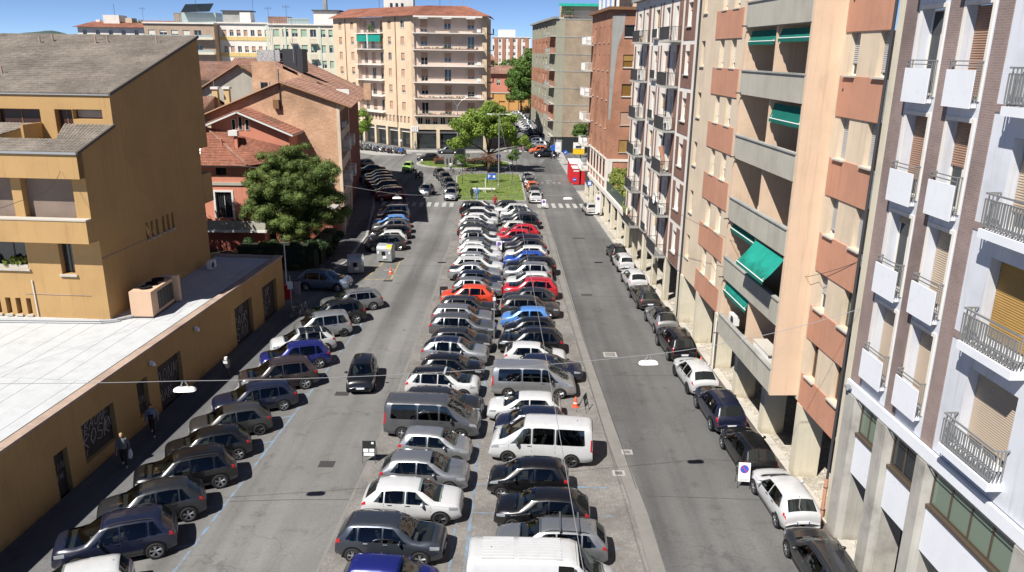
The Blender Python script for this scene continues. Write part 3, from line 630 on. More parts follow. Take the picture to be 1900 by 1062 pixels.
railing(TN, FT, -0.2, 7.1, -0.3, TZ[7] + 0.4, 1.0, 'galvanised', 0.25)
MB(FT).box(0.8, 8.5, -9, -2.5, TZ[7], TZ[7] + 2.9).build('penthouse', 'plaster_cream', TN); MB(FT).add([(0.2, -1.0, TZ[7] + 2.4), (9, -1.0, TZ[7] + 2.4), (9, -2.6, TZ[7] + 3.0), (0.2, -2.6, TZ[7] + 3.0)], [(0, 1, 2, 3)]).build('penthouse_awning', 'awning_green', TN)
for k in range(6):
    z = TZ[k + 1] - 0.5
    s_ = MB(FT); s_.box(7.2, 10.5, -1.0, 0.1, z - 0.12, z); so = s_.build('balcony_slab', 'stone_light', TN); railing(so, FT, 7.3, 10.4, 0.05, z, 1.0, 'white_metal', 0.2)
    MB(FT).box(7.6, 9.4, -0.99, -0.95, z + 0.1, z + 2.2).build('balcony_door', ['shutter_brown', 'pane_dark'][k % 2], TN)
MB(FT).box(1.5, 10, -2.0, -0.05, 0.0, 3.0).build('shop_front', 'pane_dark', TN)

# ------------------------------------------------------------------ left side: low graffiti-covered building
plain('verge_grey', (0.09, 0.075, 0.065), 0.7); plain('hedge_core', (0.012, 0.02, 0.008), 0.95); plaster('ochre_render', (0.45, 0.285, 0.125), 0.06, scale=0.5); plaster('ochre_coping', (0.40, 0.30, 0.24), 0.2); plaster('roof_membrane', (0.48, 0.495, 0.505), 0.07, streak=False, scale=1.2)
plaster('steel_shutter', (0.055, 0.045, 0.045), 0.15, streak=False, rough=0.6); plain('spray_white', (0.42, 0.42, 0.43), 0.8)
FL = Frame(-20.3, 26.5, 0.0714, 0.9975, 0.9975, -0.0714)
LB = thing('low_building', 'single storey ochre building with white flat roof and graffiti-covered steel shutters', 'building', at(FL, 10, -3))
DR = [(3.88, 4.82, 0.0, 2.28), (5.98, 8.62, 0.72, 2.70), (10.74, 11.78, 0.72, 2.70), (12.88, 15.50, 0.0, 2.74), (23.02, 25.92, 0.0, 2.74), (27.88, 30.62, 0.0, 2.78)]
m = MB(FL); wall(m, -16, 32.14, 0, 4.0, DR, 0.0, 0.28)
m.quad((32.14, 0, 0), (32.14, -5.4, 0), (32.14, -5.4, 4.0), (32.14, 0, 4.0)); m.build('wall', 'ochre_render', LB)
m = MB(FL); m.box(-16, 32.2, -0.42, 0.06, 4.0, 4.14); m.build('coping', 'ochre_coping', LB)
m = MB(FL); m.box(31.75, 32.2, -5.3, -0.421, 4.0, 4.12); m.build('coping', 'ochre_coping', LB)
for k in range(26):                                           # roofing felt laid in strips along the street with raised seams
    v1 = -0.42 - k * 0.95; v0 = v1 - 0.95
    ends = [(-16, -3.2), (-3.16, 8.1), (8.14, 17.0)] + ([(17.04, 31.75)] if k < 5 else [])
    for i, (u0, u1) in enumerate(ends): MB(FL).box(u0, u1, v0 + 0.009, v1 - 0.009, 3.86, 3.985 + 0.004 * ((k + i) % 3)).build('roof_strip', 'roof_membrane', LB)
MB(FL).box(-16, 31.7, -0.60, -0.50, 3.99, 4.06).build('gutter', 'dark_metal', LB)
for i, (a, b, z0, z1) in enumerate(DR):
    s_ = MB(FL); nn = int((z1 - z0) / 0.11); V = []
    for k in range(nn + 1):
        for dv, dz in ((0.0, 0.0), (0.018, 0.06)):
            V += [(a, -0.26 + dv, z0 + (z1 - z0) * k / (nn + 1) + dz), (b, -0.26 + dv, z0 + (z1 - z0) * k / (nn + 1) + dz)]
    V += [(a, -0.26, z1), (b, -0.26, z1)]
    s_.add(V, [(2 * k, 2 * k + 1, 2 * k + 3, 2 * k + 2) for k in range(len(V) // 2 - 1)]); so = s_.build('steel_shutter', 'steel_shutter', LB)
    # spray tags as strokes
    GL = {'B': [[(0, 0), (0, 1), (.55, .85), (.1, .52), (.65, .3), (0, 0)]], 'A': [[(0, 0), (.35, 1), (.7, 0)], [(.1, .4), (.6, .45)]], 'O': [[(.35, 0), (0, .5), (.35, 1), (.7, .5), (.35, 0)]], 'N': [[(0, 0), (.05, 1), (.6, 0), (.65, 1)]], 'E': [[(.6, 1), (0, .95), (.05, 0), (.6, .05)], [(0, .5), (.5, .55)]],
          'K': [[(0, 0), (.05, 1)], [(.6, 1), (.05, .5), (.65, 0)]], 'M': [[(0, 0), (.1, 1), (.35, .3), (.6, 1), (.7, 0)]], 'S': [[(.6, .9), (.1, 1), (.05, .6), (.6, .4), (.5, 0), (0, .1)]], 'P': [[(0, 0), (0.03, 1), (.6, .85), (.05, .45)]], 'T': [[(0, 1), (.7, .95)], [(.35, 1), (.3, 0)]], 'I': [[(.3, 0), (.3, 1)]], 'X': [[(0, 0), (.6, 1)], [(0, 1), (.65, 0)]], 'R': [[(0, 0), (0.03, 1), (.6, .8), (.05, .5), (.65, 0)]]}
    def tagword(word, u, z, h, th, slant=0.15, dirn=-1, loop=False):
        g = MB(FL); cur = 0.0
        for ch in word:
            for st in GL.get(ch, []):
                pp_ = [st[0]] + list(st) + [st[-1]]; sm_ = []
                for q_ in range(1, len(pp_) - 2):
                    for w_ in range(5):
                        t = w_ / 5.0; sm_.append(tuple(0.5 * (2 * pp_[q_][c] + (pp_[q_ + 1][c] - pp_[q_ - 1][c]) * t + (2 * pp_[q_ - 1][c] - 5 * pp_[q_][c] + 4 * pp_[q_ + 1][c] - pp_[q_ + 2][c]) * t * t + (3 * pp_[q_][c] - pp_[q_ - 1][c] - 3 * pp_[q_ + 1][c] + pp_[q_ + 2][c]) * t ** 3) + jit(.025) for c in (0, 1)))
                st = sm_ + [st[-1]]
                for (x0, y0), (x1, y1) in zip(st[:-1], st[1:]):
                    p = [Vector((cur + x0 * h * .8 + slant * y0 * h, y0 * h)), Vector((cur + x1 * h * .8 + slant * y1 * h, y1 * h))]
                    d = (p[1] - p[0]); d.normalize(); th_ = th * 0.62; nn_ = Vector((-d.y, d.x)) * th_; e = d * th * 0.6
                    q = [p[0] - e + nn_, p[1] + e + nn_, p[1] + e - nn_, p[0] - e - nn_]
                    g.add([(u + dirn * w.x, -0.228, z + w.y) for w in q], [(0, 1, 2, 3)])
            cur += h * 0.78
        o = g.build('spray_tag', 'spray_white', so); o['kind'] = 'stuff'
    # letters read from the street: along the wall away from the camera is to the right
    if i == 0: tagword('PIN', a + 0.1, 1.3, 0.35, 0.018, dirn=1); tagword('SENE', a + 0.15, 0.85, 0.22, 0.022, dirn=1)
    if i == 1: tagword('SBAONE', a + 0.1, 2.05, 0.5, 0.028, 0.3, 1); tagword('ROSK', a + 0.25, 1.25, 0.72, 0.045, 0.25, 1); tagword('AX', a + 1.9, 1.5, 0.5, 0.03, 0.2, 1); tagword('AX', a + 0.1, 0.85, 0.3, 0.025, 0.2, 1)
    if i == 2: tagword('ION', a + 0.1, 1.3, 0.4, 0.02, dirn=1)
    if i == 3: tagword('AONM', a + 0.2, 1.45, 0.75, 0.025, 0.2, 1); tagword('NAN', a + 0.3, 0.45, 0.6, 0.04, 0.0, 1)
    if i == 4: tagword('PAOR', a + 0.25, 1.15, 0.72, 0.04, 0.2, 1); tagword('SAN', a + 0.5, 0.2, 0.85, 0.04, 0.15, 1); tagword('ER', a + 1.3, 2.05, 0.35, 0.03, 0.2, 1)
    if i == 5: tagword('XR', a + 1.0, 1.75, 0.55, 0.045, 0.2, 1); tagword('SEA', a + 0.3, 0.9, 0.7, 0.028, 0.25, 1); tagword('PMT', a + 0.2, 0.35, 0.5, 0.028, 0.25, 1)
for u, z in ((17.4, 3.3), (12.2, 3.2)):
    t = thing('wall_lamp', 'white floodlight on the ochre wall above the %s' % ('blank stretch' if u > 15 else 'narrow shutter'), 'lamp', FL(u, 0.1, z), 'floodlights on the low ochre wall')
    MB(FL).add([(u - .12, .05, z), (u + .12, .05, z), (u + .12, .05, z + .22), (u - .12, .05, z + .22), (u - .12, .30, z - .06), (u + .12, .30, z - .06), (u + .12, .24, z + .1), (u - .12, .24, z + .1)], [(0, 1, 2, 3), (4, 5, 6, 7), (0, 1, 5, 4), (3, 2, 6, 7), (0, 3, 7, 4), (1, 2, 6, 5)]).build('housing', 'white_metal', t)
    MB(FL).box(u - .03, u + .03, 0.0, .06, z + .05, z + .15).build('bracket', 'grey_metal', t)
# roof plant
t = thing('rooftop_unit', 'big beige rooftop cooling unit beside the tall ochre building', 'cooling unit', (-22.1, 45.4, 3.99))
plaster('beige_metal', (0.60, 0.42, 0.29), 0.05, streak=False, rough=0.6)
MB().box(-22.75, -21.45, 43.9, 46.95, 4.09, 5.62).build('casing', 'beige_metal', t)
for k in range(5): MB().box(-21.449, -21.42, 44.75 + k * 0.43, 45.12 + k * 0.43, 4.3, 5.4).build('louvre', 'dark_metal', t)
for k in range(3): MB().lathe([(0.34, 0.0), (0.36, 0.10), (0.30, 0.12), (0.0, 0.06)], 18, (-22.1, 44.7 + k * 0.85, 5.62)).build('fan', 'dark_void', t)
MB().box(-22.2, -21.15, 47.05, 47.35, 4.05, 5.75).build('side_panel', 'beige_metal', t); MB().box(-22.78, -21.42, 43.87, 46.98, 3.995, 4.088).build('base_frame', 'dark_metal', t)
t = ac_unit(Frame(-22.1, 55.0, 0.07, 1.0, 0.9975, -0.07), 0, 0, 3.99, 'small white air conditioner on the far end of the flat roof')
MB().path([(-40, 43.0, 4.08), (-24.2, 43.1, 4.08), (-23.3, 43.3, 4.08), (-22.6, 44.0, 4.1)], 0.07, 8).build('roof_duct', 'galvanised', LB); MB().path([(-40, 42.75, 4.05), (-24.0, 42.8, 4.05), (-23.1, 43.2, 4.05)], 0.05, 8).build('roof_duct', 'galvanised', LB)

# --- tall ochre building
FO = Frame(-23.86, 43.56, 0.0684, 0.9977, 0.9977, -0.0684)
OC = thing('apartment_building', 'tall ochre building with grey tiled sloping roofs and a blank side wall', 'building', at(FO, 6, -10))
XL = -30.0                                               # how far it runs to the left
# blank side wall towards the street (profile in s,z) with slit windows
prof = [(0.0, 3.9), (0.0, 7.9), (-0.0, 8.81), (-0.45, 8.81), (-0.45, 12.5), (-0.95, 12.5), (-0.95, 13.92), (2.95, 15.05), (2.95, 16.84), (14.85, 20.28), (14.85, 12.5), (13.5, 12.5), (13.5, 3.9)]
slits = [(5.05 + k * 0.62 + (0.22 if k > 2 else 0), 5.05 + k * 0.62 + (0.22 if k > 2 else 0) + 0.34, 7.66, 8.76) for k in range(6)]
m = MB(FO); wall(m, 0.0, 13.5, 3.9, 12.5, slits, 0.0, 0.3, back=True)
m.add([(-0.45, 0, 8.81), (0, 0, 8.81), (0, 0, 12.5), (-0.45, 0, 12.5)], [(0, 1, 2, 3)])
m.add([(-0.95, 0, 12.5), (14.85, 0, 12.5), (14.85, 0, 20.28), (2.95, 0, 16.84), (2.95, 0, 15.05), (-0.95, 0, 13.92)], [(0, 1, 2, 3, 4, 5)])
m.quad((13.5, 0, 12.5), (14.85, 0, 12.5), (14.85, XL, 12.5), (13.5, XL, 12.5)); m.quad((14.85, 0, 12.5), (14.85, XL, 12.5), (14.85, XL, 20.28), (14.85, 0, 20.28)); m.quad((13.5, 0, 3.9), (13.5, XL, 3.9), (13.5, XL, 12.5), (13.5, 0, 12.5))
m.build('side_wall', 'ochre_render', OC)
for h in slits: MB(FO).box(h[0] - .04, h[1] + .04, -0.05, 0.07, h[2] - 0.09, h[2] - 0.002).build('sill', 'stone_light', OC)
MB(FO).box(-0.02, 13.52, 0.001, 0.03, 7.68, 7.73).build('string_course', 'ochre_coping', OC)
# front, lower storey: s = 0 plane; w runs to the left
FF = Frame(*FO(0, 0, 0)[:2], -FO.nx, -FO.ny, -FO.ux, -FO.uy)       # u = metres to the left, n = towards the camera
lo = [(1.72, 2.55, 6.72, 8.75), (4.55, 7.5, 6.98, 8.75), (4.78, 5.08, 4.15, 5.15), (5.42, 5.74, 4.15, 5.15), (6.05, 6.38, 4.15, 5.15), (6.7, 7.0, 4.15, 5.15), (9, 12, 6.98, 8.75)]
m = MB(FF); wall(m, 0, -XL, 3.9, 8.81, lo, 0.0, 0.4, back=False); m.build('front_wall', 'ochre_render', OC)
window(OC, FF, 1.72, 2.55, 6.72, 8.75, -0.35, 0, None, 'frame_dark', sill=0.0); MB(FF).box(1.6, 2.67, -0.36, 0.12, 6.60, 6.718).build('sill', 'stone_light', OC)
for a, b in ((4.55, 7.5), (9, 12)):
    window(OC, FF, a, b, 6.98, 8.75, -0.35, 0, None, 'frame_dark', leaves=3); MB(FF).box(a - .1, b + .1, -0.36, 0.12, 6.86, 6.978).build('sill', 'stone_light', OC)
for h in lo[2:6]: window(OC, FF, *h, -0.35, 0, None, 'frame_dark', leaves=1); MB(FF).box(h[0] - .05, h[1] + .05, -0.05, 0.12, h[2] - .12, h[2] - 0.003).build('sill', 'stone_light', OC)
MB(FF).path([(4.42, 0.06, 4.05), (4.46, 0.06, 6.3)], 0.035).build('vent_pipe', 'frame_white', OC)
MB(FF).box(1.0, 5.0, 0.001, 0.03, 5.43, 5.47).build('cable_trunk', 'ochre_coping', OC)
# balcony parapet and window band above
MB(FF).box(0.02, -XL, 0.451, 0.95, 8.82, 10.12).build('parapet', 'ochre_render', OC); MB(FF).box(0.0, -XL, 0.43, 0.99, 10.121, 10.2).build('parapet_cap', 'stone_light', OC); MB(FF).box(0.02, -XL, -3, 0.45, 8.815, 8.95).build('balcony_floor', 'ceiling_grey', OC)
up = [(0.82, 3.86, 9.9, 12.48), (4.45, 7.6, 9.9, 12.48), (8.2, 11.4, 9.9, 12.48)]
m = MB(FF); wall(m, 0.0, -XL, 8.96, 12.5, up, 0.449, 0.5); m.build('front_wall', 'ochre_render', OC)
for a, b, c_, d_ in up: window(OC, FF, a, b, c_, d_, 0.0, 0.97, 'shutter_wood', 'frame_white', leaves=2, slats=False)
MB(FF).box(0.0, -XL, 0.451, 0.95, 12.5, 13.9).build('eaves_band', 'ochre_render', OC); MB(FF).box(-0.04, -XL, 0.9, 1.05, 13.86, 13.98).build('gutter', 'galvanised', OC)
# upper terrace storey: wall at s = 2.95
top_h = [(0.58, 2.4, 15.42, 15.98), (2.42, 3.5, 14.1, 15.97), (4.4, 7.2, 14.1, 15.96), (8.2, 10.5, 14.1, 15.96)]
m = MB(FF); wall(m, 0.0, -XL, 13.9, 16.86, top_h, -2.95, 0.45, back=False); m.build('terrace_wall', 'ochre_render', OC)
window(OC, FF, 0.58, 2.4, 15.42, 15.98, -3.35, 0, None, 'frame_dark', 'shutter_grey', leaves=1)
for a, b in ((2.42, 3.5), (4.4, 7.2), (8.2, 10.5)): window(OC, FF, a, b, 14.1, 15.96, -3.3, 0.0, None, 'wood_brown', 'pane_brown', leaves=2, name='terrace_door')
MB(FF).box(-0.04, -XL, -3.0, -2.86, 16.80, 16.92).build('gutter', 'galvanised', OC)
MB(FF).box(2.85, -XL, -2.9, 0.4, 13.95, 14.05).build('terrace_floor', 'ceiling_grey', OC)
MB(FF).box(4.35, 4.5, -2.9, -1.2, 14.06, 15.2).build('terrace_divider', 'ochre_render', OC)
def rp(s, v, z): return FO(s, v, z)
tiled_roof(OC, [rp(2.85, XL, 16.9), rp(2.85, 0.05, 16.9), rp(14.9, 0.05, 20.36), rp(14.9, XL, 20.36)], 'tiles_grey', 0.22, 0.36, 0.045)
tiled_roof(OC, [rp(-1.0, XL, 13.96), rp(-1.0, 0.05, 13.96), rp(0.75, 0.05, 14.47), rp(0.75, XL, 14.47)], 'tiles_grey', 0.22, 0.36, 0.045)
tiled_roof(OC, [rp(0.75, -2.2, 14.47), rp(0.75, 0.05, 14.47), rp(2.95, 0.05, 15.12), rp(2.95, -3.0, 15.12)], 'tiles_grey', 0.22, 0.36, 0.045)
tiled_roof(OC, [rp(0.75, XL, 14.47), rp(0.75, -6.2, 14.47), rp(2.95, -4.7, 15.12), rp(2.95, XL, 15.12)], 'tiles_grey', 0.22, 0.36, 0.045)
MB(FO).add([(0.75, -2.2, 14.0), (2.95, -3.0, 14.0), (2.95, -3.0, 15.1), (0.75, -2.2, 14.45)], [(0, 1, 2, 3)]).build('terrace_cheek', 'ochre_render', OC); MB(FO).add([(0.75, -6.2, 14.0), (2.95, -4.7, 14.0), (2.95, -4.7, 15.1), (0.75, -6.2, 14.45)], [(0, 1, 2, 3)]).build('terrace_cheek', 'ochre_render', OC)
MB(FO).add([(2.85, 0.0, 16.78), (14.9, 0.0, 20.22), (14.9, 0.0, 20.40), (2.85, 0.0, 16.96), (2.85, 0.12, 16.78), (14.9, 0.12, 20.22), (14.9, 0.12, 20.40), (2.85, 0.12, 16.96)], [(4, 5, 6, 7), (3, 2, 6, 7), (0, 1, 5, 4), (0, 3, 7, 4), (1, 2, 6, 5)]).build('verge_board', 'verge_grey', OC)
MB(FO).add([(-1.0, 0.0, 13.84), (2.95, 0.0, 15.0), (2.95, 0.0, 15.17), (-1.0, 0.0, 14.0), (-1.0, 0.12, 13.84), (2.95, 0.12, 15.0), (2.95, 0.12, 15.17), (-1.0, 0.12, 14.0)], [(4, 5, 6, 7), (3, 2, 6, 7), (0, 1, 5, 4), (0, 3, 7, 4), (1, 2, 6, 5)]).build('verge_board', 'verge_grey', OC)
for s, v in ((6.0, -8.6), (12.6, -10.3), (13.0, -9.6), (12.7, -6.3), (13.0, -5.6), (12.9, -2.0)):
    z = 16.9 + (s - 2.85) * 0.2871; MB(FO).tube((s, v, z - 0.05), (s, v, z + 0.5), 0.06).build('vent_pipe', 'ochre_coping', OC); 
MB(FO).box(13.51, 14.95, -1.5, 0.02, 8.45, 10.6).build('rear_balcony', 'ochre_render', OC); 
for k in range(16): pass

# --- salmon house with the clay roofs
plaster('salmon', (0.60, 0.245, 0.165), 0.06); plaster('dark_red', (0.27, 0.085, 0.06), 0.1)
SH = thing('house', 'salmon house with clay tile roofs behind the umbrella pine', 'house', (-30, 80, 0))
FH = Frame(0, 78.0, 1, 0, 0, -1)
hs = [(-30.0, -28.9, 7.3, 8.05), (-30.25, -28.6, 2.9, 5.6), (-35, -33.5, 3.2, 5.6)]
m = MB(FH); wall(m, -42, -26.9, 0, 8.4, hs, 0, 0.25); m.build('front_wall', 'salmon', SH)
window(SH, FH, *hs[0], -0.2, 0, None, 'frame_dark'); w_ = window(SH, FH, *hs[1], -0.2, 0, None, 'frame_white', 'pane_dark', leaves=2)
for k in range(9): MB(FH).box(-30.15 + k * 0.18, -30.12 + k * 0.18, -0.12, -0.09, 2.95, 5.55).build('grille_bar', 'dark_metal', w_)
MB(FH).box(-30.45, -30.251, -0.01, 0.06, 2.7, 5.8).build('surround', 'frame_white', w_); MB(FH).box(-28.599, -28.4, -0.01, 0.06, 2.7, 5.8).build('surround', 'frame_white', w_); MB(FH).box(-30.25, -28.6, -0.01, 0.06, 5.601, 5.8).build('surround', 'frame_white', w_)
MB(FH).box(-42, -26.85, 0.001, 0.12, 6.3, 6.6).build('cornice', 'parapet_grey', SH); MB(FH).box(-42, -26.6, 0.001, 0.5, 8.2, 8.42).build('eaves_board', 'frame_white', SH)
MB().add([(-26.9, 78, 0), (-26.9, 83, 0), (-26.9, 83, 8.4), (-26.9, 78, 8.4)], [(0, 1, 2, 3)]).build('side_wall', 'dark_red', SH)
tiled_roof(SH, [(-42, 77.3, 8.35), (-26.5, 77.3, 8.35), (-31.3, 79.6, 11.9), (-42, 79.6, 11.9)], 'tiles_red', 0.24, 0.4, 0.06)
tiled_roof(SH, [(-26.5, 77.3, 8.35), (-22.0, 79.4, 8.9), (-23.0, 79.6, 10.0), (-31.3, 79.6, 11.95)], 'tiles_red', 0.26, 0.4, 0.06)
MB().path([(-26.5, 77.3, 8.45), (-31.3, 79.6, 12.05)], 0.12).build('hip_tiles', 'tiles_old', SH)
gx = [(-30.6, 9.0), (-22.8, 9.0), (-22.8, 11.55), (-27.7, 13.5), (-30.6, 12.4)]
m = MB(); m.add([(x, 79.62, z) for x, z in gx], [(0, 1, 2, 3, 4)]); m.add([(-22.8, 79.62, 0), (-22.8, 83, 0), (-22.8, 83, 11.5), (-22.8, 79.62, 11.5)], [(0, 1, 2, 3)]); m.build('gable_wall', 'salmon', SH)
for x in (-28.3, -27.62, -26.94): 
    w_ = window(SH, Frame(0, 79.62, 1, 0, 0, -1), x - 0.2, x + 0.2, 11.65, 13.0 - abs(x + 27.6) * 0.4, 0.06, 0, None, 'frame_white', leaves=1)
def slab(name, mat, q, t, parent):
    a, b, c, d = [Vector(p) for p in q]; n = (b - a).cross(d - a).normalized(); n = -n if n.z < 0 else n
    m = MB(); m.add([tuple(p) for p in (a, b, c, d)] + [tuple(p - n * t) for p in (a, b, c, d)], [(0, 1, 2, 3), (7, 6, 5, 4), (0, 1, 5, 4), (1, 2, 6, 5), (2, 3, 7, 6), (3, 0, 4, 7)]); return m.build(name, mat, parent)
slab('eaves_board', 'frame_white', [(-22.2, 78.9, 11.28), (-22.2, 83, 11.28), (-27.7, 83, 13.55), (-27.7, 78.9, 13.55)], 0.16, SH); slab('eaves_board', 'frame_white', [(-31.4, 78.9, 12.02), (-27.7, 78.9, 13.55), (-27.7, 83, 13.55), (-31.4, 83, 12.02)], 0.16, SH)
tiled_roof(SH, [(-22.2, 78.9, 11.32), (-22.2, 82.98, 11.32), (-27.7, 82.98, 13.6), (-27.7, 78.9, 13.6)], 'tiles_red', 0.24, 0.4, 0.06); tiled_roof(SH, [(-31.4, 82.98, 12.06), (-31.4, 78.9, 12.06), (-27.7, 78.9, 13.6), (-27.7, 82.98, 13.6)], 'tiles_red', 0.24, 0.4, 0.06)
slab('skylight', 'pane_dark', [(-24.3, 81.0, 12.28), (-24.3, 82.2, 12.28), (-25.9, 82.2, 12.94), (-25.9, 81.0, 12.94)], 0.05, SH); slab('skylight', 'pane_dark', [(-32.6, 77.9, 9.42), (-31.3, 77.9, 9.42), (-31.3, 78.5, 10.34), (-32.6, 78.5, 10.34)], 0.05, SH)
MB().box(-28.0, -27.7, 78.5, 78.75, 9.3, 11.2).build('chimney_shaft', 'salmon', SH); MB().box(-28.5, -27.6, 78.3, 78.95, 11.2, 11.7).build('chimney_cap', 'frame_white', SH); MB().tube((-29.2, 78.6, 9.9), (-29.3, 78.4, 10.9), 0.11).build('flue', 'salmon', SH)
# ground floor with terrace
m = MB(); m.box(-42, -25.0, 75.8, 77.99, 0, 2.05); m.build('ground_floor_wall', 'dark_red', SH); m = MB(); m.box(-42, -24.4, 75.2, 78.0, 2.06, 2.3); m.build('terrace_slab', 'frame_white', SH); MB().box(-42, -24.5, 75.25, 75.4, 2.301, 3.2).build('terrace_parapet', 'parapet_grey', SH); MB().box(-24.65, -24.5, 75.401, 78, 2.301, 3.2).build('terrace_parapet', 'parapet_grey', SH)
window(SH, Frame(-25.0, 76.2, 0, 1, 1, 0), 0.2, 1.0, 0.6, 1.9, 0.04, 0, None, 'frame_white')
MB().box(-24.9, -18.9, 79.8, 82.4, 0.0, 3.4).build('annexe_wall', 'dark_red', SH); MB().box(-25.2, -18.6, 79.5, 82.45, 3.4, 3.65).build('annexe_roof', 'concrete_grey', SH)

# --- old brick houses behind
BH = thing('house', 'old pale brick house with gable wall and clay roof above the parked cars at left', 'house', (-24, 90, 0))
SD = (-0.134, 1.0)
FB1 = Frame(-18.5, 83.0, SD[0], SD[1], 0.991, 0.133)                  # street face, in shade
gab = [(-34, 0), (-18.5, 0), (-18.5, 14.2), (-24.3, 16.1), (-34, 12.2)]
m = MB(); m.add([(x, 83.0, z) for x, z in gab], [(0, 1, 2, 3, 4)]); m.build('gable_wall', 'brick_old', BH)
MB().box(-18.62, -18.3, 82.97, 83.25, 0, 14.1).build('corner_strip', 'plaster_cream', BH)
m = MB(FB1); hs = [(2.0 + 3.4 * i, 3.2 + 3.4 * i, z, z + 2.1) for i in range(4) for z in (4.6, 7.9, 11.0)] + [(1.5 + 4.5 * i, 3.6 + 4.5 * i, 0.1, 2.9) for i in range(3)]
wall(m, 0.3, 15.8, 0, 14.2, hs, 0.0, 0.2, back=True); m.build('street_wall', 'plaster_cream', BH)
for i, h in enumerate(hs[:12]):
    w_ = window(BH, FB1, *h, -0.15, 0.3, 'shutter_brown', 'frame_white')
    for e in (h[0] - 0.55, h[1] + 0.02): MB(FB1).box(e, e + 0.5, 0.01, 0.06, h[2], h[3]).build('shutter_leaf', 'dark_red', w_)
for z, u in ((9.2, 1.6), (5.6, 1.6), (9.0, 8.4), (5.5, 8.4)):
    s_ = MB(FB1); s_.box(u, u + 2.6, 0, 1.0, z - 0.15, z); so = s_.build('balcony_slab', 'stone_light', BH); railing(so, FB1, u + .05, u + 2.55, 0.95, z, 1.0, 'white_metal', 0.13, ((u + .05, 0), (u + 2.55, 0)), r=0.018)
tiled_roof(BH, [(-17.0, 82.7, 13.75), (-19.1, 98.6, 13.75), (-26.4, 98.6, 16.25), (-24.3, 82.7, 16.25)], 'tiles_old', 0.26, 0.45, 0.07)
tiled_roof(BH, [(-34, 98.6, 12.2), (-34, 82.7, 12.2), (-24.3, 82.7, 16.25), (-26.4, 98.6, 16.25)], 'tiles_old', 0.26, 0.45, 0.07)
MB().path([(-17.0, 82.65, 13.8), (-24.3, 82.65, 16.25), (-34, 82.65, 12.2)], 0.14, 6).build('verge', 'wood_brown', BH)
MB().tube((-24.4, 82.9, 13.4), (-24.4, 82.9, 17.6), 0.05).build('drain_stack', 'dark_metal', BH); MB().box(-25.1, -24.5, 82.6, 82.98, 13.6, 14.5).build('flue_box', 'wood_brown', BH)
ac_unit(FB1, 1.2, 0.5, 11.6, 'grey air conditioner high on the shaded street front of the brick house', mat='galvanised'); ac_unit(FB1, 2.3, 0.5, 11.6, 'second grey air conditioner further along the shaded brick house front', mat='galvanised')
B2 = thing('house', 'second, taller brick house with long clay roof behind the pale gable', 'house', (-26, 105, 0))
gab = [(-32.4, 0), (-20.9, 0), (-20.9, 13.9), (-29.3, 17.6), (-29.3, 18.1), (-32.4, 18.1)]
m = MB(); m.add([(x, 99.0, z) for x, z in gab], [(0, 1, 2, 3, 4, 5)]); m.build('gable_wall', 'brick_old', B2)
FB2 = Frame(0, 99.0, 1, 0, 0, -1)
for x in (-31.4, -28.4): 
    w_ = window(B2, FB2, x, x + 0.9, 14.0, 15.6, 0.04, 0, None, 'frame_dark'); MB(FB2).box(x - .15, x - .002, 0, .08, 13.9, 15.75).build('surround', 'stone_light', w_); MB(FB2).box(x + .902, x + 1.05, 0, .08, 13.9, 15.75).build('surround', 'stone_light', w_)
tiled_roof(B2, [(-19.2, 98.7, 13.4), (-21.9, 122, 13.4), (-32.0, 122, 18.0), (-29.3, 98.7, 18.0)], 'tiles_old', 0.28, 0.5, 0.07)
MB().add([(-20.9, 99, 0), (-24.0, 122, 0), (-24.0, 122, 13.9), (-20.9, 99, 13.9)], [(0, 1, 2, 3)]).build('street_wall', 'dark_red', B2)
MB().add([(-24.0, 122, 0), (-36.0, 124, 0), (-36, 124, 18), (-32, 122, 18), (-24, 122, 13.9)], [(0, 1, 2, 3, 4)]).build('rear_wall', 'brick_old', B2)
MB().box(-31.7, -28.9, 99.3, 101.5, 18.1, 19.45).build('roof_cabin', 'pebble_white', B2); MB().box(-28.7, -26.2, 99.6, 102, 16.8, 19.6).build('roof_cabin', 'dark_metal', B2)
MB().box(-18.9, -18.0, 100, 100.6, 13.6, 15.6).build('chimney', 'brick_old', B2); MB().box(-22.0, -20.4, 98.5, 98.98, 14.2, 14.9).build('eaves_return', 'frame_white', B2)
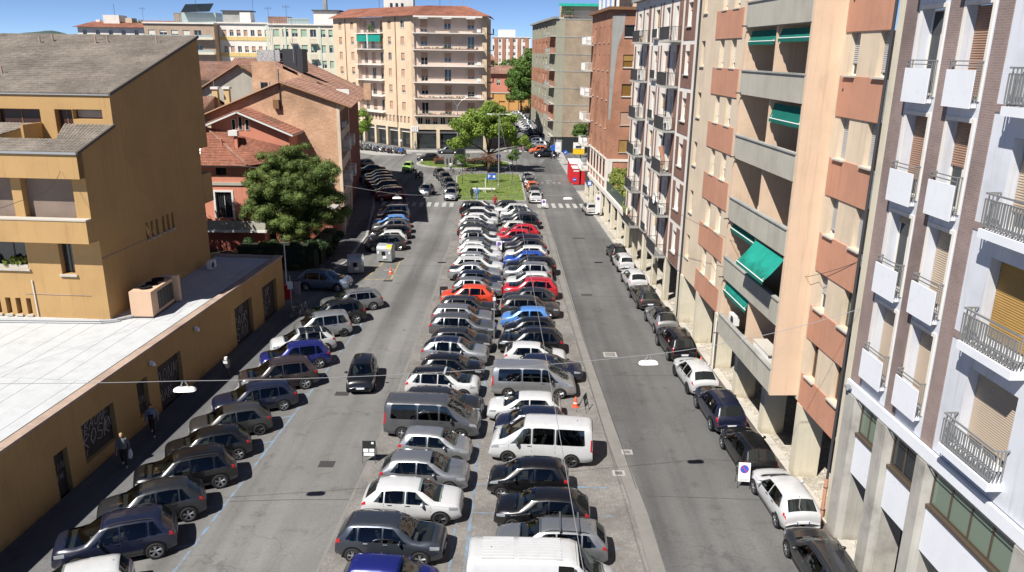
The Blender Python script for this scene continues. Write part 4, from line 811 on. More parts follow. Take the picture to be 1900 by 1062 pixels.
# tangle of old roofs further left
def roof_house(label, x0, x1, y0, y1, ze, zr, wallmat, tile='tiles_old', ridge_along='x'):
    t = thing('house', label, 'house', ((x0 + x1) / 2, (y0 + y1) / 2, 0), 'old clay-roofed houses behind the ochre building')
    MB().box(x0, x1, y0, y1, 0, ze).build('wall', wallmat, t)
    if ridge_along == 'x':
        ym = (y0 + y1) / 2
        tiled_roof(t, [(x0 - .4, y0 - .5, ze), (x1 + .4, y0 - .5, ze), (x1 + .4, ym, zr), (x0 - .4, ym, zr)], tile, 0.3, 0.5, 0.07); tiled_roof(t, [(x1 + .4, y1 + .5, ze), (x0 - .4, y1 + .5, ze), (x0 - .4, ym, zr), (x1 + .4, ym, zr)], tile, 0.3, 0.5, 0.07)
        MB().add([(x1, y0, ze), (x1, y1, ze), (x1, ym, zr)], [(0, 1, 2)]).build('gable', wallmat, t)
    else:
        xm = (x0 + x1) / 2
        tiled_roof(t, [(x1 + .4, y0 - .4, ze), (x1 + .4, y1 + .4, ze), (xm, y1 + .4, zr), (xm, y0 - .4, zr)], tile, 0.3, 0.5, 0.07); tiled_roof(t, [(x0 - .4, y1 + .4, ze), (x0 - .4, y0 - .4, ze), (xm, y0 - .4, zr), (xm, y1 + .4, zr)], tile, 0.3, 0.5, 0.07)
        MB().add([(x0, y0, ze), (x1, y0, ze), (xm, y0, zr)], [(0, 1, 2)]).build('gable', wallmat, t); MB().path([(x0 - .4, y0 - .45, ze), (xm, y0 - .45, zr), (x1 + .4, y0 - .45, ze)], 0.13).build('verge', 'wood_brown', t)
    return t
h1 = roof_house('cream walled house with low clay roof left of the brick gable', -40.5, -34.2, 84, 96, 12.3, 14.3, 'plaster_cream')
h2 = roof_house('grey plastered gable house left of the brick houses', -41, -27.6, 100.2, 112, 13.4, 17.7, 'parapet_grey', ridge_along='y')
h3 = roof_house('brown roofed house under the yellow striped block', -52, -40, 118, 134, 15.0, 17.6, 'plaster_cream'); h4 = roof_house('narrow ochre house between the old roofs', -42, -34.5, 116, 128, 15.6, 18.2, 'ochre_render')
for x, y in ((-34.1, 91), (-33.0, 91.6)):
    MB().box(x - .3, x + .3, y - .3, y + .3, 12.6, 15.1).build('chimney', 'chimney_yellow', BH); MB().box(x - .42, x + .42, y - .42, y + .42, 15.1, 15.35).build('chimney_cap', 'frame_white', BH)
MB().add([(-34, 82.985, 9), (-28.8, 82.985, 9), (-28.8, 82.985, 12.6), (-31.2, 82.985, 12.6), (-34, 82.985, 11.6)], [(0, 1, 2, 3, 4)]).build('rendered_patch', 'plaster_cream', BH)
for i, (x, y, z, h) in enumerate(((-24.6, 82.9, 16.0, 3.4), (-29.6, 99.2, 18, 5.0), (-27.2, 99.3, 18, 5.2), (-36.5, 97, 14.5, 3.5), (-30.4, 101, 20, 2.5), (-44, 110, 15.5, 3.5))):
    t = thing('tv_antenna', ['thin television aerial on the pale brick gable', 'tall television aerial on the left of the second brick house', 'tall television aerial on the right of the second brick house', 'short television aerial over the cream house', 'television aerial on the pebble-dashed roof cabin', 'television aerial over the grey gable house'][i], 'antenna', (x, y, z), 'television aerials on the old roofs')
    MB().tube((x, y, z), (x, y, z + h), 0.03, n=5).build('mast', 'galvanised', t)
    for k, zz in enumerate((h * 0.75, h * 0.95)):
        b = MB(); b.tube((x - .7, y, z + zz), (x + .7, y, z + zz), 0.015, n=4); b.build('boom', 'galvanised', t)
        e = MB(); [e.tube((x - .6 + .2 * j, y - .3, z + zz), (x - .6 + .2 * j, y + .3, z + zz), 0.01, n=4) for j in range(7)]; eo = e.build('elements', 'galvanised', t); eo['kind'] = 'stuff'
# ------------------------------------------------------------------ big corner building across the junction
FA = thing('apartment_building', 'large cream and pink corner apartment block with red hipped roof across the junction', 'building', (-21, 168, 0))
plaster('cream_yellow', (0.65, 0.495, 0.345), 0.07); plaster('pink_render', (0.62, 0.49, 0.41), 0.04); plaster('arc_cream', (0.60, 0.50, 0.36), 0.07)
FZ = [4.8, 6.95, 10.3, 13.55, 16.75, 19.9, 23.1]               # slab levels; first is the mezzanine
F1 = Frame(-20.9, 163.2, 1, 0.02, 0.02, -1)                    # right wing facing the camera
F2 = Frame(-20.9, 163.2, -13.0, 13.3, -0.715, -0.699)          # left wing
m = MB(F1); m.box(-0.1, 0.6, -0.3, 0.05, 4.0, 26.4); m.build('corner_pilaster', 'cream_yellow', FA)
m = MB(F1); m.box(14.3, 15.2, -0.3, 0.05, 4.0, 26.4); m.build('corner_pilaster', 'cream_yellow', FA)
for k in range(1, 7):
    z = FZ[k]; zt = FZ[k + 1] if k < 6 else 26.3
    hs = [(1.85, 3.25, z + (0.15 if (k + 1) % 3 else 0.7), z + 2.55), (6.6, 8.0, z + (0.15 if k % 2 else 0.7), z + 2.55), (11.3, 12.7, z + (0.15 if k % 3 else 0.7), z + 2.55)]
    m = MB(F1); wall(m, 0.6, 14.3, z, zt, hs, -0.4, 0.2); m.build('loggia_wall', 'pink_render', FA)
    for i, h in enumerate(hs): window(FA, F1, *h, -0.55, [0.75, 0.5, 0.6, 0.0, 0.8, 0.4, 0.55][(k * 3 + i) % 7], 'shutter_pink', 'frame_white', name='balcony_door' if h[2] < z + .5 else 'window')
    s_ = MB(F1); s_.box(0.3, 14.6, -0.4, 1.0, z - 0.16, z); so = s_.build('balcony_slab', 'frame_cream_white', FA)
    railing(so, F1, 0.4, 14.5, 0.95, z, 0.95, 'galvanised', 0.35, ((0.4, -.4), (14.5, -.4)), r=0.012)
    if k in (2, 3, 4, 6): MB(F1).box(13.2, 14.0, 0.1, 0.5, z + 0.1, z + 0.8).build('outdoor_unit', 'white_metal', so)
m = MB(F1); m.box(0.6, 14.3, -0.45, 1.1, 26.0, 26.3); m.build('roof_soffit', 'frame_cream_white', FA)
for k in range(3): MB(F1).box(1.7 + 4.7 * k, 3.5 + 4.7 * k, 1.0, 1.25, 25.75, 25.9).build('awning_box', 'white_metal', FA)
# mezzanine and arcade, right wing
hs = [(1.0 + 1.55 * i, 2.0 + 1.55 * i, 5.1, 6.5) for i in range(9)]
m = MB(F1); wall(m, 0, 15.2, 4.0, 6.79, hs, 0.0, 0.3); m.build('mezzanine_wall', 'arc_cream', FA)
for i, h in enumerate(hs): window(FA, F1, *h, -0.2, 0.3 * (i % 3), 'shutter_pink', 'frame_white')
for u in (0, 4.8, 9.6, 14.5): MB(F1).box(u, u + 0.7, -0.8, 0.06, 0, 4.0).build('pier', 'arc_cream', FA)
for u in (0.7, 5.5, 10.3): w_ = MB(F1).box(u, u + 4.1, -0.62, -0.5, 3.2, 3.6).build('shop_blind', 'frame_cream_white', FA); MB(F1).box(u, u + 4.1, -0.7, -0.65, 0.0, 3.99).build('shop_front', 'pane_dark', FA)
# left wing
L_ = 28.7
def zrow(k): return (FZ[k] + 0.95, FZ[k] + 2.45)
hs = []
for k in range(1, 7):
    for a, b in ((2.3, 3.5), (6.8, 7.9), (20.6, 21.8), (25.3, 26.5)): hs.append((a, b) + zrow(k))
m = MB(F2); wall(m, 0.0, 9.7, 6.8, 26.3, [h for h in hs if h[0] < 9], 0.0, 0.22); wall(m, 19.3, L_, 6.8, 26.3, [h for h in hs if h[0] > 19], 0.0, 0.22); m.build('wing_wall', 'cream_yellow', FA)
for i, h in enumerate(hs): window(FA, F2, *h, -0.15, [0.95, 0.6, 0.0, 0.9, 0.75, 1.0, 0.65][i * 5 % 7], 'shutter_pink', 'frame_white', sill=0.2)
for k in range(1, 7):
    z = FZ[k]; zt = FZ[k + 1] if k < 6 else 26.3
    hb = [(11.0, 12.2, z + 0.1, z + 2.5), (14.0, 15.4, z + 0.1, z + 2.5), (17.0, 18.2, z + 0.1, z + 2.5)]
    m = MB(F2); wall(m, 9.7, 19.3, z, zt, hb, -1.0, 0.2); m.quad((9.7, 0, z), (9.7, -1.0, z), (9.7, -1.0, zt), (9.7, 0, zt)); m.quad((19.3, -1.0, z), (19.3, 0, z), (19.3, 0, zt), (19.3, -1.0, zt)); m.build('loggia_wall', 'pink_render', FA)
    for i, h in enumerate(hb): window(FA, F2, *h, -1.15, [0.5, 0.0, 0.8][(i + k) % 3], 'shutter_pink', 'frame_white', name='balcony_door')
    s_ = MB(F2); s_.box(9.5, 19.5, -1.0, 0.7, z - 0.16, z); so = s_.build('balcony_slab', 'frame_cream_white', FA); railing(so, F2, 9.6, 19.4, 0.65, z, 0.95, 'galvanised', 0.35, r=0.012)
MB(F2).box(10.0, 18.8, 0.30, 0.5, 21.4, 22.8).build('loggia_awning', 'awning_green', FA)
MB(F2).box(14.4, 14.7, 0.5, 0.65, 20.0, 22.9).build('awning_post', 'white_metal', FA)
for u in (5.2, 23.8): MB(F2).tube((u, 0.08, 4), (u, 0.08, 26.2), 0.08).build('drainpipe', 'wood_brown', FA)
hs = [(1.0 + 1.3 * i, 1.75 + 1.3 * i, 5.1, 6.5) for i in range(20)]
m = MB(F2); wall(m, 0, L_, 4.0, 6.79, hs, 0.0, 0.25); m.build('mezzanine_wall', 'arc_cream', FA)
for i, h in enumerate(hs): window(FA, F2, *h, -0.2, 0.85, 'shutter_pink', 'frame_white', leaves=1)
for u in (0.3, 4.5, 8.9, 13.2, 17.7, 22.3, 27.5): MB(F2).box(u, u + 0.7, -0.8, 0.06, 0, 4.0).build('pier', 'arc_cream', FA)
for u in (1.0, 5.2, 9.6, 13.9, 18.4, 23.0): MB(F2).box(u, u + 3.6, -0.62, -0.5, 3.2, 3.7).build('shop_blind', 'frame_cream_white', FA); MB(F2).box(u, u + 4.0, -0.75, -0.7, 0.0, 3.99).build('shop_front', 'pane_dark', FA)
# right end of the right wing (towards the far street)
F3 = Frame(*F1(15.2, 0, 0)[:2], 0.02, 1, 1, -0.02)
m = MB(F3); wall(m, 0, 16, 0, 26.3, [(2 + 4 * i, 3.4 + 4 * i, FZ[k] + 0.8, FZ[k] + 2.4) for i in range(3) for k in range(1, 7)], 0.0, 0.2, back=True); m.build('end_wall', 'cream_yellow', FA)
for k in range(1, 7):
    s_ = MB(F3); s_.box(1.0, 6.0, 0, 1.2, FZ[k] - .15, FZ[k]); so = s_.build('balcony_slab', 'concrete_grey', FA); railing(so, F3, 1.1, 5.9, 1.15, FZ[k], 1.0, 'dark_metal', 0.3)
# hipped roof
p0 = F2(L_ + 0.4, 0.9, 26.3); p1 = (F1(0, 0, 0)[0] - 0.2, F1(0, 0, 0)[1] - 1.0, 26.3); p2 = F1(15.9, 1.0, 26.3); p3 = (p2[0] + 0.3, p2[1] + 17, 26.3)
r0 = (-38.5, 190.5, 28.6); r1 = (-18.5, 170.5, 28.6); r2 = (-10.3, 170.8, 28.6)
tiled_roof(FA, [p1, p2, r2, r1], 'tiles_red', 0.4, 0.6, 0.06); tiled_roof(FA, [p0, p1, r1, r0], 'tiles_red', 0.4, 0.6, 0.06); tiled_roof(FA, [p2, p3, (-10.3, 180, 28.6), r2], 'tiles_red', 0.4, 0.6, 0.06)
MB().box(-29, -22.5, 181, 184, 27.5, 30.4).build('roof_cabin', 'frame_cream_white', FA); MB().box(-24.3, -23.3, 182, 183, 30.4, 31.6).build('chimney', 'concrete_grey', FA)
for x in (-27.6, -26.4, -25.2): MB().box(x, x + .5, 180.9, 181, 28.6, 29.6).build('cabin_window', 'pane_dark', FA)
for x, y in ((-13.6, 171), (-11, 171.5)): MB().tube((x, y, 28.6), (x, y, 30.0), 0.05).build('vent_pipe', 'galvanised', FA)

# ------------------------------------------------------------------ skyline blocks behind, left to right
def far_block(label, fr, length, ztop, floors, ph, wallmat, bandmat=None, depth=14, win=(1.2, 1.5), pitch=2.6, bands=None, shut='shutter_pink', balcony=False, zbase=0.0, tops=(), first=1.0):
    t = thing('apartment_building', label, 'building', fr(length / 2, -depth / 2, 0)[:2] + (0,), 'skyline apartment blocks')
    hs = []
    for k in range(floors):
        z = ztop - ph * (k + 1)
        u = first
        while u + win[0] < length - 0.5: hs.append((u, u + win[0], z + (0.2 if balcony else 0.95), z + 0.95 + win[1])); u += pitch
    m = MB(fr); wall(m, 0, length, zbase, ztop, hs, 0.0, 0.25)
    m.quad((0, 0, ztop), (length, 0, ztop), (length, -depth, ztop), (0, -depth, ztop)); m.quad((length, 0, zbase), (length, -depth, zbase), (length, -depth, ztop), (length, 0, ztop)); m.quad((0, -depth, zbase), (0, 0, zbase), (0, 0, ztop), (0, -depth, ztop)); m.build('wall', wallmat, t)
    for i, h in enumerate(hs): window(t, fr, *h, -0.18, [0.9, 0.5, 0.0, 0.7, 0.3, 1.0, 0.6][(i * 4 + i // 7) % 7], shut, 'frame_white', leaves=2, slats=False)
    for k in range(floors):
        z = ztop - ph * (k + 1)
        if bandmat:
            n = int(length / 2.2)
            for i in range(n): MB(fr).box(i * length / n + 0.02, (i + 1) * length / n - 0.02, 0.002, 0.10, z - 0.15, z + 0.85).build('spandrel_panel', bandmat, t)
        if balcony:
            s_ = MB(fr); s_.box(0, length, 0.002, 1.3, z - 0.15, z); so = s_.build('balcony_slab', 'frame_cream_white', t); MB(fr).box(0, length, 1.25, 1.33, z - 0.2, z + 0.45).build('balcony_front', 'cream_pale', so); MB(fr).box(0.1, length - 0.1, 1.27, 1.31, z + 0.45, z + 0.95).build('balcony_glass', 'glass_pale', so)
    MB(fr).box(-0.2, length + 0.2, -depth, 0.35, ztop, ztop + 0.35).build('roof_slab', 'frame_cream_white', t)
    railing(t, fr, 0, length, -0.4, ztop + 0.35, 1.0, 'galvanised', 0.6, r=0.02)
    return t
FY = Frame(-78.2, 215, 1, 0, 0, -1)
yb = far_block('white and yellow banded apartment block on the skyline behind the old roofs', FY, 14.9, 25.9, 6, 4.1, 'frame_cream_white', 'yellow_panel', pitch=1.85, win=(1.0, 1.6))
MB(FY).box(0.5, 5, -6, -2.5, 26.2, 29.0).build('roof_cabin', 'concrete_grey', yb); MB(FY).box(5.2, 8.0, -5.5, -2, 26.2, 28.8).build('roof_cabin', 'frame_cream_white', yb); MB(FY).box(0.2, 8.2, -6.3, -2.0, 29.0, 29.3).build('cabin_roof', 'shop_dark', yb)
FC = Frame(-96.5, 212, 1, 0, 0, -1)
cb = far_block('cream block with long glass-fronted balconies on the left skyline', FC, 18.2, 25.6, 5, 3.7, 'loggia_brown', None, pitch=3.0, win=(1.8, 1.2), balcony=True, shut='shutter_white')
MB(FC).box(8.5, 17.5, -9, -4, 25.9, 28.6).build('roof_cabin', 'glass_pale', cb); 
slab('solar_panel', 'pane_dark', [(-87.5, 214.5, 28.6), (-80.0, 214.5, 28.9), (-80.0, 218, 31.0), (-87.5, 218, 30.7)], 0.15, cb)
MB(FC).box(6.0, 8.3, -9, -5, 25.9, 28.5).build('roof_cabin', 'tiles_grey', cb)
FG = Frame(-61.0, 202, 1, -0.02, -0.02, -1)
gb = far_block('cream apartment block with pale green shutters next to the red-roofed corner block', FG, 17.5, 25.3, 6, 3.7, 'cream_pale', None, pitch=2.3, win=(1.5, 1.8), shut='shutter_green')
for a, b in ((0, 4.4), (12.2, 17.5)):
    MB(FG).box(a + 3.6, a + 4.2, 0.002, 0.08, 0, 25.3).build('green_strip', 'green_pale', gb); MB(FG).box(b - 5.2, b - 4.6, 0.002, 0.08, 0, 25.3).build('green_strip', 'green_pale', gb)
for k in range(5):
    for u in (5.2, 10.2): s_ = MB(FG); s_.box(u, u + 1.8, 0.0, 0.9, 20.9 - 3.7 * k, 21.05 - 3.7 * k); so = s_.build('balcony_slab', 'concrete_grey', gb); railing(so, FG, u, u + 1.8, 0.85, 21.05 - 3.7 * k, 1.0, 'dark_metal', 0.2)
MB(FG).box(10.5, 16.5, -7, -3, 25.6, 28.8).build('roof_cabin', 'frame_cream_white', gb); MB(FG).box(10.2, 17.2, -7.4, -2.6, 28.8, 29.1).build('cabin_roof', 'shop_dark', gb); MB(FG).box(12.6, 13.5, -5.5, -4.6, 29.1, 32.0).build('chimney', 'concrete_grey', gb); MB(FG).box(12.4, 13.7, -5.7, -4.4, 32.0, 33.0).build('chimney_cap', 'shop_dark', gb)
MB(FG).box(-1, 4, -7, -3, 25.6, 27.4).build('roof_cabin', 'tiles_old', gb); MB(FG).box(4.5, 10, -0.55, -0.45, 25.7, 27.0).build('terrace_screen', 'glass_pale', gb)
wb = thing('apartment_building', 'white villa block with red roof edge and rooftop terraces, far left on the skyline', 'building', (-128, 262, 0), 'skyline apartment blocks')
FV = Frame(-138.5, 258, 1, 0.05, 0.05, -1)
hs = [(1.5 + 4 * i, 2.8 + 4 * i, z, z + 1.6) for i in range(5) for z in (23.2, 19.5, 15.5)]
m = MB(FV); wall(m, 0, 20.5, 0, 25.6, hs, 0, 0.25); m.quad((20.5, 0, 0), (20.5, -14, 0), (20.5, -14, 25.6), (20.5, 0, 25.6)); m.build('wall', 'frame_cream_white', wb)
for h in hs: window(wb, FV, *h, -0.2, 0.5, 'shutter_grey', 'frame_white', slats=False)
tiled_roof(wb, [FV(-1, 1, 25.6), FV(21.5, 1, 25.6), FV(18, -5, 27.4), FV(3, -5, 27.4)], 'tiles_red', 0.5, 0.7, 0.06)
MB(FV).box(7, 12, -9, -3, 26, 29.4).build('roof_cabin', 'frame_cream_white', wb); MB(FV).box(13.5, 15.5, -8, -4, 26, 28.6).build('roof_cabin', 'plaster_cream', wb); MB(FV).box(4, 5.2, -6, -4.5, 26.4, 28.0).build('chimney', 'frame_cream_white', wb); MB(FV).tube((9.5, -6, 29.4), (9.5, -6, 33), 0.06).build('aerial', 'dark_metal', wb)
tiled_roof(wb, [FV(20.8, -2, 25.8), FV(29, -2, 25.8), FV(29, -8, 28.0), FV(16, -8, 28.0)], 'tiles_red', 0.5, 0.7, 0.06)
# end of the far street
ow = thing('boundary_wall', 'orange arched wall closing the far street', 'wall', (-6, 276, 0))
FW = Frame(-20, 276, 1, 0, 0, -1)
m = MB(FW); wall(m, 0, 34, 0, 6.0, [(1 + 3.4 * i, 3.2 + 3.4 * i, 0.0, 3.4) for i in range(10)], 0, 0.25, back=True); m.build('wall', 'ochre_orange', ow); MB(FW).box(-0.2, 34.2, -1.2, 0.2, 6.0, 6.3).build('coping', 'stone_light', ow)
rh = thing('house', 'low red house with dark tiled roof behind the orange wall', 'house', (-4, 292, 0))
FRH = Frame(-22, 288, 1, 0, 0, -1); hs = [(3 + 4.2 * i, 4.2 + 4.2 * i, 8.2, 10.4) for i in range(6)]
m = MB(FRH); wall(m, 0, 28, 0, 12.2, hs, 0, 0.2); m.build('wall', 'salmon', rh)
for h in hs: window(rh, FRH, *h, -0.15, 0.6, 'shutter_green', 'frame_white', slats=False)
tiled_roof(rh, [(-23, 287, 12.2), (7, 287, 12.2), (5, 294, 15), (-21, 294, 15)], 'tiles_old', 0.5, 0.7, 0.07)
yh = thing('house', 'small yellow house with clay roof at the end of the far street', 'house', (-12, 320, 0))
MB().box(-18, -8.5, 316, 328, 0, 16.5).build('wall', 'ochre_orange', yh); tiled_roof(yh, [(-19, 315, 16.5), (-7.5, 315, 16.5), (-9, 322, 18.6), (-17.5, 322, 18.6)], 'tiles_old', 0.5, 0.7, 0.07)
FD = Frame(-12.0, 425, 1, 0.0, 0, -1)
far_block('distant red and white high block at the end of the far street', FD, 20.0, 27.0, 7, 3.3, 'frame_cream_white', None, pitch=2.5, win=(1.2, 1.6))
rdb = bpy.data.objects[[o.name for o in bpy.data.objects if o.get('label', '').startswith('distant red')][0]]
for k in range(5): MB(FD).box(1.2 + 4.0 * k, 2.9 + 4.0 * k, 0.0, 0.3, 0, 27).build('red_strip', 'brick_orange', rdb)
MB(FD).box(3, 12, -8, -3, 27.3, 31).build('roof_cabin', 'frame_cream_white', rdb)
FD2 = Frame(-31.0, 430, 1, 0.1, 0.1, -1)
far_block('distant grey-white block left of the red and white one', FD2, 16.0, 24.0, 6, 3.3, 'concrete_grey', None, pitch=2.5, win=(1.3, 1.6))

for i, (x, y, z, h) in enumerate(((-30.5, 184, 28.5, 3.2), (-16, 174, 28.6, 2.6), (-57, 204, 25.6, 4.5), (-70, 219, 29.3, 3.5), (-66, 219, 26.2, 4.2), (-84, 216, 28.6, 4.0), (-120, 264, 28, 4))):
    t = thing('tv_antenna', ['aerial behind the red roof of the corner block, left', 'aerial on the red roof ridge of the corner block', 'aerial on the cream block with green shutters', 'aerial on the cabin of the yellow banded block', 'aerial on the right of the yellow banded block', 'aerial beside the solar panel on the skyline', 'aerial behind the white villa block'][i], 'antenna', (x, y, z), 'aerials on the skyline')
    MB().tube((x, y, z), (x, y, z + h), 0.045, n=5).build('mast', 'dark_metal', t); MB().tube((x - .9, y, z + h * .9), (x + .9, y, z + h * .9), 0.03, n=4).build('boom', 'dark_metal', t)
    for k in range(5): MB().tube((x - .8 + .4 * k, y, z + h * .9 - .35), (x - .8 + .4 * k, y, z + h * .9 + .35), 0.02, n=4).build('element', 'dark_metal', t)
# ------------------------------------------------------------------ ground, road, pavements
def asphalt(name, base, patch=True, scale=1.0):
    m, nt, b = newmat(name)
    tc = nt.nodes.new('ShaderNodeTexCoord'); obj = tc.outputs['Object']
    d, l = tuple(c * 0.80 for c in base), tuple(min(1, c * 1.18) for c in base)
    c = ramp(nt, noise(nt, 0.10 * scale, 6, 0.62, vec=obj), [(0.34, d), (0.52, base), (0.68, l)])
    # worn wheel tracks run with the street
    mp = nt.nodes.new('ShaderNodeMapping'); mp.inputs['Scale'].default_value = (0.55, 0.018, 1); nt.links.new(obj, mp.inputs['Vector'])
    tr = noise(nt, 1.0, 3, 0.5, vec=mp.outputs[0])
    c = mix(nt, c, ramp(nt, tr, [(0.34, (0.66, 0.66, 0.67)), (0.50, (0.98, 0.98, 0.98)), (0.66, (1.16, 1.155, 1.14))]), 1.0, 'MULTIPLY')
    # stains and oil spots
    st = noise(nt, 0.9, 5, 0.7, vec=obj); c = mix(nt, c, ramp(nt, st, [(0.30, (0.6, 0.6, 0.6)), (0.44, (1, 1, 1))]), 0.7, 'MULTIPLY')
    vo = nt.nodes.new('ShaderNodeTexVoronoi'); vo.inputs['Scale'].default_value = 0.35; nt.links.new(obj, vo.inputs['Vector'])
    c = mix(nt, c, (0.03, 0.03, 0.03), ramp(nt, vo.outputs['Distance'], [(0.018, (0.7, 0.7, 0.7)), (0.05, (0, 0, 0))]))
    # fine grit and cracks
    gr = noise(nt, 9.0, 4, 0.7, vec=obj); c = mix(nt, c, ramp(nt, gr, [(0.3, (0.86, 0.86, 0.86)), (0.7, (1.1, 1.1, 1.1))]), 1.0, 'MULTIPLY')
    if patch:
        wv = nt.nodes.new('ShaderNodeTexNoise'); wv.inputs['Scale'].default_value = 0.8; nt.links.new(obj, wv.inputs['Vector'])
        va = nt.nodes.new('ShaderNodeVectorMath'); va.operation = 'ADD'; nt.links.new(obj, va.inputs[0])
        sc = nt.nodes.new('ShaderNodeVectorMath'); sc.operation = 'SCALE'; sc.inputs['Scale'].default_value = 1.6; nt.links.new(wv.outputs['Color'], sc.inputs[0]); nt.links.new(sc.outputs[0], va.inputs[1])
        cr = nt.nodes.new('ShaderNodeTexVoronoi'); cr.feature = 'DISTANCE_TO_EDGE'; cr.inputs['Scale'].default_value = 0.115; nt.links.new(va.outputs[0], cr.inputs['Vector'])
        c = mix(nt, c, (0.05, 0.05, 0.05), ramp(nt, cr.outputs['Distance'], [(0.0, (0.34, 0.34, 0.34)), (0.0032, (0, 0, 0))]))
    nt.links.new(c, b.inputs['Base Color']); b.inputs['Roughness'].default_value = 0.88; b.inputs['Specular IOR Level'].default_value = 0.25
    bump(nt, b, noise(nt, 60, 3, vec=obj), 0.25, 0.01)
    return m
asphalt('asphalt', (0.170, 0.167, 0.161)); asphalt('asphalt_right', (0.124, 0.123, 0.121)); asphalt('asphalt_dark', (0.135, 0.135, 0.138), False)
asphalt('asphalt_patch', (0.145, 0.143, 0.139), False); plain('asphalt_joint', (0.05, 0.05, 0.05), 0.9); plaster('gutter_concrete', (0.20, 0.193, 0.18), 0.10, streak=False); plaster('kerb_stone', (0.36, 0.35, 0.33), 0.12, streak=False); plain('paint_line_white', (0.55, 0.55, 0.53), 0.8)
def worn(name, col, under, amount=0.5):
    m, nt, b = newmat(name)
    f = ramp(nt, noise(nt, 2.2, 6, 0.75), [(0.36 + 0.1 * amount, (0, 0, 0)), (0.62, (1, 1, 1))])
    nt.links.new(mix(nt, under, col, f), b.inputs['Base Color']); b.inputs['Roughness'].default_value = 0.85
worn('line_white', (0.50, 0.50, 0.48), (0.2, 0.2, 0.2), 0.0); worn('line_blue', (0.16, 0.27, 0.40), (0.165, 0.16, 0.155), 0.5); worn('line_yellow', (0.50, 0.36, 0.10), (0.16, 0.16, 0.15), 0.3)
def setts(name, c1, c2, mortar, size=9.0):
    m, nt, b = newmat(name)
    tc = nt.nodes.new('ShaderNodeTexCoord'); v = nt.nodes.new('ShaderNodeTexVoronoi'); v.inputs['Scale'].default_value = size; nt.links.new(tc.outputs['Object'], v.inputs['Vector'])
    e = nt.nodes.new('ShaderNodeTexVoronoi'); e.feature = 'DISTANCE_TO_EDGE'; e.inputs['Scale'].default_value = size; nt.links.new(tc.outputs['Object'], e.inputs['Vector'])
    sp = nt.nodes.new('ShaderNodeSeparateColor'); nt.links.new(v.outputs['Color'], sp.inputs[0])
    c = ramp(nt, sp.outputs[0], [(0.1, c1), (0.9, c2)])
    c = mix(nt, mortar, c, ramp(nt, e.outputs['Distance'], [(0.03, (0, 0, 0)), (0.10, (1, 1, 1))]))
    c = mix(nt, c, ramp(nt, noise(nt, 0.5, 5, 0.65), [(0.35, (0.7, 0.7, 0.7)), (0.65, (1.12, 1.12, 1.12))]), 1.0, 'MULTIPLY')
    nt.links.new(c, b.inputs['Base Color']); b.inputs['Roughness'].default_value = 0.9; bump(nt, b, e.outputs['Distance'], 0.4, 0.02)
setts('setts_porphyry', (0.185, 0.174, 0.162), (0.225, 0.212, 0.197), (0.165, 0.156, 0.147), 7.0); setts('crazy_paving', (0.42, 0.38, 0.31), (0.55, 0.50, 0.42), (0.30, 0.27, 0.23), 4.0); setts('setts_dark', (0.10, 0.085, 0.075), (0.15, 0.125, 0.11), (0.07, 0.06, 0.055), 9.0)
def sheet(name, poly, z, mat, parent=None, thick=0.0):
    m = MB()
    if thick: m.prism(poly, z - thick, z)
    else: m.add([(x, y, z) for x, y in poly], [tuple(range(len(poly)))])
    return m.build(name, mat, parent)
def strip(pts, w, z, name, mat, parent=None, h=0.0):
    """a ribbon of width w along a polyline"""
    m = MB()
    for (x0, y0), (x1, y1) in zip(pts[:-1], pts[1:]):
        l = math.hypot(x1 - x0, y1 - y0); nx, ny = -(y1 - y0) / l * w / 2, (x1 - x0) / l * w / 2
        q = [(x0 + nx, y0 + ny), (x1 + nx, y1 + ny), (x1 - nx, y1 - ny), (x0 - nx, y0 - ny)]
        if h: m.prism(q, z, z + h)
        else: m.add([(a, b_, z) for a, b_ in q], [(0, 1, 2, 3)])
    return m.build(name, mat, parent)
GR = struct(sheet('ground', [(-6000, -300), (6000, -300), (6000, 9000), (-6000, 9000)], -0.03, 'asphalt_dark'))
RD = struct(sheet('road', [(-60, -40), (30, -40), (30, 300), (-60, 300)], 0.0, 'asphalt'))
# centre parking strip of small setts with a concrete gutter
medL = [(-8.0, -10), (-7.45, 25), (-6.75, 38), (-6.5, 60), (-6.6, 80), (-7.1, 99.4)]; medR = [(6.0, -10), (5.5, 30), (5.05, 38), (4.5, 53), (3.95, 80), (3.35, 99.4)]
struct(sheet('parking_paving', medL + medR[::-1], 0.004, 'setts_porphyry'))
struct(strip([(x + 0.35, y) for x, y in medR], 0.6, 0.008, 'gutter_strip', 'gutter_concrete'))
struct(strip([(x - 0.05, y) for x, y in medL], 0.12, 0.009, 'gutter_joint', 'gutter_concrete'))
for (x0, y0, x1, y1, w) in ((-1.75, 10, -1.55, 62, 0.16), (-1.55, 62, -1.9, 99, 0.13), (-2.35, 22, -2.25, 36, 0.12)): strip([(x0, y0), (x1, y1)], w, 0.012, 'parking_line', 'line_blue', RD)
for k in range(5): strip([(-1.6, 22.9 + 2.35 * k), (4.6, 22.75 + 2.35 * k)], 0.10, 0.0135, 'parking_line', 'line_blue', RD)
strip([(-13.4, 18), (-13.0, 25.6), (-12.0, 40.7), (-11.1, 56)], 0.13, 0.004, 'parking_line', 'line_blue', RD)
for k in range(9): y = 21.5 + 2.95 * k; x = -13.2 + 0.07 * (y - 24); strip([(x, y), (x - 3.6, y - 1.6)], 0.10, 0.0055, 'parking_line', 'line_blue', RD)
strip([(10.2, 14), (10.35, 26)], 0.11, 0.004, 'parking_line', 'line_blue', RD)
for k in range(3): strip([(-13.2 + k * 1.3, 66.2 + 3.2 * k), (-10.9 + k * 0.9 - k, 66.4 + 3.2 * k)], 0.14, 0.004, 'bay_line', 'line_yellow' if k != 1 else 'line_white', RD)
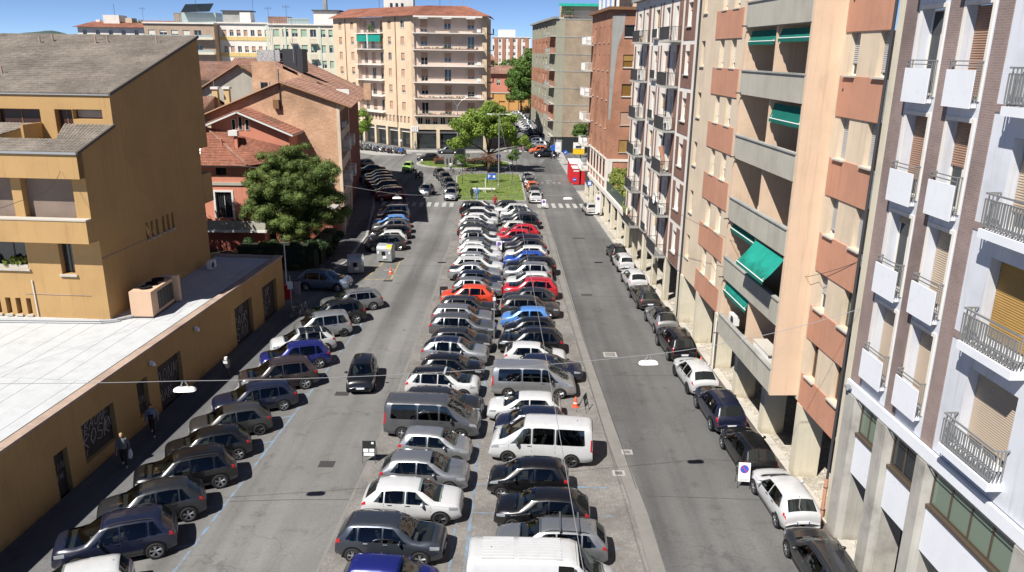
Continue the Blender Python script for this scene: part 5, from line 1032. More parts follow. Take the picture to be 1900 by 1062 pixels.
strip([(-13.1, 66.2), (-12.2, 74)], 0.14, 0.0055, 'bay_line', 'line_yellow', RD); strip([(-10.8, 66.4), (-10.9, 74)], 0.14, 0.0055, 'bay_line', 'line_yellow', RD)
struct(sheet('carriageway_right', [(6.35, -10), (5.85, 30), (5.4, 38), (4.85, 53), (4.3, 80), (3.65, 99.4), (3.4, 130), (6, 150), (2, 150), (-3.2, 205), (-4.5, 272), (2, 272), (4, 205), (7.2, 158), (8.2, 150), (9.1, 120), (10.2, 100), (11.0, 80), (12.6, 45), (13.4, 28), (15, -10)], 0.0025, 'asphalt_right'))
# straight joints, trench reinstatements and oil marks
for (x0, y0, x1, y1) in ((-12.6, 30.6, -7.2, 30.9), (-11.9, 44.6, -6.7, 44.5), (-11.5, 71, -6.6, 71.2), (6.0, 45.4, 12.6, 45.6), (5.0, 62, 11.9, 62.2), (4.4, 85.5, 10.9, 85.6), (6.3, 31.5, 13.0, 31.2)): strip([(x0, y0), ((x0 + x1) / 2, (y0 + y1) / 2 + 0.05), (x1, y1)], 0.035, 0.0062, 'road_joint', 'asphalt_joint', RD)
strip([(5.95, 32.1), (5.75, 37.9), (5.1, 53), (4.55, 74), (4.3, 90.8)], 0.035, 0.0095, 'road_joint', 'asphalt_joint', RD)
# zebra crossings
for x in [-17.4, -16.4, -15.4, -14.4, -13.4, -12.4, -11.4, -10.4, -9.4, -8.4]: sheet('crossing_stripe', [(x, 100.6), (x + 0.52, 100.6), (x + 0.42, 103.6), (x - 0.1, 103.6)], 0.006, 'line_white', RD)
for x in [3.3, 4.25, 5.2, 6.15, 7.1, 8.05, 9.0]: sheet('crossing_stripe', [(x, 100.8), (x + 0.5, 100.8), (x + 0.42, 103.9), (x - 0.08, 103.9)], 0.006, 'line_white', RD)
for k in range(8): x = -2.0 + k * 1.05; sheet('crossing_stripe', [(x, 160.5), (x + 0.55, 160.5), (x + 0.5, 163.6), (x - 0.05, 163.6)], 0.006, 'line_white', RD)
for k in range(5): sheet('give_way_tooth', [(3.4 + k * 0.9, 121.0), (3.9 + k * 0.9, 121.0), (3.65 + k * 0.9, 121.9)], 0.006, 'line_white', RD)
strip([(3.2, 129.5), (8.3, 129.5)], 0.12, 0.004, 'stop_line', 'line_white', RD); strip([(5.2, 123), (6.2, 123), (5.7, 124.4), (5.2, 123)], 0.10, 0.004, 'yield_mark', 'line_white', RD)
# manhole covers and inspection frames
plain('cast_iron', (0.07, 0.068, 0.065), 0.7, 0.4)
for i, (x, y, a, b_, mt) in enumerate(((-9.0, 34.0, 0.75, 0.6, 'cast_iron'), (-10.0, 42.2, 0.8, 0.55, 'cast_iron'), (6.3, 62.5, 0.9, 0.5, 'cast_iron'), (7.3, 83.5, 1.3, 0.6, 'cast_iron'), (6.0, 35.6, 0.55, 0.5, 'kerb_stone'), (6.7, 49.0, 0.9, 0.9, 'kerb_stone'), (-11.0, 66.0, 0.8, 0.6, 'cast_iron'), (5.3, 33.5, .6, .5, 'kerb_stone'))):
    m = MB(); m.box(x - a / 2, x + a / 2, y - b_ / 2, y + b_ / 2, -0.02, 0.009 + (0.006 if abs(x) < 5.6 else 0)); o = m.build('manhole_cover', mt, RD)
    if mt == 'kerb_stone': MB().box(x - a / 2 + .12, x + a / 2 - .12, y - b_ / 2 + .1, y + b_ / 2 - .1, 0.0, 0.013 + (0.006 if abs(x) < 5.6 else 0)).build('cover_plate', 'asphalt', o)
# left pavement beside the graffiti wall, raised kerb
def wx(y): return -20.3 + 0.0714 * (y - 26.5)
LK = [(-18.2, 10), (-17.45, 24), (-16.6, 38), (-15.6, 52), (-15.3, 58.3)]
struct(sheet('pavement_left', [(wx(10), 10)] + LK + [(-15.7, 58.9), (wx(58.9) - 0.05, 58.9)], 0.12, 'asphalt_dark', thick=0.15))
struct(strip(LK, 0.22, 0.0, 'kerb_left', 'kerb_stone', h=0.124))
P2 = [(-16.6, 69.5), (-15.9, 72), (-16.0, 83), (-18.2, 100), (-19.8, 109), (-24.8, 129), (-31, 140)]
struct(sheet('pavement_far_left', P2 + [(-36, 141), (-27.6, 129), (-22.6, 109), (-18.9, 91), (-18.45, 82.6), (-17.9, 74), (-17.6, 69)], 0.12, 'asphalt_dark', thick=0.15))
struct(strip(P2, 0.25, 0.0, 'kerb_far_left', 'kerb_stone', h=0.124))
# transverse joints in that pavement
for k in range(11): y = 76 + 2.6 * k; x0 = -18.3 if y < 83 else -18.4 - 0.134 * (y - 83); strip([(x0, y), (x0 + 2.3, y)], 0.06, 0.123, 'pavement_joint', 'kerb_stone', None)['kind'] = 'structure'
# right pavement under the arcades
def rq(u0, u1, v0, v1): return [FR(u0, v0, 0)[:2], FR(u1, v0, 0)[:2], FR(u1, v1, 0)[:2], FR(u0, v1, 0)[:2]]
struct(sheet('pavement_right', rq(-20, 84, -5.0, 0.6), 0.11, 'crazy_paving', thick=0.15))
struct(sheet('kerb_right', rq(-20, 84, 0.6, 0.78), 0.115, 'kerb_stone', thick=0.15))
struct(sheet('gutter_setts', rq(-20, 50, 0.14, 0.52), 0.114, 'setts_dark'))
for k in range(46): MB(FR).box(-20 + 2.2 * k, -17.86 + 2.2 * k, -0.32, 0.135, 0.10, 0.121).build('paving_slab', 'stone_light', bpy.data.objects['pavement_right'])
# grass island and roundabout
plaster('soil', (0.10, 0.075, 0.05), 0.2, streak=False)
m, nt, b = newmat('grass'); nt.links.new(mix(nt, ramp(nt, noise(nt, 0.5, 6, 0.65), [(0.3, (0.10, 0.15, 0.03)), (0.5, (0.15, 0.20, 0.045)), (0.62, (0.22, 0.24, 0.08)), (0.75, (0.30, 0.27, 0.13))]), ramp(nt, noise(nt, 14, 3, 0.7), [(0.3, (0.6, 0.6, 0.6)), (0.7, (1.2, 1.2, 1.2))]), 1.0, 'MULTIPLY'), b.inputs['Base Color']); b.inputs['Roughness'].default_value = 0.9
plain('grass_blade', (0.16, 0.235, 0.045), 0.8)
IS = [(-7.4, 104.8), (1.7, 105.2), (1.4, 118), (1.0, 128.6), (-1.5, 129.4), (-8.3, 128.6), (-9.2, 126.5), (-8.6, 116)]
struct(sheet('green_island', IS, 0.13, 'grass', thick=0.16)); struct(strip(IS + IS[:1], 0.22, 0.0, 'island_kerb', 'kerb_stone', h=0.14))
RC = (-8.9, 141.4); RX, RY = 8.8, 6.6
ell = lambda k, s=1.0, n=40: (RC[0] + RX * s * math.cos(2 * math.pi * k / n), RC[1] + RY * s * math.sin(2 * math.pi * k / n))
struct(sheet('roundabout', [ell(k, 0.93) for k in range(40)], 0.16, 'grass', thick=0.18)); m = MB()
for k in range(40):
    m.prism([ell(k, 1.0), ell(k + 1, 1.0), ell(k + 1, 0.93), ell(k, 0.93)], 0.0, 0.15)
struct(m.build('roundabout_kerb', 'kerb_stone'))
def blades(name, poly_test, bounds, n, z, parent_kind='stuff', h=0.07):
    rnd = random.Random(3); V = []; F = []
    while len(F) < n:
        x = rnd.uniform(bounds[0], bounds[1]); y = rnd.uniform(bounds[2], bounds[3])
        if not poly_test(x, y): continue
        a = rnd.uniform(0, 6.28); c, s_ = math.cos(a) * 0.05, math.sin(a) * 0.05; k = len(V); hh = h * rnd.uniform(0.6, 1.5)
        V += [(x - c, y - s_, z), (x + c, y + s_, z), (x + rnd.uniform(-.05, .05), y + rnd.uniform(-.05, .05), z + hh)]; F.append((k, k + 1, k + 2))
    m = MB(); m.add(V, F); o = m.build(name, 'grass_blade'); o['kind'] = 'stuff'; tag(o, 'short mown grass on the %s' % ('green island' if 'island' in name else 'roundabout'), 'grass'); return o
def inpoly(x, y, P=IS):
    c = False; j = len(P) - 1
    for i in range(len(P)):
        if (P[i][1] > y) != (P[j][1] > y) and x < (P[j][0] - P[i][0]) * (y - P[i][1]) / (P[j][1] - P[i][1]) + P[i][0]: c = not c
        j = i
    return c
blades('island_grass', inpoly, (-9.3, 1.8, 104.8, 129.4), 14000, 0.125); blades('roundabout_grass', lambda x, y: ((x - RC[0]) / RX) ** 2 + ((y - RC[1]) / RY) ** 2 < 0.8, (-18, 0, 134, 149), 9000, 0.155)
# far arcade pavement and scooters' apron
struct(sheet('pavement_far', [(-4.5, 160.8), (-21.5, 160.6), (-44, 183), (-47, 181), (-24, 157.2), (-5, 157.8)], 0.1, 'kerb_stone', thick=0.14))
struct(sheet('scooter_apron', [(-20.0, 156.2), (-24.2, 157.0), (-38, 171), (-41, 168), (-27.5, 152.5), (-21.5, 152.0)], 0.06, 'kerb_stone', thick=0.09))
struct(sheet('pavement_far_right', [(9.3, 120), (11.2, 120), (10, 150), (10, 160), (5.6, 205), (3.4, 260), (1.6, 260), (4.2, 205), (7.6, 159), (8.4, 150)], 0.1, 'kerb_stone', thick=0.13))
# garden soil behind the hedge
struct(sheet('garden', [(-45, 68.6), (-17.9, 68.6), (-18.6, 79.4), (-25, 79.4), (-45, 75.8)], 0.05, 'soil', thick=0.06))
# low blue hill on the horizon at the far left
plain('hill_green', (0.05, 0.075, 0.06), 0.95)
hm = MB(); hm.smooth = True; V = []; F = []; nx_ = 40
for j in range(9):
    for i in range(nx_ + 1):
        x = -6400 + 2800 * i / nx_; t = i / nx_; h = 175 * math.exp(-((t - 0.5) / 0.14) ** 2) + 70 * math.exp(-((t - 0.25) / 0.2) ** 2) + 14 * math.sin(t * 37)
        prof_ = math.sin(math.pi * j / 8); V.append((x, 8200 + 120 * j, max(0, h) * prof_ - 4))
for j in range(8):
    for i in range(nx_): a = j * (nx_ + 1) + i; F.append((a, a + 1, a + nx_ + 2, a + nx_ + 1))
hm.add(V, F); struct(hm.build('hill', 'hill_green'))
# ------------------------------------------------------------------ vehicles
def paint(name, col, metal=0.0, rough=0.3):
    m, nt, b = newmat(name)
    b.inputs['Base Color'].default_value = (*col, 1); b.inputs['Metallic'].default_value = metal; b.inputs['Roughness'].default_value = rough
    b.inputs['Coat Weight'].default_value = 0.85; b.inputs['Coat Roughness'].default_value = 0.05
    d = noise(nt, 2.2, 4, 0.6, coords='Object')
    nt.links.new(mix(nt, col, tuple(c * 0.85 + 0.006 for c in col), ramp(nt, d, [(0.45, (0, 0, 0)), (0.75, (0.7, 0.7, 0.7))])), b.inputs['Base Color'])
    return m
PAINTS = {'white': paint('paint_white', (0.50, 0.505, 0.51)), 'pearl': paint('paint_pearl', (0.44, 0.43, 0.41)),
 'silver': paint('paint_silver', (0.47, 0.48, 0.49), 0.75, 0.34), 'light grey': paint('paint_light_grey', (0.31, 0.32, 0.335), 0.7, 0.34),
 'grey': paint('paint_grey', (0.17, 0.175, 0.185), 0.7, 0.34), 'dark grey': paint('paint_dark_grey', (0.036, 0.038, 0.043), 0.5, 0.34),
 'bronze grey': paint('paint_bronze_grey', (0.062, 0.060, 0.058), 0.5, 0.34), 'slate': paint('paint_slate', (0.06, 0.07, 0.09), 0.6, 0.34),
 'black': paint('paint_black', (0.006, 0.006, 0.007)), 'navy': paint('paint_navy', (0.009, 0.012, 0.03)),
 'dark blue': paint('paint_dark_blue', (0.015, 0.02, 0.16), 0.3), 'blue': paint('paint_blue', (0.02, 0.07, 0.36), 0.2),
 'light blue': paint('paint_light_blue', (0.10, 0.26, 0.62), 0.25), 'red': paint('paint_red', (0.42, 0.014, 0.025)),
 'dark red': paint('paint_dark_red', (0.16, 0.008, 0.016)), 'orange red': paint('paint_orange_red', (0.58, 0.055, 0.02)),
 'orange': paint('paint_orange', (0.60, 0.13, 0.04)), 'lime green': paint('paint_lime', (0.30, 0.52, 0.10)),
 'dark brown': paint('paint_dark_brown', (0.035, 0.024, 0.024)), 'blue grey': paint('paint_blue_grey', (0.16, 0.21, 0.29), 0.5, 0.34)}

def pl(tab, x):
    if x <= tab[0][0]: return tab[0][1]
    for (a, za), (b, zb) in zip(tab[:-1], tab[1:]):
        if x <= b: return za + (zb - za) * (x - a) / (b - a) if b > a else zb
    return tab[-1][1]
def tinted(name, tint, refl):
    m, nt, b = newmat(name); nt.nodes.remove(b)
    tr = nt.nodes.new('ShaderNodeBsdfTransparent'); tr.inputs[0].default_value = (*tint, 1); gl = nt.nodes.new('ShaderNodeBsdfGlossy'); gl.inputs['Roughness'].default_value = 0.03; gl.inputs['Color'].default_value = (0.9, 0.95, 1, 1)
    lw = nt.nodes.new('ShaderNodeLayerWeight'); lw.inputs['Blend'].default_value = 0.5; pw = nt.nodes.new('ShaderNodeMath'); pw.operation = 'POWER'; pw.inputs[1].default_value = 4.0; nt.links.new(lw.outputs['Facing'], pw.inputs[0])
    fr_ = nt.nodes.new('ShaderNodeMath'); fr_.operation = 'MULTIPLY_ADD'; fr_.inputs[1].default_value = 0.8; fr_.inputs[2].default_value = refl; nt.links.new(pw.outputs[0], fr_.inputs[0]); mx = nt.nodes.new('ShaderNodeMixShader')
    nt.links.new(fr_.outputs[0], mx.inputs[0]); nt.links.new(tr.outputs[0], mx.inputs[1]); nt.links.new(gl.outputs[0], mx.inputs[2])
    nt.links.new(mx.outputs[0], [n for n in nt.nodes if n.type == 'OUTPUT_MATERIAL'][0].inputs['Surface'])
tinted('screen_tint', (0.66, 0.72, 0.67), 0.11); tinted('side_tint', (0.30, 0.33, 0.32), 0.07); plain('cabin_dark', (0.03, 0.03, 0.03), 0.8); plain('seat_cloth', (0.10, 0.095, 0.09), 0.9)
class CarShape:
    def __init__(s, L, W, H, top, belt, roofw, gc=0.19, wheel=0.32, wb=(0.19, 0.81), pillars=(0.5,), dlo=(0.1, 0.7), rails=False, rear_base=None, roof_x=None, clad=True, boxy=0.0, sideglass=True, bars=False, ribs=0):
        s.__dict__.update(locals()); s.top = [(a * L, b * H) for a, b in top]; s.belt = [(a * L, b * H) for a, b in belt]
        s.hb = H - pl(s.belt, 0.45 * L)
    def plan(s, x):
        d = s.L - x; f = 1.0; k = 1 - 0.6 * s.boxy
        if d < 0.85: f -= 0.21 * k * ((0.85 - d) / 0.85) ** 2.2
        if x < 0.95: f -= 0.17 * k * ((0.95 - x) / 0.95) ** 2.2
        return f
    def sec(s, x):
        hw = s.W / 2 * s.plan(x); zt = pl(s.top, x); ends = max(0, 1 - min(x, s.L - x) / 0.35)
        zb = s.gc + 0.09 * ends ** 2
        zbelt = min(pl(s.belt, x), zt - 0.045); zbelt = max(zbelt, zb + 0.12)
        zm = min(0.58, zb + 0.5 * (zbelt - zb))
        t = min(1, max(0, (zt - zbelt - 0.05) / s.hb)); hwb = hw * 0.955
        hwt = lerp(hwb * 0.92, s.roofw / 2, t ** 0.8) if t > 0 else hwb * 0.92
        k2 = 1 - 0.75 * s.boxy; xr = x / s.L; e_ = max(0.0, 0.36 - xr) / 0.36; hwt *= 1 - 0.10 * k2 * t * e_ ** 1.5
        cr = 0.05 - 0.015 * s.boxy; zs = zt - lerp(0.035, 0.085, t)
        return [(0, zb), (hw * 0.84, zb), (hw * 0.965, zb + 0.09), (hw, zm), (hw * 0.992, zm + (zbelt - zm) * 0.62), (hwb, zbelt),
                (lerp(hwb, hwt, 0.5) + 0.012 * t, lerp(zbelt, zs, 0.5)), (hwt, zs), (hwt * 0.90, zt - 0.012), (hwt * 0.55, zt + cr * 0.62), (0, zt + cr)]
    def S(s, x, tau, side=1):
        p = s.sec(x); i = min(len(p) - 2, max(0, int(tau))); f = tau - i
        return Vector((x - s.L / 2, side * lerp(p[i][0], p[i + 1][0], f), lerp(p[i][1], p[i + 1][1], f)))
    def patch(s, mb, x0, x1, t0, t1, side, nx=6, nt=3, off=0.007):
        """a skin patch lying just proud of the body; x0/x1 may be functions of the height parameter"""
        g = []
        for i in range(nx + 1):
            for j in range(nt + 1):
                tau = lerp(t0, t1, j / nt)
                a = x0(j / nt) if callable(x0) else x0; b = x1(j / nt) if callable(x1) else x1
                x = lerp(a, b, i / nx); p = s.S(x, tau, side)
                e = 0.02
                dx = s.S(min(s.L, x + e), tau, side) - s.S(max(0, x - e), tau, side)
                dt = s.S(x, min(10, tau + 0.05), side) - s.S(x, max(0, tau - 0.05), side)
                n = dx.cross(dt)
                n = n.normalized() * side if n.length > 1e-9 else Vector((0, side, 0))
                if n.y * side < -0.2 or (tau > 8 and n.z < 0): n = -n
                g.append(tuple(p + n * off))
        fs = [(i * (nt + 1) + j, (i + 1) * (nt + 1) + j, (i + 1) * (nt + 1) + j + 1, i * (nt + 1) + j + 1) for i in range(nx) for j in range(nt)]
        mb.add(g, fs)
    def body(s, holes=()):
        mb = MB(); mb.smooth = True
        xs = set()
        pts = s.top
        for (a, za), (b, zb) in zip(pts[:-1], pts[1:]):
            n = max(1, int(math.hypot(b - a, zb - za) / 0.085))
            for k in range(n + 1): xs.add(round(a + (b - a) * k / n, 4))
        xs = sorted(xs); m = 11; V = []
        for x in xs:
            p = s.sec(x); ring = [(x - s.L / 2, a, z) for a, z in p] + [(x - s.L / 2, -a, z) for a, z in reversed(p[1:-1])]
            V += ring
        k = len(V) // len(xs); F = []
        for i in range(len(xs) - 1):
            for j in range(k):
                sg = j if j < 10 else 19 - j
                if any(sg in h[0] and xs[i] >= h[1] and xs[i + 1] <= h[2] for h in holes): continue      # open behind the glass
                F.append((i * k + j, (i + 1) * k + j, (i + 1) * k + (j + 1) % k, i * k + (j + 1) % k))
        F.append(tuple(range(k - 1, -1, -1))); F.append(tuple((len(xs) - 1) * k + j for j in range(k)))
        mb.add(V, F)
        mb.cur = 1
        d0, d1 = s.dlo[0] * s.L, s.dlo[1] * s.L
        seams = [p * s.L for p in s.pillars] + [d1 + 0.02]
        for side in (1, -1):
            for x in seams: s.patch(mb, x - 0.006, x + 0.006, 2.0, 4.95, side, 1, 4, 0.003)
            xw = s.top
            s.patch(mb, lambda t: d1 + 0.10, lambda t: s.L - 0.42, 5.0, 5.06, side, 6, 1, 0.004)
        return mb
def wheel_meshes(r, w, rimmat):
    t = MB(); t.smooth = True
    t.lathe([(r * 0.66, -w / 2), (r * 0.93, -w / 2), (r, -w * 0.3), (r, w * 0.3), (r * 0.93, w / 2), (r * 0.66, w / 2), (r * 0.64, w * 0.2)], 20, axis='y')
    q = MB(); q.lathe([(r * 0.70, w * 0.36), (r * 0.665, w * 0.46), (r * 0.60, w * 0.44)], 20, axis='y')
    for k in range(5):
        a = 2 * math.pi * k / 5 + 0.3
        for da in (-0.16, 0.16):
            c1, s1 = math.cos(a + da * 0.4), math.sin(a + da * 0.4); c2, s2 = math.cos(a + da), math.sin(a + da)
            p0 = (0.08 * r * c1, w * 0.42, 0.08 * r * s1); p1 = (0.63 * r * c2, w * 0.44, 0.63 * r * s2)
            q.tube(p0, p1, r * 0.075, r * 0.055, 5)
    q.lathe([(0.0, w * 0.47), (r * 0.15, w * 0.46), (r * 0.16, w * 0.38)], 10, axis='y')
    q.cur = 1; q.lathe([(r * 0.66, w * 0.22), (0.0, w * 0.2)], 20, axis='y')
    return t.mesh('wheel', 'black_rubber'), q.mesh('rim', [rimmat, 'dark_void'])

SHAPES = {
 'hatchback': CarShape(4.08, 1.77, 1.46,
   [(0, .36), (.006, .56), (.02, .66), (.045, .70), (.14, .945), (.20, .982), (.32, 1.0), (.44, 1.0), (.55, .972), (.61, .93), (.74, .70), (.80, .665), (.88, .65), (.94, .615), (.970, .565), (.990, .48), (1, .34)],
   [(0, .655), (.12, .665), (.5, .64), (.75, .62), (1, .5)], 1.16, dlo=(.13, .71), pillars=(.43,), wheel=0.325, wb=(.165, .80)),
 'small hatchback': CarShape(3.68, 1.66, 1.49,
   [(0, .36), (.006, .58), (.02, .67), (.04, .71), (.11, .95), (.17, .985), (.30, 1.0), (.44, 1.0), (.57, .97), (.64, .92), (.78, .70), (.84, .66), (.90, .63), (.95, .575), (.98, .49), (1, .31)],
   [(0, .66), (.12, .67), (.5, .645), (.78, .63), (1, .5)], 1.10, dlo=(.11, .75), pillars=(.42,), wheel=0.29, wb=(.16, .82)),
 'estate car': CarShape(4.62, 1.81, 1.48,
   [(0, .36), (.005, .58), (.018, .66), (.03, .70), (.10, .93), (.15, .965), (.28, .99), (.42, 1.0), (.53, .985), (.60, .945), (.725, .70), (.79, .665), (.88, .65), (.94, .615), (.970, .565), (.990, .48), (1, .34)],
   [(0, .66), (.1, .665), (.5, .64), (.74, .62), (1, .5)], 1.16, dlo=(.10, .69), pillars=(.23, .45), wheel=0.33, wb=(.185, .81), rails=True),
 'saloon car': CarShape(4.6, 1.80, 1.45,
   [(0, .36), (.006, .58), (.02, .68), (.05, .71), (.13, .73), (.19, .76), (.30, .945), (.38, .985), (.46, 1.0), (.54, .985), (.60, .945), (.73, .70), (.79, .665), (.88, .65), (.94, .615), (.970, .565), (.990, .48), (1, .34)],
   [(0, .66), (.12, .67), (.5, .645), (.74, .62), (1, .5)], 1.12, dlo=(.23, .69), pillars=(.47,), wheel=0.325, wb=(.19, .81)),
 'SUV': CarShape(4.42, 1.84, 1.64,
   [(0, .38), (.006, .56), (.02, .645), (.035, .68), (.11, .925), (.155, .965), (.28, .992), (.42, 1.0), (.54, .982), (.60, .94), (.725, .695), (.79, .665), (.88, .668), (.94, .645), (.970, .605), (.990, .52), (1, .36)],
   [(0, .645), (.1, .65), (.5, .625), (.74, .615), (1, .52)], 1.20, gc=.22, dlo=(.10, .69), pillars=(.22, .45), wheel=0.37, wb=(.18, .80), rails=True),
 'crossover': CarShape(4.24, 1.81, 1.55,
   [(0, .38), (.006, .58), (.02, .66), (.045, .70), (.15, .93), (.21, .97), (.33, 1.0), (.45, .998), (.55, .97), (.615, .92), (.735, .70), (.80, .675), (.88, .655), (.94, .625), (.970, .58), (.990, .50), (1, .35)],
   [(0, .67), (.1, .68), (.5, .645), (.74, .625), (1, .52)], 1.12, gc=.21, dlo=(.13, .70), pillars=(.24, .45), wheel=0.35, wb=(.175, .80)),
 'MPV': CarShape(4.02, 1.80, 1.66,
   [(0, .36), (.006, .56), (.02, .64), (.03, .67), (.06, .93), (.10, .97), (.25, 1.0), (.42, 1.0), (.58, .985), (.66, .94), (.82, .67), (.88, .62), (.94, .55), (.975, .47), (1, .30)],
   [(0, .62), (.1, .625), (.5, .60), (.8, .58), (1, .5)], 1.28, dlo=(.06, .79), pillars=(.25, .5), wheel=0.305, wb=(.16, .83), boxy=.3),
 'minibus': CarShape(5.05, 1.95, 1.95,
   [(0, .33), (.004, .60), (.010, .90), (.02, .96), (.05, .99), (.2, 1.0), (.5, 1.0), (.62, .985), (.67, .95), (.84, .655), (.90, .595), (.95, .53), (.985, .43), (1, .28)],
   [(0, .575), (.1, .575), (.5, .565), (.8, .535), (1, .45)], 1.52, gc=.2, dlo=(.07, .80), pillars=(.36, .585), wheel=0.335, wb=(.20, .81), boxy=.85),
 'panel van': CarShape(5.7, 2.02, 2.38,
   [(0, .28), (.004, .55), (.008, .92), (.016, .965), (.04, .99), (.2, 1.0), (.55, 1.0), (.66, .985), (.71, .94), (.83, .61), (.90, .53), (.95, .47), (.985, .36), (1, .24)],
   [(0, .55), (.1, .55), (.5, .54), (.8, .50), (1, .40)], 1.66, gc=.2, dlo=(.55, .80), pillars=(.575,), wheel=0.345, wb=(.21, .81), boxy=.95, ribs=9),
}
PROTO = {}
def make_car(kind):
    s = SHAPES[kind]; L = s.L; van = kind in ('minibus', 'panel van')
    root = bpy.data.objects.new('proto_car', None)
    KIDS[root.name] = kids = []
    def part(mb, name, mats, parent=None):
        o = bpy.data.objects.new(name, mb if isinstance(mb, bpy.types.Mesh) else mb.mesh(name, mats))
        o.parent = parent or root
        KIDS.setdefault((parent or root).name, []).append(o)
        return o
    # glass
    def xat(z, front):            # where the top line passes a height
        pts = s.top; rng = range(len(pts) - 1)
        for i in (reversed(rng) if front else rng):
            (a, za), (c, zc) = pts[i], pts[i + 1]
            if min(za, zc) <= z <= max(za, zc) and za != zc: return a + (c - a) * (z - za) / (zc - za)
        return 0
    zb = pl(s.belt, 0.7 * L)
    xw0 = xat(0.955 * s.H, True); xw1 = xat(zb + 0.075, True)
    d0, d1 = s.dlo[0] * L, s.dlo[1] * L
    edges = [d0] + [p * L for p in s.pillars] + [d1]
    if van: edges = [d0, s.pillars[0] * L, s.pillars[1] * L, d1] if kind == 'minibus' else [s.pillars[0] * L, d1]
    slope0 = 0.30 if not van else 0.06
    holes = [((8, 9), xw0 + 0.01, xw1 - 0.01)]
    for i in range(len(edges) - 1):
        a, c = edges[i] + 0.026, edges[i + 1] - 0.026
        for sg, t1 in ((5, 0.5), (6, 1.0)):
            holes.append(((sg,), a + (slope0 * t1 if i == 0 and kind != 'panel van' else 0), c - (0.59 * t1 if i == len(edges) - 2 else 0)))
    b = part(s.body(holes), 'body', ['black_plastic', 'black_plastic']); b['painted'] = 1
    # cabin: dark tub, dashboard, seats
    zf = 0.34; zb2 = pl(s.belt, 0.45 * L) - 0.06; hw2 = s.W / 2 * 0.86; xa_, xb_ = 0.12 * L - L / 2, xw1 + 0.08 - L / 2
    tb = MB(); tb.quad((xa_, -hw2, zf), (xb_, -hw2, zf), (xb_, hw2, zf), (xa_, hw2, zf))
    for sy in (-1, 1): tb.quad((xa_, sy * hw2, zf), (xb_, sy * hw2, zf), (xb_, sy * hw2, zb2), (xa_, sy * hw2, zb2))
    tb.quad((xa_, -hw2, zf), (xa_, hw2, zf), (xa_, hw2, zb2), (xa_, -hw2, zb2)); tb.quad((xb_, -hw2, zf), (xb_, hw2, zf), (xb_, hw2, zb2), (xb_, -hw2, zb2)); part(tb, 'cabin_tub', 'cabin_dark')
    ds = MB(); xd = xw1 - L / 2; ds.add([(xd + .05, -hw2, zb2 + .03), (xd + .05, hw2, zb2 + .03), (xd - .34, hw2, zb2 + .01), (xd - .34, -hw2, zb2 + .01), (xd - .4, hw2, zf + .2), (xd - .4, -hw2, zf + .2)], [(0, 1, 2, 3), (3, 2, 4, 5)]); part(ds, 'dashboard', 'cabin_dark')
    for rowx in ((xd - 1.0,) if kind == 'panel van' else (xd - 1.0, xd - 1.85)):
        if rowx < -L / 2 + 0.5: continue
        for sy in (-0.36, 0.36):
            st = MB(); st.box(rowx - .25, rowx + .27, sy - .24, sy + .24, zf + .05, zf + .28); st.add([(rowx - .25, sy - .23, zf + .28), (rowx - .25, sy + .23, zf + .28), (rowx - .12, sy + .23, zf + .28), (rowx - .12, sy - .23, zf + .28), (rowx - .42, sy - .2, zf + .84), (rowx - .42, sy + .2, zf + .84), (rowx - .30, sy + .2, zf + .84), (rowx - .30, sy - .2, zf + .84)], [(0, 1, 2, 3), (4, 5, 6, 7), (0, 1, 5, 4), (3, 2, 6, 7), (0, 3, 7, 4), (1, 2, 6, 5)]); st.box(rowx - .47, rowx - .37, sy - .12, sy + .12, zf + .86, zf + 1.03); part(st, 'seat', 'seat_cloth')
    w = MB(); w.smooth = True
    for side in (1, -1): s.patch(w, xw0, xw1, 8.05, 10.0, side, 7, 5, 0.008)
    part(w, 'windscreen', 'screen_tint')
    if kind != 'panel van':
        zr = pl(s.belt, 0.05 * L); xr0 = xat(zr + 0.05, False); xr1 = xat(0.93 * s.H, False)
        w = MB(); w.smooth = True
        for side in (1, -1): s.patch(w, xr0, xr1, 8.1, 10.0, side, 6, 4, 0.008)
        part(w, 'rear_window', 'car_glass')
    for side in (1, -1):
        for i in range(len(edges) - 1):
            a, c = edges[i] + 0.026, edges[i + 1] - 0.026
            fa = (lambda t, a=a: a + slope0 * t) if i == 0 and kind != 'panel van' else a
            fc = (lambda t, c=c: c - (0.62 if not van else 0.62) * t * 0.95) if i == len(edges) - 2 else c
            w = MB(); s.patch(w, fa, fc, 5.07, 6.93, side, 6, 3, 0.006); part(w, 'side_window', 'side_tint')
    # lamps, plates, grille, trim
    for side in (1, -1):
        h = MB(); h.smooth = True; s.patch(h, L - 0.50, L - 0.13, 4.15, 5.35 if not van else 5.2, side, 5, 3, 0.009); part(h, 'headlight', 'lamp_clear')
        h = MB(); h.smooth = True
        if kind in ('hatchback', 'small hatchback', 'saloon car', 'SUV', 'crossover', 'estate car'): s.patch(h, 0.01, 0.24, 4.2, 5.25, side, 4, 3, 0.010)
        else: s.patch(h, 0.012, 0.12, 3.8, 5.9, side, 3, 4, 0.010)
        part(h, 'taillight', 'lamp_red')
        m = MB(); m.smooth = True; x = s.dlo[1] * L - 0.34 if not van else s.dlo[1] * L - 0.42; yy = side * (s.W / 2 - 0.03); zz = pl(s.belt, x) + 0.07
        sx, sy, sz = 0.075, 0.11, 0.085 if not van else 0.16
        pts = []; nn = 8
        prof = [(-1, .0), (-.8, .6), (-.2, 1), (.4, .85), (.85, .5), (1, 0)]
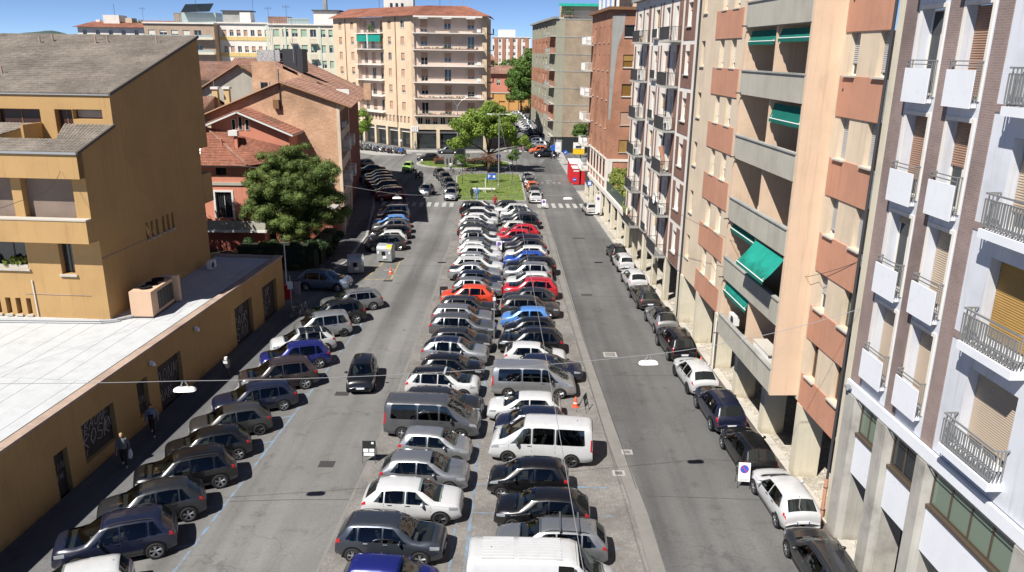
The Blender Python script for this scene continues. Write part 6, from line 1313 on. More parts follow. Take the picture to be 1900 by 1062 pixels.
        m.add([(x - L / 2 + sx * math.sqrt(max(0, 1 - q * q)) * math.cos(2 * math.pi * k / nn), yy + side * (0.10 + sy * q), zz + sz * math.sqrt(max(0.0, 1 - q * q)) * math.sin(2 * math.pi * k / nn)) for q in (-.97, -.6, 0, .6, .97) for k in range(nn)],
              [(i * nn + k, i * nn + (k + 1) % nn, (i + 1) * nn + (k + 1) % nn, (i + 1) * nn + k) for i in range(4) for k in range(nn)] + [tuple(range(nn)), tuple(4 * nn + k for k in range(nn))])
        mo = part(m, 'mirror', 'black_plastic'); mo['painted'] = 1 if kind not in ('minibus', 'panel van') else 0
        t = MB(); s.patch(t, 0.25, L - 0.35, 1.0, 2.25 if s.clad else 1.6, side, 10, 2, 0.006); part(t, 'sill_trim', 'black_plastic')
        for xx in [p * L for p in s.pillars[-1:]] + ([0.27 * L] if kind not in ('small hatchback', 'panel van', 'minibus') else []):
            hd = MB(); p = s.S(xx + 0.12, 4.55, side); hd.box(p.x - 0.09, p.x + 0.09, p.y - 0.012, p.y + 0.022 if side > 0 else p.y + 0.012, p.z - 0.014, p.z + 0.014) if side > 0 else hd.box(p.x - 0.09, p.x + 0.09, p.y - 0.022, p.y + 0.012, p.z - 0.014, p.z + 0.014)
            part(hd, 'door_handle', 'chrome' if kind in ('SUV', 'estate car') else 'black_plastic')
        # wheel arches and wheels
        for f in s.wb:
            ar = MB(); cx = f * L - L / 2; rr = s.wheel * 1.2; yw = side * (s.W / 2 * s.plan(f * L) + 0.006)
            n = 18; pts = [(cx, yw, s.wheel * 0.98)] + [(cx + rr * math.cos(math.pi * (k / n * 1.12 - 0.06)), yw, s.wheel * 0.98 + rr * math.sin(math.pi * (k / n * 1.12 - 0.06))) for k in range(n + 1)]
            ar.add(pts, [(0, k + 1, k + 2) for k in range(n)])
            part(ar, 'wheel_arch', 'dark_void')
    for end in (0, 1):
        x = (L - 0.012 if end else 0.006) - L / 2; sg = 1 if end else -1
        pz = 0.46 if end else (0.62 if not van else 0.75)
        xx = x
        if not end:
            for (a, za) in s.top:
                if za > pz: break
                xx = a - L / 2
        p = MB(); hwp = 0.26; p.box(xx - 0.02, xx + 0.02, -hwp, hwp, pz - 0.055, pz + 0.055)
        po = part(p, 'number_plate', 'plate_white')
        for sy in (-1, 1):
            q = MB(); q.box(xx - 0.022, xx + 0.022, sy * (hwp - 0.02) - 0.02, sy * (hwp - 0.02) + 0.02, pz - 0.054, pz + 0.054)
            part(q, 'plate_band', 'plate_blue', po)
    g = MB(); g.box(L / 2 - 0.03, L / 2 + 0.006, -s.W * 0.30, s.W * 0.30, s.gc + 0.12, s.gc + 0.22)
    part(g, 'grille', 'dark_void')
    u = MB(); u.box(-L / 2 + 0.02, -L / 2 + 0.1, -s.W * 0.40, s.W * 0.40, s.gc + 0.1, s.gc + 0.24); part(u, 'bumper_insert', 'black_plastic')
    xa = 0.16 * L - L / 2; zt = pl(s.top, 0.16 * L) + 0.02
    an = MB(); an.add([(xa - .03, -.02, zt), (xa + .05, -.02, zt), (xa + .05, .02, zt), (xa - .03, .02, zt), (xa - .04, 0, zt + .07)], [(0, 1, 4), (1, 2, 4), (2, 3, 4), (3, 0, 4)]); part(an, 'antenna', 'black_plastic')
    # wipers
    for y0 in (-0.45, 0.15):
        wp = MB(); wp.tube((xw1 + 0.03 - L / 2, y0, pl(s.top, xw1 + .03) + 0.03), (xw1 - 0.05 - L / 2, y0 + 0.42, pl(s.top, xw1 - .05) + 0.035), 0.012, n=4)
        part(wp, 'wiper', 'black_plastic')
    if s.rails:
        for side in (1, -1):
            r = MB(); xr = [lerp(0.17 * L, 0.55 * L, k / 8) for k in range(9)]
            pts = [tuple(s.S(x, 8.0, side) + Vector((0, 0, 0.045 if 0 < k < 8 else 0.0))) for k, x in enumerate(xr)]
            r.path(pts, 0.017, 5); part(r, 'roof_rail', 'black_plastic')
    if s.ribs:
        r = MB()
        for k in range(s.ribs):
            y = lerp(-0.62, 0.62, k / (s.ribs - 1)); r.box(0.1 * L - L / 2, 0.30 * L - L / 2, y - 0.02, y + 0.02, s.H + 0.0, s.H + 0.04); r.box(0.33 * L - L / 2, 0.6 * L - L / 2, y - 0.02, y + 0.02, s.H + 0.0, s.H + 0.04)
        ro = part(r, 'roof_ribs', 'black_plastic'); ro['painted'] = 1; ro['kind'] = 'stuff'
    tm, rm = wheel_meshes(s.wheel, 0.22, 'alloy'); rm2 = rm
    for f in s.wb:
        for side in (1, -1):
            o = part(tm, 'wheel', None); o.location = (f * L - L / 2, side * (s.W / 2 * s.plan(f * L) - 0.085), s.wheel)
            if side < 0: o.rotation_euler = (0, 0, math.pi)
            part(rm, 'rim', None, o)
    PROTO[kind] = root; return root
def roof_patch(kind):
    s = SHAPES[kind]; m = MB(); m.smooth = True
    x0 = next(a for a, z in s.top if z > 0.9 * s.H); x1 = [a for a, z in s.top if z > 0.93 * s.H][-1]
    for side in (1, -1): s.patch(m, x0, x1, 7.05, 10, side, 10, 6, 0.004)
    return m
def put_car(kind, colour, x, y, heading, label, group, roof=None, bars=False, scale=1.0, rim=None, z=0.0, name=None):
    if kind not in PROTO: make_car(kind)
    src = PROTO[kind]
    nm = name or {'hatchback': 'parked_car', 'small hatchback': 'parked_car', 'estate car': 'parked_car', 'saloon car': 'parked_car', 'crossover': 'parked_car', 'SUV': 'parked_car', 'MPV': 'parked_car', 'minibus': 'parked_van', 'panel van': 'parked_van'}[kind]
    r = bpy.data.objects.new(nm, None); COL.objects.link(r)
    r.location = (x, y, z); r.rotation_euler = (0, 0, R(heading)); r.scale = (scale, scale * random.uniform(0.985, 1.02), scale * random.uniform(0.96, 1.045))
    tag(r, label, 'van' if 'van' in nm else 'car', group)
    for ch in KIDS[src.name]:
        c = ch.copy(); COL.objects.link(c); c.parent = r
        if ch.get('painted'):
            c.material_slots[0].link = 'OBJECT'; c.material_slots[0].material = PAINTS[colour]
        if 'painted' in c: del c['painted']
        for g in KIDS.get(ch.name, ()):
            d = g.copy(); COL.objects.link(d); d.parent = c
            if rim and g.name.startswith('rim'):
                d.material_slots[0].link = 'OBJECT'; d.material_slots[0].material = MATS[rim]
    if roof:
        key = ('roof', kind)
        if key not in PROTO: PROTO[key] = roof_patch(kind).mesh('roof_panel', 'black_plastic')
        o = bpy.data.objects.new('roof_panel', PROTO[key]); COL.objects.link(o); o.parent = r
        o.material_slots[0].link = 'OBJECT'; o.material_slots[0].material = PAINTS[roof]
    if bars:
        key = ('bars', kind)
        if key not in PROTO:
            s = SHAPES[kind]; m = MB()
            for f in (.0,): m.box(0 - .035, 0 + .035, -.68, .68, s.H + .09, s.H + .12); m.box(0 - .03, 0 + .03, -.64, -.58, s.H - .02, s.H + .10); m.box(0 - .03, 0 + .03, .58, .64, s.H - .02, s.H + .10)
            PROTO[key] = m.mesh('roof_bar', 'alloy')
        for f in (.26, .42):
            o = bpy.data.objects.new('roof_bar', PROTO[key]); COL.objects.link(o); o.parent = r; o.location.x = (f - .5) * SHAPES[kind].L
    return r
# ------------------------------------------------------------------ vegetation
def leafmat(name, c1, c2, trans=0.25):
    m, nt, b = newmat(name)
    oi = nt.nodes.new('ShaderNodeNewGeometry')
    f = nt.nodes.new('ShaderNodeTexNoise'); f.inputs['Scale'].default_value = 1.3
    tc = nt.nodes.new('ShaderNodeTexCoord'); nt.links.new(tc.outputs['Object'], f.inputs['Vector'])
    c = ramp(nt, f.outputs['Fac'], [(0.35, c1), (0.65, c2)])
    rr = ramp(nt, oi.outputs['Random Per Island'], [(0.0, (0.65, 0.65, 0.65)), (1.0, (1.35, 1.35, 1.35))])
    c = mix(nt, c, rr, 1.0, 'MULTIPLY')
    nt.links.new(c, b.inputs['Base Color']); b.inputs['Roughness'].default_value = 0.6; b.inputs['Specular IOR Level'].default_value = 0.3
    tr = nt.nodes.new('ShaderNodeBsdfTranslucent'); nt.links.new(c, tr.inputs['Color'])
    ms = nt.nodes.new('ShaderNodeMixShader'); ms.inputs[0].default_value = trans
    out = [n for n in nt.nodes if n.type == 'OUTPUT_MATERIAL'][0]
    nt.links.new(b.outputs[0], ms.inputs[1]); nt.links.new(tr.outputs[0], ms.inputs[2]); nt.links.new(ms.outputs[0], out.inputs['Surface'])
leafmat('leaf_pine', (0.06, 0.10, 0.022), (0.135, 0.175, 0.042), 0.10); leafmat('leaf_spring', (0.18, 0.28, 0.045), (0.32, 0.43, 0.09), 0.38); leafmat('leaf_mid', (0.08, 0.15, 0.03), (0.14, 0.23, 0.05), 0.28)
leafmat('leaf_dark', (0.02, 0.042, 0.012), (0.04, 0.07, 0.02), 0.1); leafmat('leaf_red', (0.16, 0.075, 0.045), (0.25, 0.13, 0.08), 0.2); leafmat('leaf_yellow', (0.2, 0.26, 0.05), (0.32, 0.36, 0.09), 0.3)
plaster('bark', (0.085, 0.06, 0.045), 0.3, streak=False, scale=3)
def leaves(clumps, n, size, seed, flat=0.0, shell=0.75):
    """leaf-sized quads spread through ellipsoid clumps (cx,cy,cz,rx,ry,rz)"""
    rnd = random.Random(seed); V = []; F = []
    tot = sum(c[3] * c[4] + c[4] * c[5] + c[3] * c[5] for c in clumps)
    for c in clumps:
        k = max(6, int(n * (c[3] * c[4] + c[4] * c[5] + c[3] * c[5]) / tot))
        for _ in range(k):
            z = rnd.uniform(-1, 1); a = rnd.uniform(0, 2 * math.pi); r = math.sqrt(1 - z * z); rad = rnd.uniform(shell, 1.0) if rnd.random() < 0.8 else rnd.uniform(0.3, 1.0)
            d = Vector((r * math.cos(a), r * math.sin(a), z))
            p = Vector((c[0] + d.x * c[3] * rad, c[1] + d.y * c[4] * rad, c[2] + d.z * c[5] * rad))
            nrm = (d + Vector((rnd.uniform(-.8, .8), rnd.uniform(-.8, .8), rnd.uniform(-.5, .9)))).normalized()
            t = nrm.cross(Vector((rnd.uniform(-1, 1), rnd.uniform(-1, 1), rnd.uniform(-1, 1))))
            if t.length < 0.05: continue
            t.normalize(); b2 = nrm.cross(t); s = size * rnd.uniform(0.6, 1.4)
            i = len(V); V += [tuple(p - t * s), tuple(p + b2 * s * 0.55), tuple(p + t * s), tuple(p - b2 * s * 0.55)]; F.append((i, i + 1, i + 2, i + 3))
    m = MB(); m.add(V, F); return m
def cores(clumps, f=0.72):
    m = MB(); n, k = 8, 5
    for c in clumps:
        rx, ry, rz = c[3] * f, c[4] * f, c[5] * f
        m.add([(c[0] + rx * math.sin(math.pi * j / k) * math.cos(2 * math.pi * i / n), c[1] + ry * math.sin(math.pi * j / k) * math.sin(2 * math.pi * i / n), c[2] + rz * math.cos(math.pi * j / k)) for j in range(1, k) for i in range(n)] + [(c[0], c[1], c[2] + rz), (c[0], c[1], c[2] - rz)],
              [(j * n + i, j * n + (i + 1) % n, (j + 1) * n + (i + 1) % n, (j + 1) * n + i) for j in range(k - 2) for i in range(n)] + [((k - 1) * n, (i + 1) % n, i) for i in range(n)] + [((k - 1) * n + 1, (k - 2) * n + i, (k - 2) * n + (i + 1) % n) for i in range(n)])
    return m
def limb(m, pts, r0, r1, n=8):
    k = len(pts) - 1
    for i in range(k): m.tube(pts[i], pts[i + 1], r0 + (r1 - r0) * i / k, r0 + (r1 - r0) * (i + 1) / k, n, caps=(i in (0, k - 1)))
def tree(label, base, clumps, nleaf, size, mat, trunk_r, trunk_top, branches, seed, name='tree', group=None, bark='bark', core=0.0):
    t = thing(name, label, 'tree', base, group)
    m = MB(); m.smooth = True; x, y, z = base
    limb(m, [(x, y, z), (x + 0.05, y, z + (trunk_top - z) * 0.5), (x, y + 0.05, trunk_top)], trunk_r, trunk_r * 0.7, 10); m.build('trunk', bark, t)
    for b in branches:
        m = MB(); m.smooth = True; mid = ((x + b[0]) / 2 + jit(.1), (y + b[1]) / 2 + jit(.1), lerp(trunk_top * 0.96, b[2], 0.6)); limb(m, [(x, y, trunk_top * 0.96 + z * .04), mid, b], trunk_r * 0.5, trunk_r * 0.14, 6); m.build('limb', bark, t)
    o = leaves(clumps, nleaf, size, seed, shell=0.7 if core else 0.75).build('crown', mat, t); o['kind'] = 'stuff'
    if core: o = cores(clumps, core).build('inner_foliage', mat, t); o['kind'] = 'stuff'
    return t
def clumps_in(cx, cy, cz, rx, ry, rz, n, cr, seed, zmin=-1.0, hollow=0.55):
    rnd = random.Random(seed); out = []
    while len(out) < n:
        z = rnd.uniform(zmin, 1); a = rnd.uniform(0, 6.283); r = math.sqrt(max(0, 1 - z * z)); q = rnd.uniform(hollow, 1.0)
        s = cr * rnd.uniform(0.7, 1.35)
        out.append((cx + rx * r * math.cos(a) * q, cy + ry * r * math.sin(a) * q, cz + rz * z * q, s, s, s * rnd.uniform(0.6, 0.85)))
    return out
# umbrella pine in the garden
cl = []
for i, (x, y, z, r, h, n) in enumerate(((-21.0, 73.2, 6.2, 3.2, 3.2, 60), (-23.3, 72.6, 7.4, 2.0, 1.7, 26), (-24.2, 72.8, 5.0, 1.6, 1.7, 18), (-20.1, 72.4, 10.0, 1.6, 1.4, 18), (-22.0, 72.3, 9.4, 1.7, 1.3, 18), (-18.4, 72.6, 8.3, 1.8, 1.6, 22), (-17.6, 73.0, 6.0, 1.4, 1.5, 16), (-20.5, 71.2, 7.4, 2.0, 1.8, 24), (-22.2, 71.6, 4.2, 1.8, 1.6, 20), (-19.6, 72.0, 4.4, 1.9, 1.6, 20), (-21.0, 73.2, 2.9, 2.4, 1.0, 18), (-17.2, 74.0, 4.4, 1.3, 1.0, 10))): cl += clumps_in(x, y, z, r, r, h, int(n * 1.1), 0.72, 110 + i, -0.9, 0.45)
tree('dense dark green umbrella pine in front of the salmon house', (-21.2, 74.2, 0.05), cl, 120000, 0.065, 'leaf_pine', 0.32, 4.6, [(-23.6, 73.2, 6.2), (-18.6, 73.3, 6.6), (-21.0, 71.2, 7.2), (-20.4, 74.8, 8.2), (-22.4, 74.4, 8.4)], 21, 'pine_tree', core=0.62)
tree('leafy tree added out of view behind the ochre building to shade the salmon terrace', (-33.0, 70.5, 0.05), clumps_in(-33.0, 70.5, 9.6, 3.9, 3.9, 4.2, 60, 1.0, 17, -0.9, 0.4), 9000, 0.2, 'leaf_mid', 0.25, 5.5, [(-34, 70.5, 8), (-32, 71, 8.5)], 18)  # unseen tree, added to keep the sun off the salmon house's terrace
# large tree on the green island
cl = clumps_in(-4.6, 132, 7.2, 6.1, 5.0, 3.4, 84, 0.95, 31, -0.55, 0.3) + clumps_in(-4.2, 132, 9.6, 3.2, 3, 2.1, 26, 0.9, 32) + clumps_in(-9.3, 131.6, 4.9, 2.2, 2, 1.4, 12, 0.75, 33) + clumps_in(1.2, 131.6, 5.2, 1.8, 2, 1.3, 9, 0.7, 34)
tree('large bright green tree at the far end of the green island', (-4.2, 131.6, 0.1), cl, 26000, 0.17, 'leaf_spring', 0.3, 3.2, [(-8.4, 131.4, 5.4), (-0.4, 131.5, 5.6), (-3.2, 130.2, 7.5), (-5.6, 133, 8), (-4, 132, 9), (2.2, 131.8, 4.6)], 35)
def sapling(label, x, y, h, cz, rx, rz, mat, n, seed, sz=0.09, z=0.13):
    return tree(label, (x, y, z), clumps_in(x, y, cz, rx, rx, rz, 16, 0.38, seed, -1, 0.3), n, sz, mat, 0.05, cz - 0.3, [(x + .4, y, cz + .4), (x - .4, y + .1, cz + .5)], seed + 1, group='young trees on the green island')
sapling('thin young tree on the left part of the green island', -9.0 + 1.2, 118.4, 4.6, 4.0, 1.3, 1.2, 'leaf_mid', 1300, 41); sapling('reddish young tree before the large tree on the green island', -4.0, 119.5, 4.5, 3.9, 1.2, 1.1, 'leaf_red', 900, 43, 0.08); sapling('rounded young tree on the right part of the green island', -0.2, 119.2, 4.6, 4.5, 1.15, 1.3, 'leaf_mid', 1700, 45)
# street trees elsewhere
tree('young street tree beside the scooters before the corner arcade', (-30.9, 159.0, 0.06), clumps_in(-30.9, 159, 5.6, 2.0, 2.0, 3.0, 30, 0.7, 51), 6000, 0.14, 'leaf_spring', 0.12, 3.2, [(-31.6, 159, 5), (-30.2, 159, 5.5)], 52)
tree('small tree growing before the tan corner block', (13.0, 152, 0.1), clumps_in(13.0, 152, 5.4, 1.5, 1.5, 1.9, 22, 0.6, 55), 4500, 0.13, 'leaf_mid', 0.1, 3.2, [(13.5, 152, 5), (12.6, 152, 5.5)], 56)
tree('tall poplar-like tree lining the far street', (4.9, 242, 0.0), clumps_in(4.4, 242, 12.5, 4.6, 5, 9.2, 120, 1.5, 61, -0.95, 0.5), 24000, 0.27, 'leaf_mid', 0.4, 5, [(3, 242, 9), (6, 242, 10), (4, 241, 14)], 62)
tree('second tall tree further down the far street', (2.2, 266, 0.0), clumps_in(1.6, 266, 10, 5, 4, 6.8, 60, 1.5, 65, -0.95, 0.5), 11000, 0.3, 'leaf_mid', 0.35, 4, [(1, 266, 8), (3, 266, 9)], 66)
for i, (x, y, h, r) in enumerate(((-8, 345, 16, 5), (-1, 350, 17, 6), (4, 356, 18, 6))): tree(['round tree behind the red house, leftmost', 'round tree behind the red house, middle', 'round tree behind the red house, rightmost'][i], (x, y, 0), clumps_in(x, y, h - r, r, r, r, 30, 1.6, 71 + i), 4500, 0.4, 'leaf_mid', 0.3, h - 1.6 * r, [(x + 1, y, h - r)], 75 + i, group='round trees behind the red house')
# hedges, shrubs, plants
def hedge(label, boxes, n, size, mat, seed, name='hedge', cat='hedge'):
    t = thing(name, label, cat, ((boxes[0][0] + boxes[0][1]) / 2, (boxes[0][2] + boxes[0][3]) / 2, boxes[0][4]))
    rnd = random.Random(seed); cl = []
    for x0, x1, y0, y1, z0, z1 in boxes:
        for _ in range(max(8, int((x1 - x0) * (y1 - y0) * 2.2))): cl.append((rnd.uniform(x0, x1), rnd.uniform(y0, y1), rnd.uniform(z0 + .2, z1 - 0.25), 0.5, 0.5, 0.38))
        MB().box(x0 + .25, x1 - .25, y0 + .25, y1 - .25, z0, z1 - .45).build('stems', 'hedge_core', t)
    o = leaves(cl, n, size, seed).build('foliage', mat, t); o['kind'] = 'stuff'; return t
hedge('tall dark hedge round the garden corner below the pine', [(-25.5, -18.0, 68.9, 71.0, 0.05, 2.6), (-19.6, -17.9, 71.0, 78.6, 0.05, 2.4)], 30000, 0.11, 'leaf_dark', 81)
hedge('reddish shrub bed on the roundabout', [(-14.2, -8.6, 139.2, 142.2, 0.15, 1.3), (-8.6, -2.4, 139.6, 142.4, 0.15, 1.25)], 8000, 0.09, 'leaf_red', 83, 'shrub_bed', 'shrubs')
c_ = FR(57.5, -0.9, 3.8); t = thing('bamboo_planting', 'leafy bamboo row behind the screen on the arcade terrace', 'plants', c_)
cl = []; rnd = random.Random(5)
for k in range(60): p = FR(rnd.uniform(50.5, 61.5), rnd.uniform(-1.8, -0.35), rnd.uniform(4.3, 6.5)); cl.append((p[0], p[1], p[2], 0.4, 0.5, 0.5))
o = leaves(cl, 9000, 0.10, 84).build('foliage', 'leaf_yellow', t); o['kind'] = 'stuff'
for k in range(8): p = FR(51 + 1.4 * k, -0.9, 3.8); MB().tube(p, (p[0], p[1], 6.2), 0.03, n=5).build('stem', 'bark', t)
def pot_plants(label, fr, u0, u1, v, z, n, mat, seed, size=0.06, h=0.4, box='panel_terracotta'):
    t = thing('planter', label, 'planter', fr((u0 + u1) / 2, v, z)); MB(fr).box(u0, u1, v - .12, v + .12, z, z + 0.22).build('box', box, t)
    rnd = random.Random(seed); cl = []
    for k in range(int((u1 - u0) * 4)): p = fr(rnd.uniform(u0, u1), v + rnd.uniform(-.1, .1), z + 0.25 + rnd.uniform(0, h * .6)); cl.append((p[0], p[1], p[2], .16, .16, h * .5))
    o = leaves(cl, n, size, seed).build('plants', mat, t); o['kind'] = 'stuff'; return t
pot_plants('window box of yellow-green spiky plants on the ochre building', FF, 4.6, 7.4, -0.15, 6.99, 900, 'leaf_yellow', 91, 0.09, 0.45, 'stone_light')
pot_plants('flower box along the lowest far balcony of the cream and brown building', FR, 42.4, 45.3, 0.92, 4.75, 900, 'leaf_yellow', 92)
pot_plants('row of shrubs on the terrace of the salmon house', WORLD, -30.6, -25.4, 75.7, 2.31, 1600, 'leaf_dark', 93, 0.08, 0.8)
for k, z in enumerate((10.3, 19.9, 6.95)): pot_plants('long flower row on the %s balcony of the corner block' % ['second lowest', 'second highest', 'lowest'][k], F1, 1.0, 13.5, 0.75, z, 700, 'leaf_mid', 95 + k, 0.08, 0.35)
pot_plants('palm-like plant on the top loggia of the corner block', F2, 13.0, 15.0, 0.1, 23.1, 300, 'leaf_mid', 98, 0.16, 1.6)
pot_plants('green roof-garden shrubs on the white villa block', FV, 15.8, 19.0, -4, 26.0, 400, 'leaf_mid', 99, 0.25, 1.8)
pot_plants('roof-garden shrubs on the tan corner block', FT, 0.4, 3.0, -1.0, 26.4, 400, 'leaf_mid', 100, 0.16, 1.3)
# ------------------------------------------------------------------ street lamps on span wires, wires, poles
def wire(label, pts, r=0.018, sag=0.0, mat='dark_metal', lab_cat='cable'):
    P_ = []
    for a, b in zip(pts[:-1], pts[1:]):
        for k in range(10):
            t = k / 10; P_.append(tuple(lerp(a[i], b[i], t) - (sag * 4 * t * (1 - t) if i == 2 else 0) for i in range(3)))
    P_.append(pts[-1]); o = MB().path(P_, r, 5).build('overhead_cable', mat); return tag(o, label, lab_cat, 'overhead cables')
def span_lamp(x, y, z, label, ang=4):
    t = thing('street_lamp', label, 'street lamp', (x, y, z), 'street lamps hung on span wires'); c, s = math.cos(R(ang)), math.sin(R(ang)); f = Frame(x, y, c, s)
    m = MB(f); m.smooth = True
    prof = []
    n = 14; pts = []
    for zz, k in ((z - 0.02, 1.0), (z + 0.05, 0.97), (z + 0.10, 0.75), (z + 0.12, 0.4)):
        for i in range(n): a = 2 * math.pi * i / n; ca, sa = math.cos(a), math.sin(a); pts.append((0.42 * k * math.copysign(abs(ca) ** 0.55, ca), 0.18 * k * math.copysign(abs(sa) ** 0.55, sa), zz))
    m.add(pts, [(j * n + i, j * n + (i + 1) % n, (j + 1) * n + (i + 1) % n, (j + 1) * n + i) for j in range(3) for i in range(n)] + [tuple(range(n)), tuple(3 * n + i for i in range(n))]); m.build('head', 'white_metal', t)
    MB(f).tube((-0.16, 0, z + 0.1), (-0.05, 0, z + 0.34), 0.02, n=5).build('hanger', 'galvanised', t); MB(f).tube((0.16, 0, z + 0.1), (0.05, 0, z + 0.34), 0.02, n=5).build('hanger', 'galvanised', t)
    MB(f).box(-0.2, 0.2, -0.08, 0.08, z - 0.035, z - 0.022).build('diffuser', 'lamp_clear', t)
span_lamp(-12.4, 27.1, 7.05, 'white street lamp hung on the near span wire over the left parking row'); span_lamp(5.81, 30.5, 7.0, 'white street lamp hung on the near span wire over the right carriageway')
span_lamp(-10.3, 68.2, 7.0, 'white street lamp hung on the far span wire above the left carriageway'); span_lamp(4.9, 69.0, 7.0, 'white street lamp hung on the far span wire over the right carriageway')
wire('near span wire carrying two lamps across the square', [(13.88, 29.3, 9.95), (5.8, 30.5, 7.38), (-12.4, 27.1, 7.42), (-33, 23.6, 9.0)], 0.012, 0.25, 'galvanised')
wire('far span wire carrying two lamps across the square', [(12.0, 70.0, 8.3), (4.9, 69.0, 7.36), (-10.3, 68.2, 7.36), (-24, 74.8, 8.6), (-29.5, 77.9, 8.8)], 0.011, 0.2, 'galvanised')
wire('long cable running down the middle of the square from the tall lamp post', [(1.9, 14, 7.4), (1.40, 31.2, 7.5), (0.34, 63, 7.6), (-2.2, 115.4, 10.6)], 0.011, 0.0, 'galvanised')
wire('thin wire slung from the right facades towards the ochre building', [(13.9, 29.0, 12.2), (13.4, 34.0, 9.9), (9.6, 60, 9.3)], 0.012, 0.1)
wire('wire from the ochre building facade over the flat roof', [FO(-1.0, -1.0, 12.95), (-24.5, 40.0, 12.2), (-33, 22, 9.2)], 0.012, 0.2)
wire('cable from the corner block over the junction', [(-6, 163, 12), (-2.3, 115.4, 10.8)], 0.015, 0.4); wire('cable from the lamp post across the far street', [(-2.3, 115.4, 10.8), (9, 158, 12)], 0.015, 0.3)
t = thing('lamp_post', 'tall slim lamp post with cross arms on the green island', 'lamp post', (-2.2, 115.4, 0.13))
MB().tube((-2.2, 115.4, 0.13), (-2.2, 115.4, 11.0), 0.10, 0.05, 8).build('pole', 'galvanised', t)
MB().tube((-3.6, 115.4, 10.9), (-0.8, 115.4, 10.9), 0.035, n=6).build('cross_arm', 'galvanised', t)
for s in (-1, 1): MB().box(-2.2 + s * 1.4 - 0.35, -2.2 + s * 1.4 + 0.35, 115.25, 115.55, 10.84, 10.95).build('lamp_head', 'white_metal', t)
MB().lathe([(0.16, 0), (0.14, 0.5), (0.10, 0.55)], 10, (-2.2, 115.4, 0.13)).build('base_sleeve', 'galvanised', t)
t = thing('lamp_post', 'curved double lamp post before the corner block', 'lamp post', (-11.0, 153, 0.05))
MB().tube((-11.0, 153, 0.05), (-11.0, 153, 9.5), 0.11, 0.06, 8).build('pole', 'galvanised', t)
for s in (-1, 1):
    MB().path([(-11.0, 153, 9.4), (-11 + s * .8, 153, 10.6), (-11 + s * 2.0, 153, 11.2), (-11 + s * 3.6, 153, 11.3)], 0.05, 6).build('arm', 'galvanised', t); MB().box(-11 + s * 3.9 - .4, -11 + s * 3.9 + .4, 152.85, 153.15, 11.2, 11.34).build('lamp_head', 'white_metal', t)
t = thing('lamp_post', 'short lamp post with white head beside the hedge and brick house', 'lamp post', (-19.2, 79.2, 0.12))
MB().tube((-19.2, 79.2, 0.12), (-19.2, 79.2, 3.6), 0.06, 0.04).build('pole', 'galvanised', t); MB().box(-20.4, -19.3, 79.05, 79.35, 3.5, 3.62).build('lamp_head', 'white_metal', t)
# signs
plain('sign_blue', (0.02, 0.11, 0.50), 0.45); plain('sign_red', (0.55, 0.02, 0.03), 0.45); plain('sign_white', (0.75, 0.75, 0.75), 0.5); plain('sign_black', (0.015, 0.015, 0.015), 0.5); plain('sign_yellow', (0.78, 0.50, 0.02), 0.5); plain('sign_violet', (0.16, 0.06, 0.34), 0.6); plain('cone_orange', (0.72, 0.11, 0.04), 0.6); plain('kiosk_red', (0.55, 0.025, 0.03), 0.45)
def disc(m, x, y, z, r, n=20, y2=None): m.lathe([(0.0, 0.0), (r, 0.0), (r, 0.03), (0.0, 0.03)], n, (x, y, z), 'y')
def post_sign(label, x, y, z0, h, build, cat='road sign', r=0.035):
    t = thing('road_sign', label, cat, (x, y, z0)); MB().tube((x, y, z0), (x, y, z0 + h), r, n=8).build('post', 'galvanised', t); build(t); return t
def arrowhead(m, x, y, z, s): m.add([(x - s * .5, y, z - s * .2), (x + s * .1, y, z + s * .5), (x + s * .5, y, z + s * .1)], [(0, 1, 2)])
def b_yield(x, y):
    def f(t):
        for k, (s, mt, dy) in enumerate(((0.50, 'sign_black', 0), (0.34, 'sign_white', -0.012))):
            m = MB(); m.prism([(x - s, 3.45 + s * .55), (x + s, 3.45 + s * .55), (x, 3.45 - s * 1.15)], y - 0.055 + dy, y - 0.04 + dy, 'y'); m.build('triangle' if k == 0 else 'triangle_face', mt, t)
        m = MB(); disc(m, x, y - 0.07, 2.45, 0.40); m.build('disc', 'sign_blue', t); m = MB(); m.lathe([(0.13, -0.01), (0.19, -0.01)], 16, (x, y - 0.075, 2.45), 'y'); arrowhead(m, x + .12, y - 0.088, 2.52, .16); m.build('symbol', 'sign_white', t)
    return f
post_sign('give-way triangle over a blue roundabout disc on a post by the green island', 0.5, 133.2, 0, 4.0, b_yield(0.5, 133.2))
def b_disc(x, y, z, r, mt='sign_blue', sym=True):
    def f(t):
        m = MB(); disc(m, x, y - 0.07, z, r); m.build('disc', mt, t)
        if sym: m = MB(); m.add([(x - r * .6, y - .085, z - r * .15), (x + r * .3, y - .085, z + r * .45), (x + r * .45, y - .085, z + r * .15), (x - r * .45, y - .085, z - r * .45)], [(0, 1, 2, 3)]); m.build('symbol', 'sign_white', t)
    return f
post_sign('blue arrow disc on a short post behind the large tree', -2.6, 134.3, 0.15, 2.6, b_disc(-2.6, 134.3, 2.4, 0.4)); post_sign('blue roundabout disc on a post beside the filling station sign', 9.0, 136, 0.1, 3.2, b_disc(9.0, 136, 3.0, 0.4))
def b_rect(x, y, z, w, h, mt, parts=()):
    def f(t):
        MB().box(x - w / 2, x + w / 2, y - 0.06, y - 0.04, z, z + h).build('panel', mt, t)
        for (dx, dz, ww, hh, m2) in parts: MB().box(x + dx - ww / 2, x + dx + ww / 2, y - 0.068, y - 0.0605, z + dz - hh / 2, z + dz + hh / 2).build('symbol', m2, t)
    return f
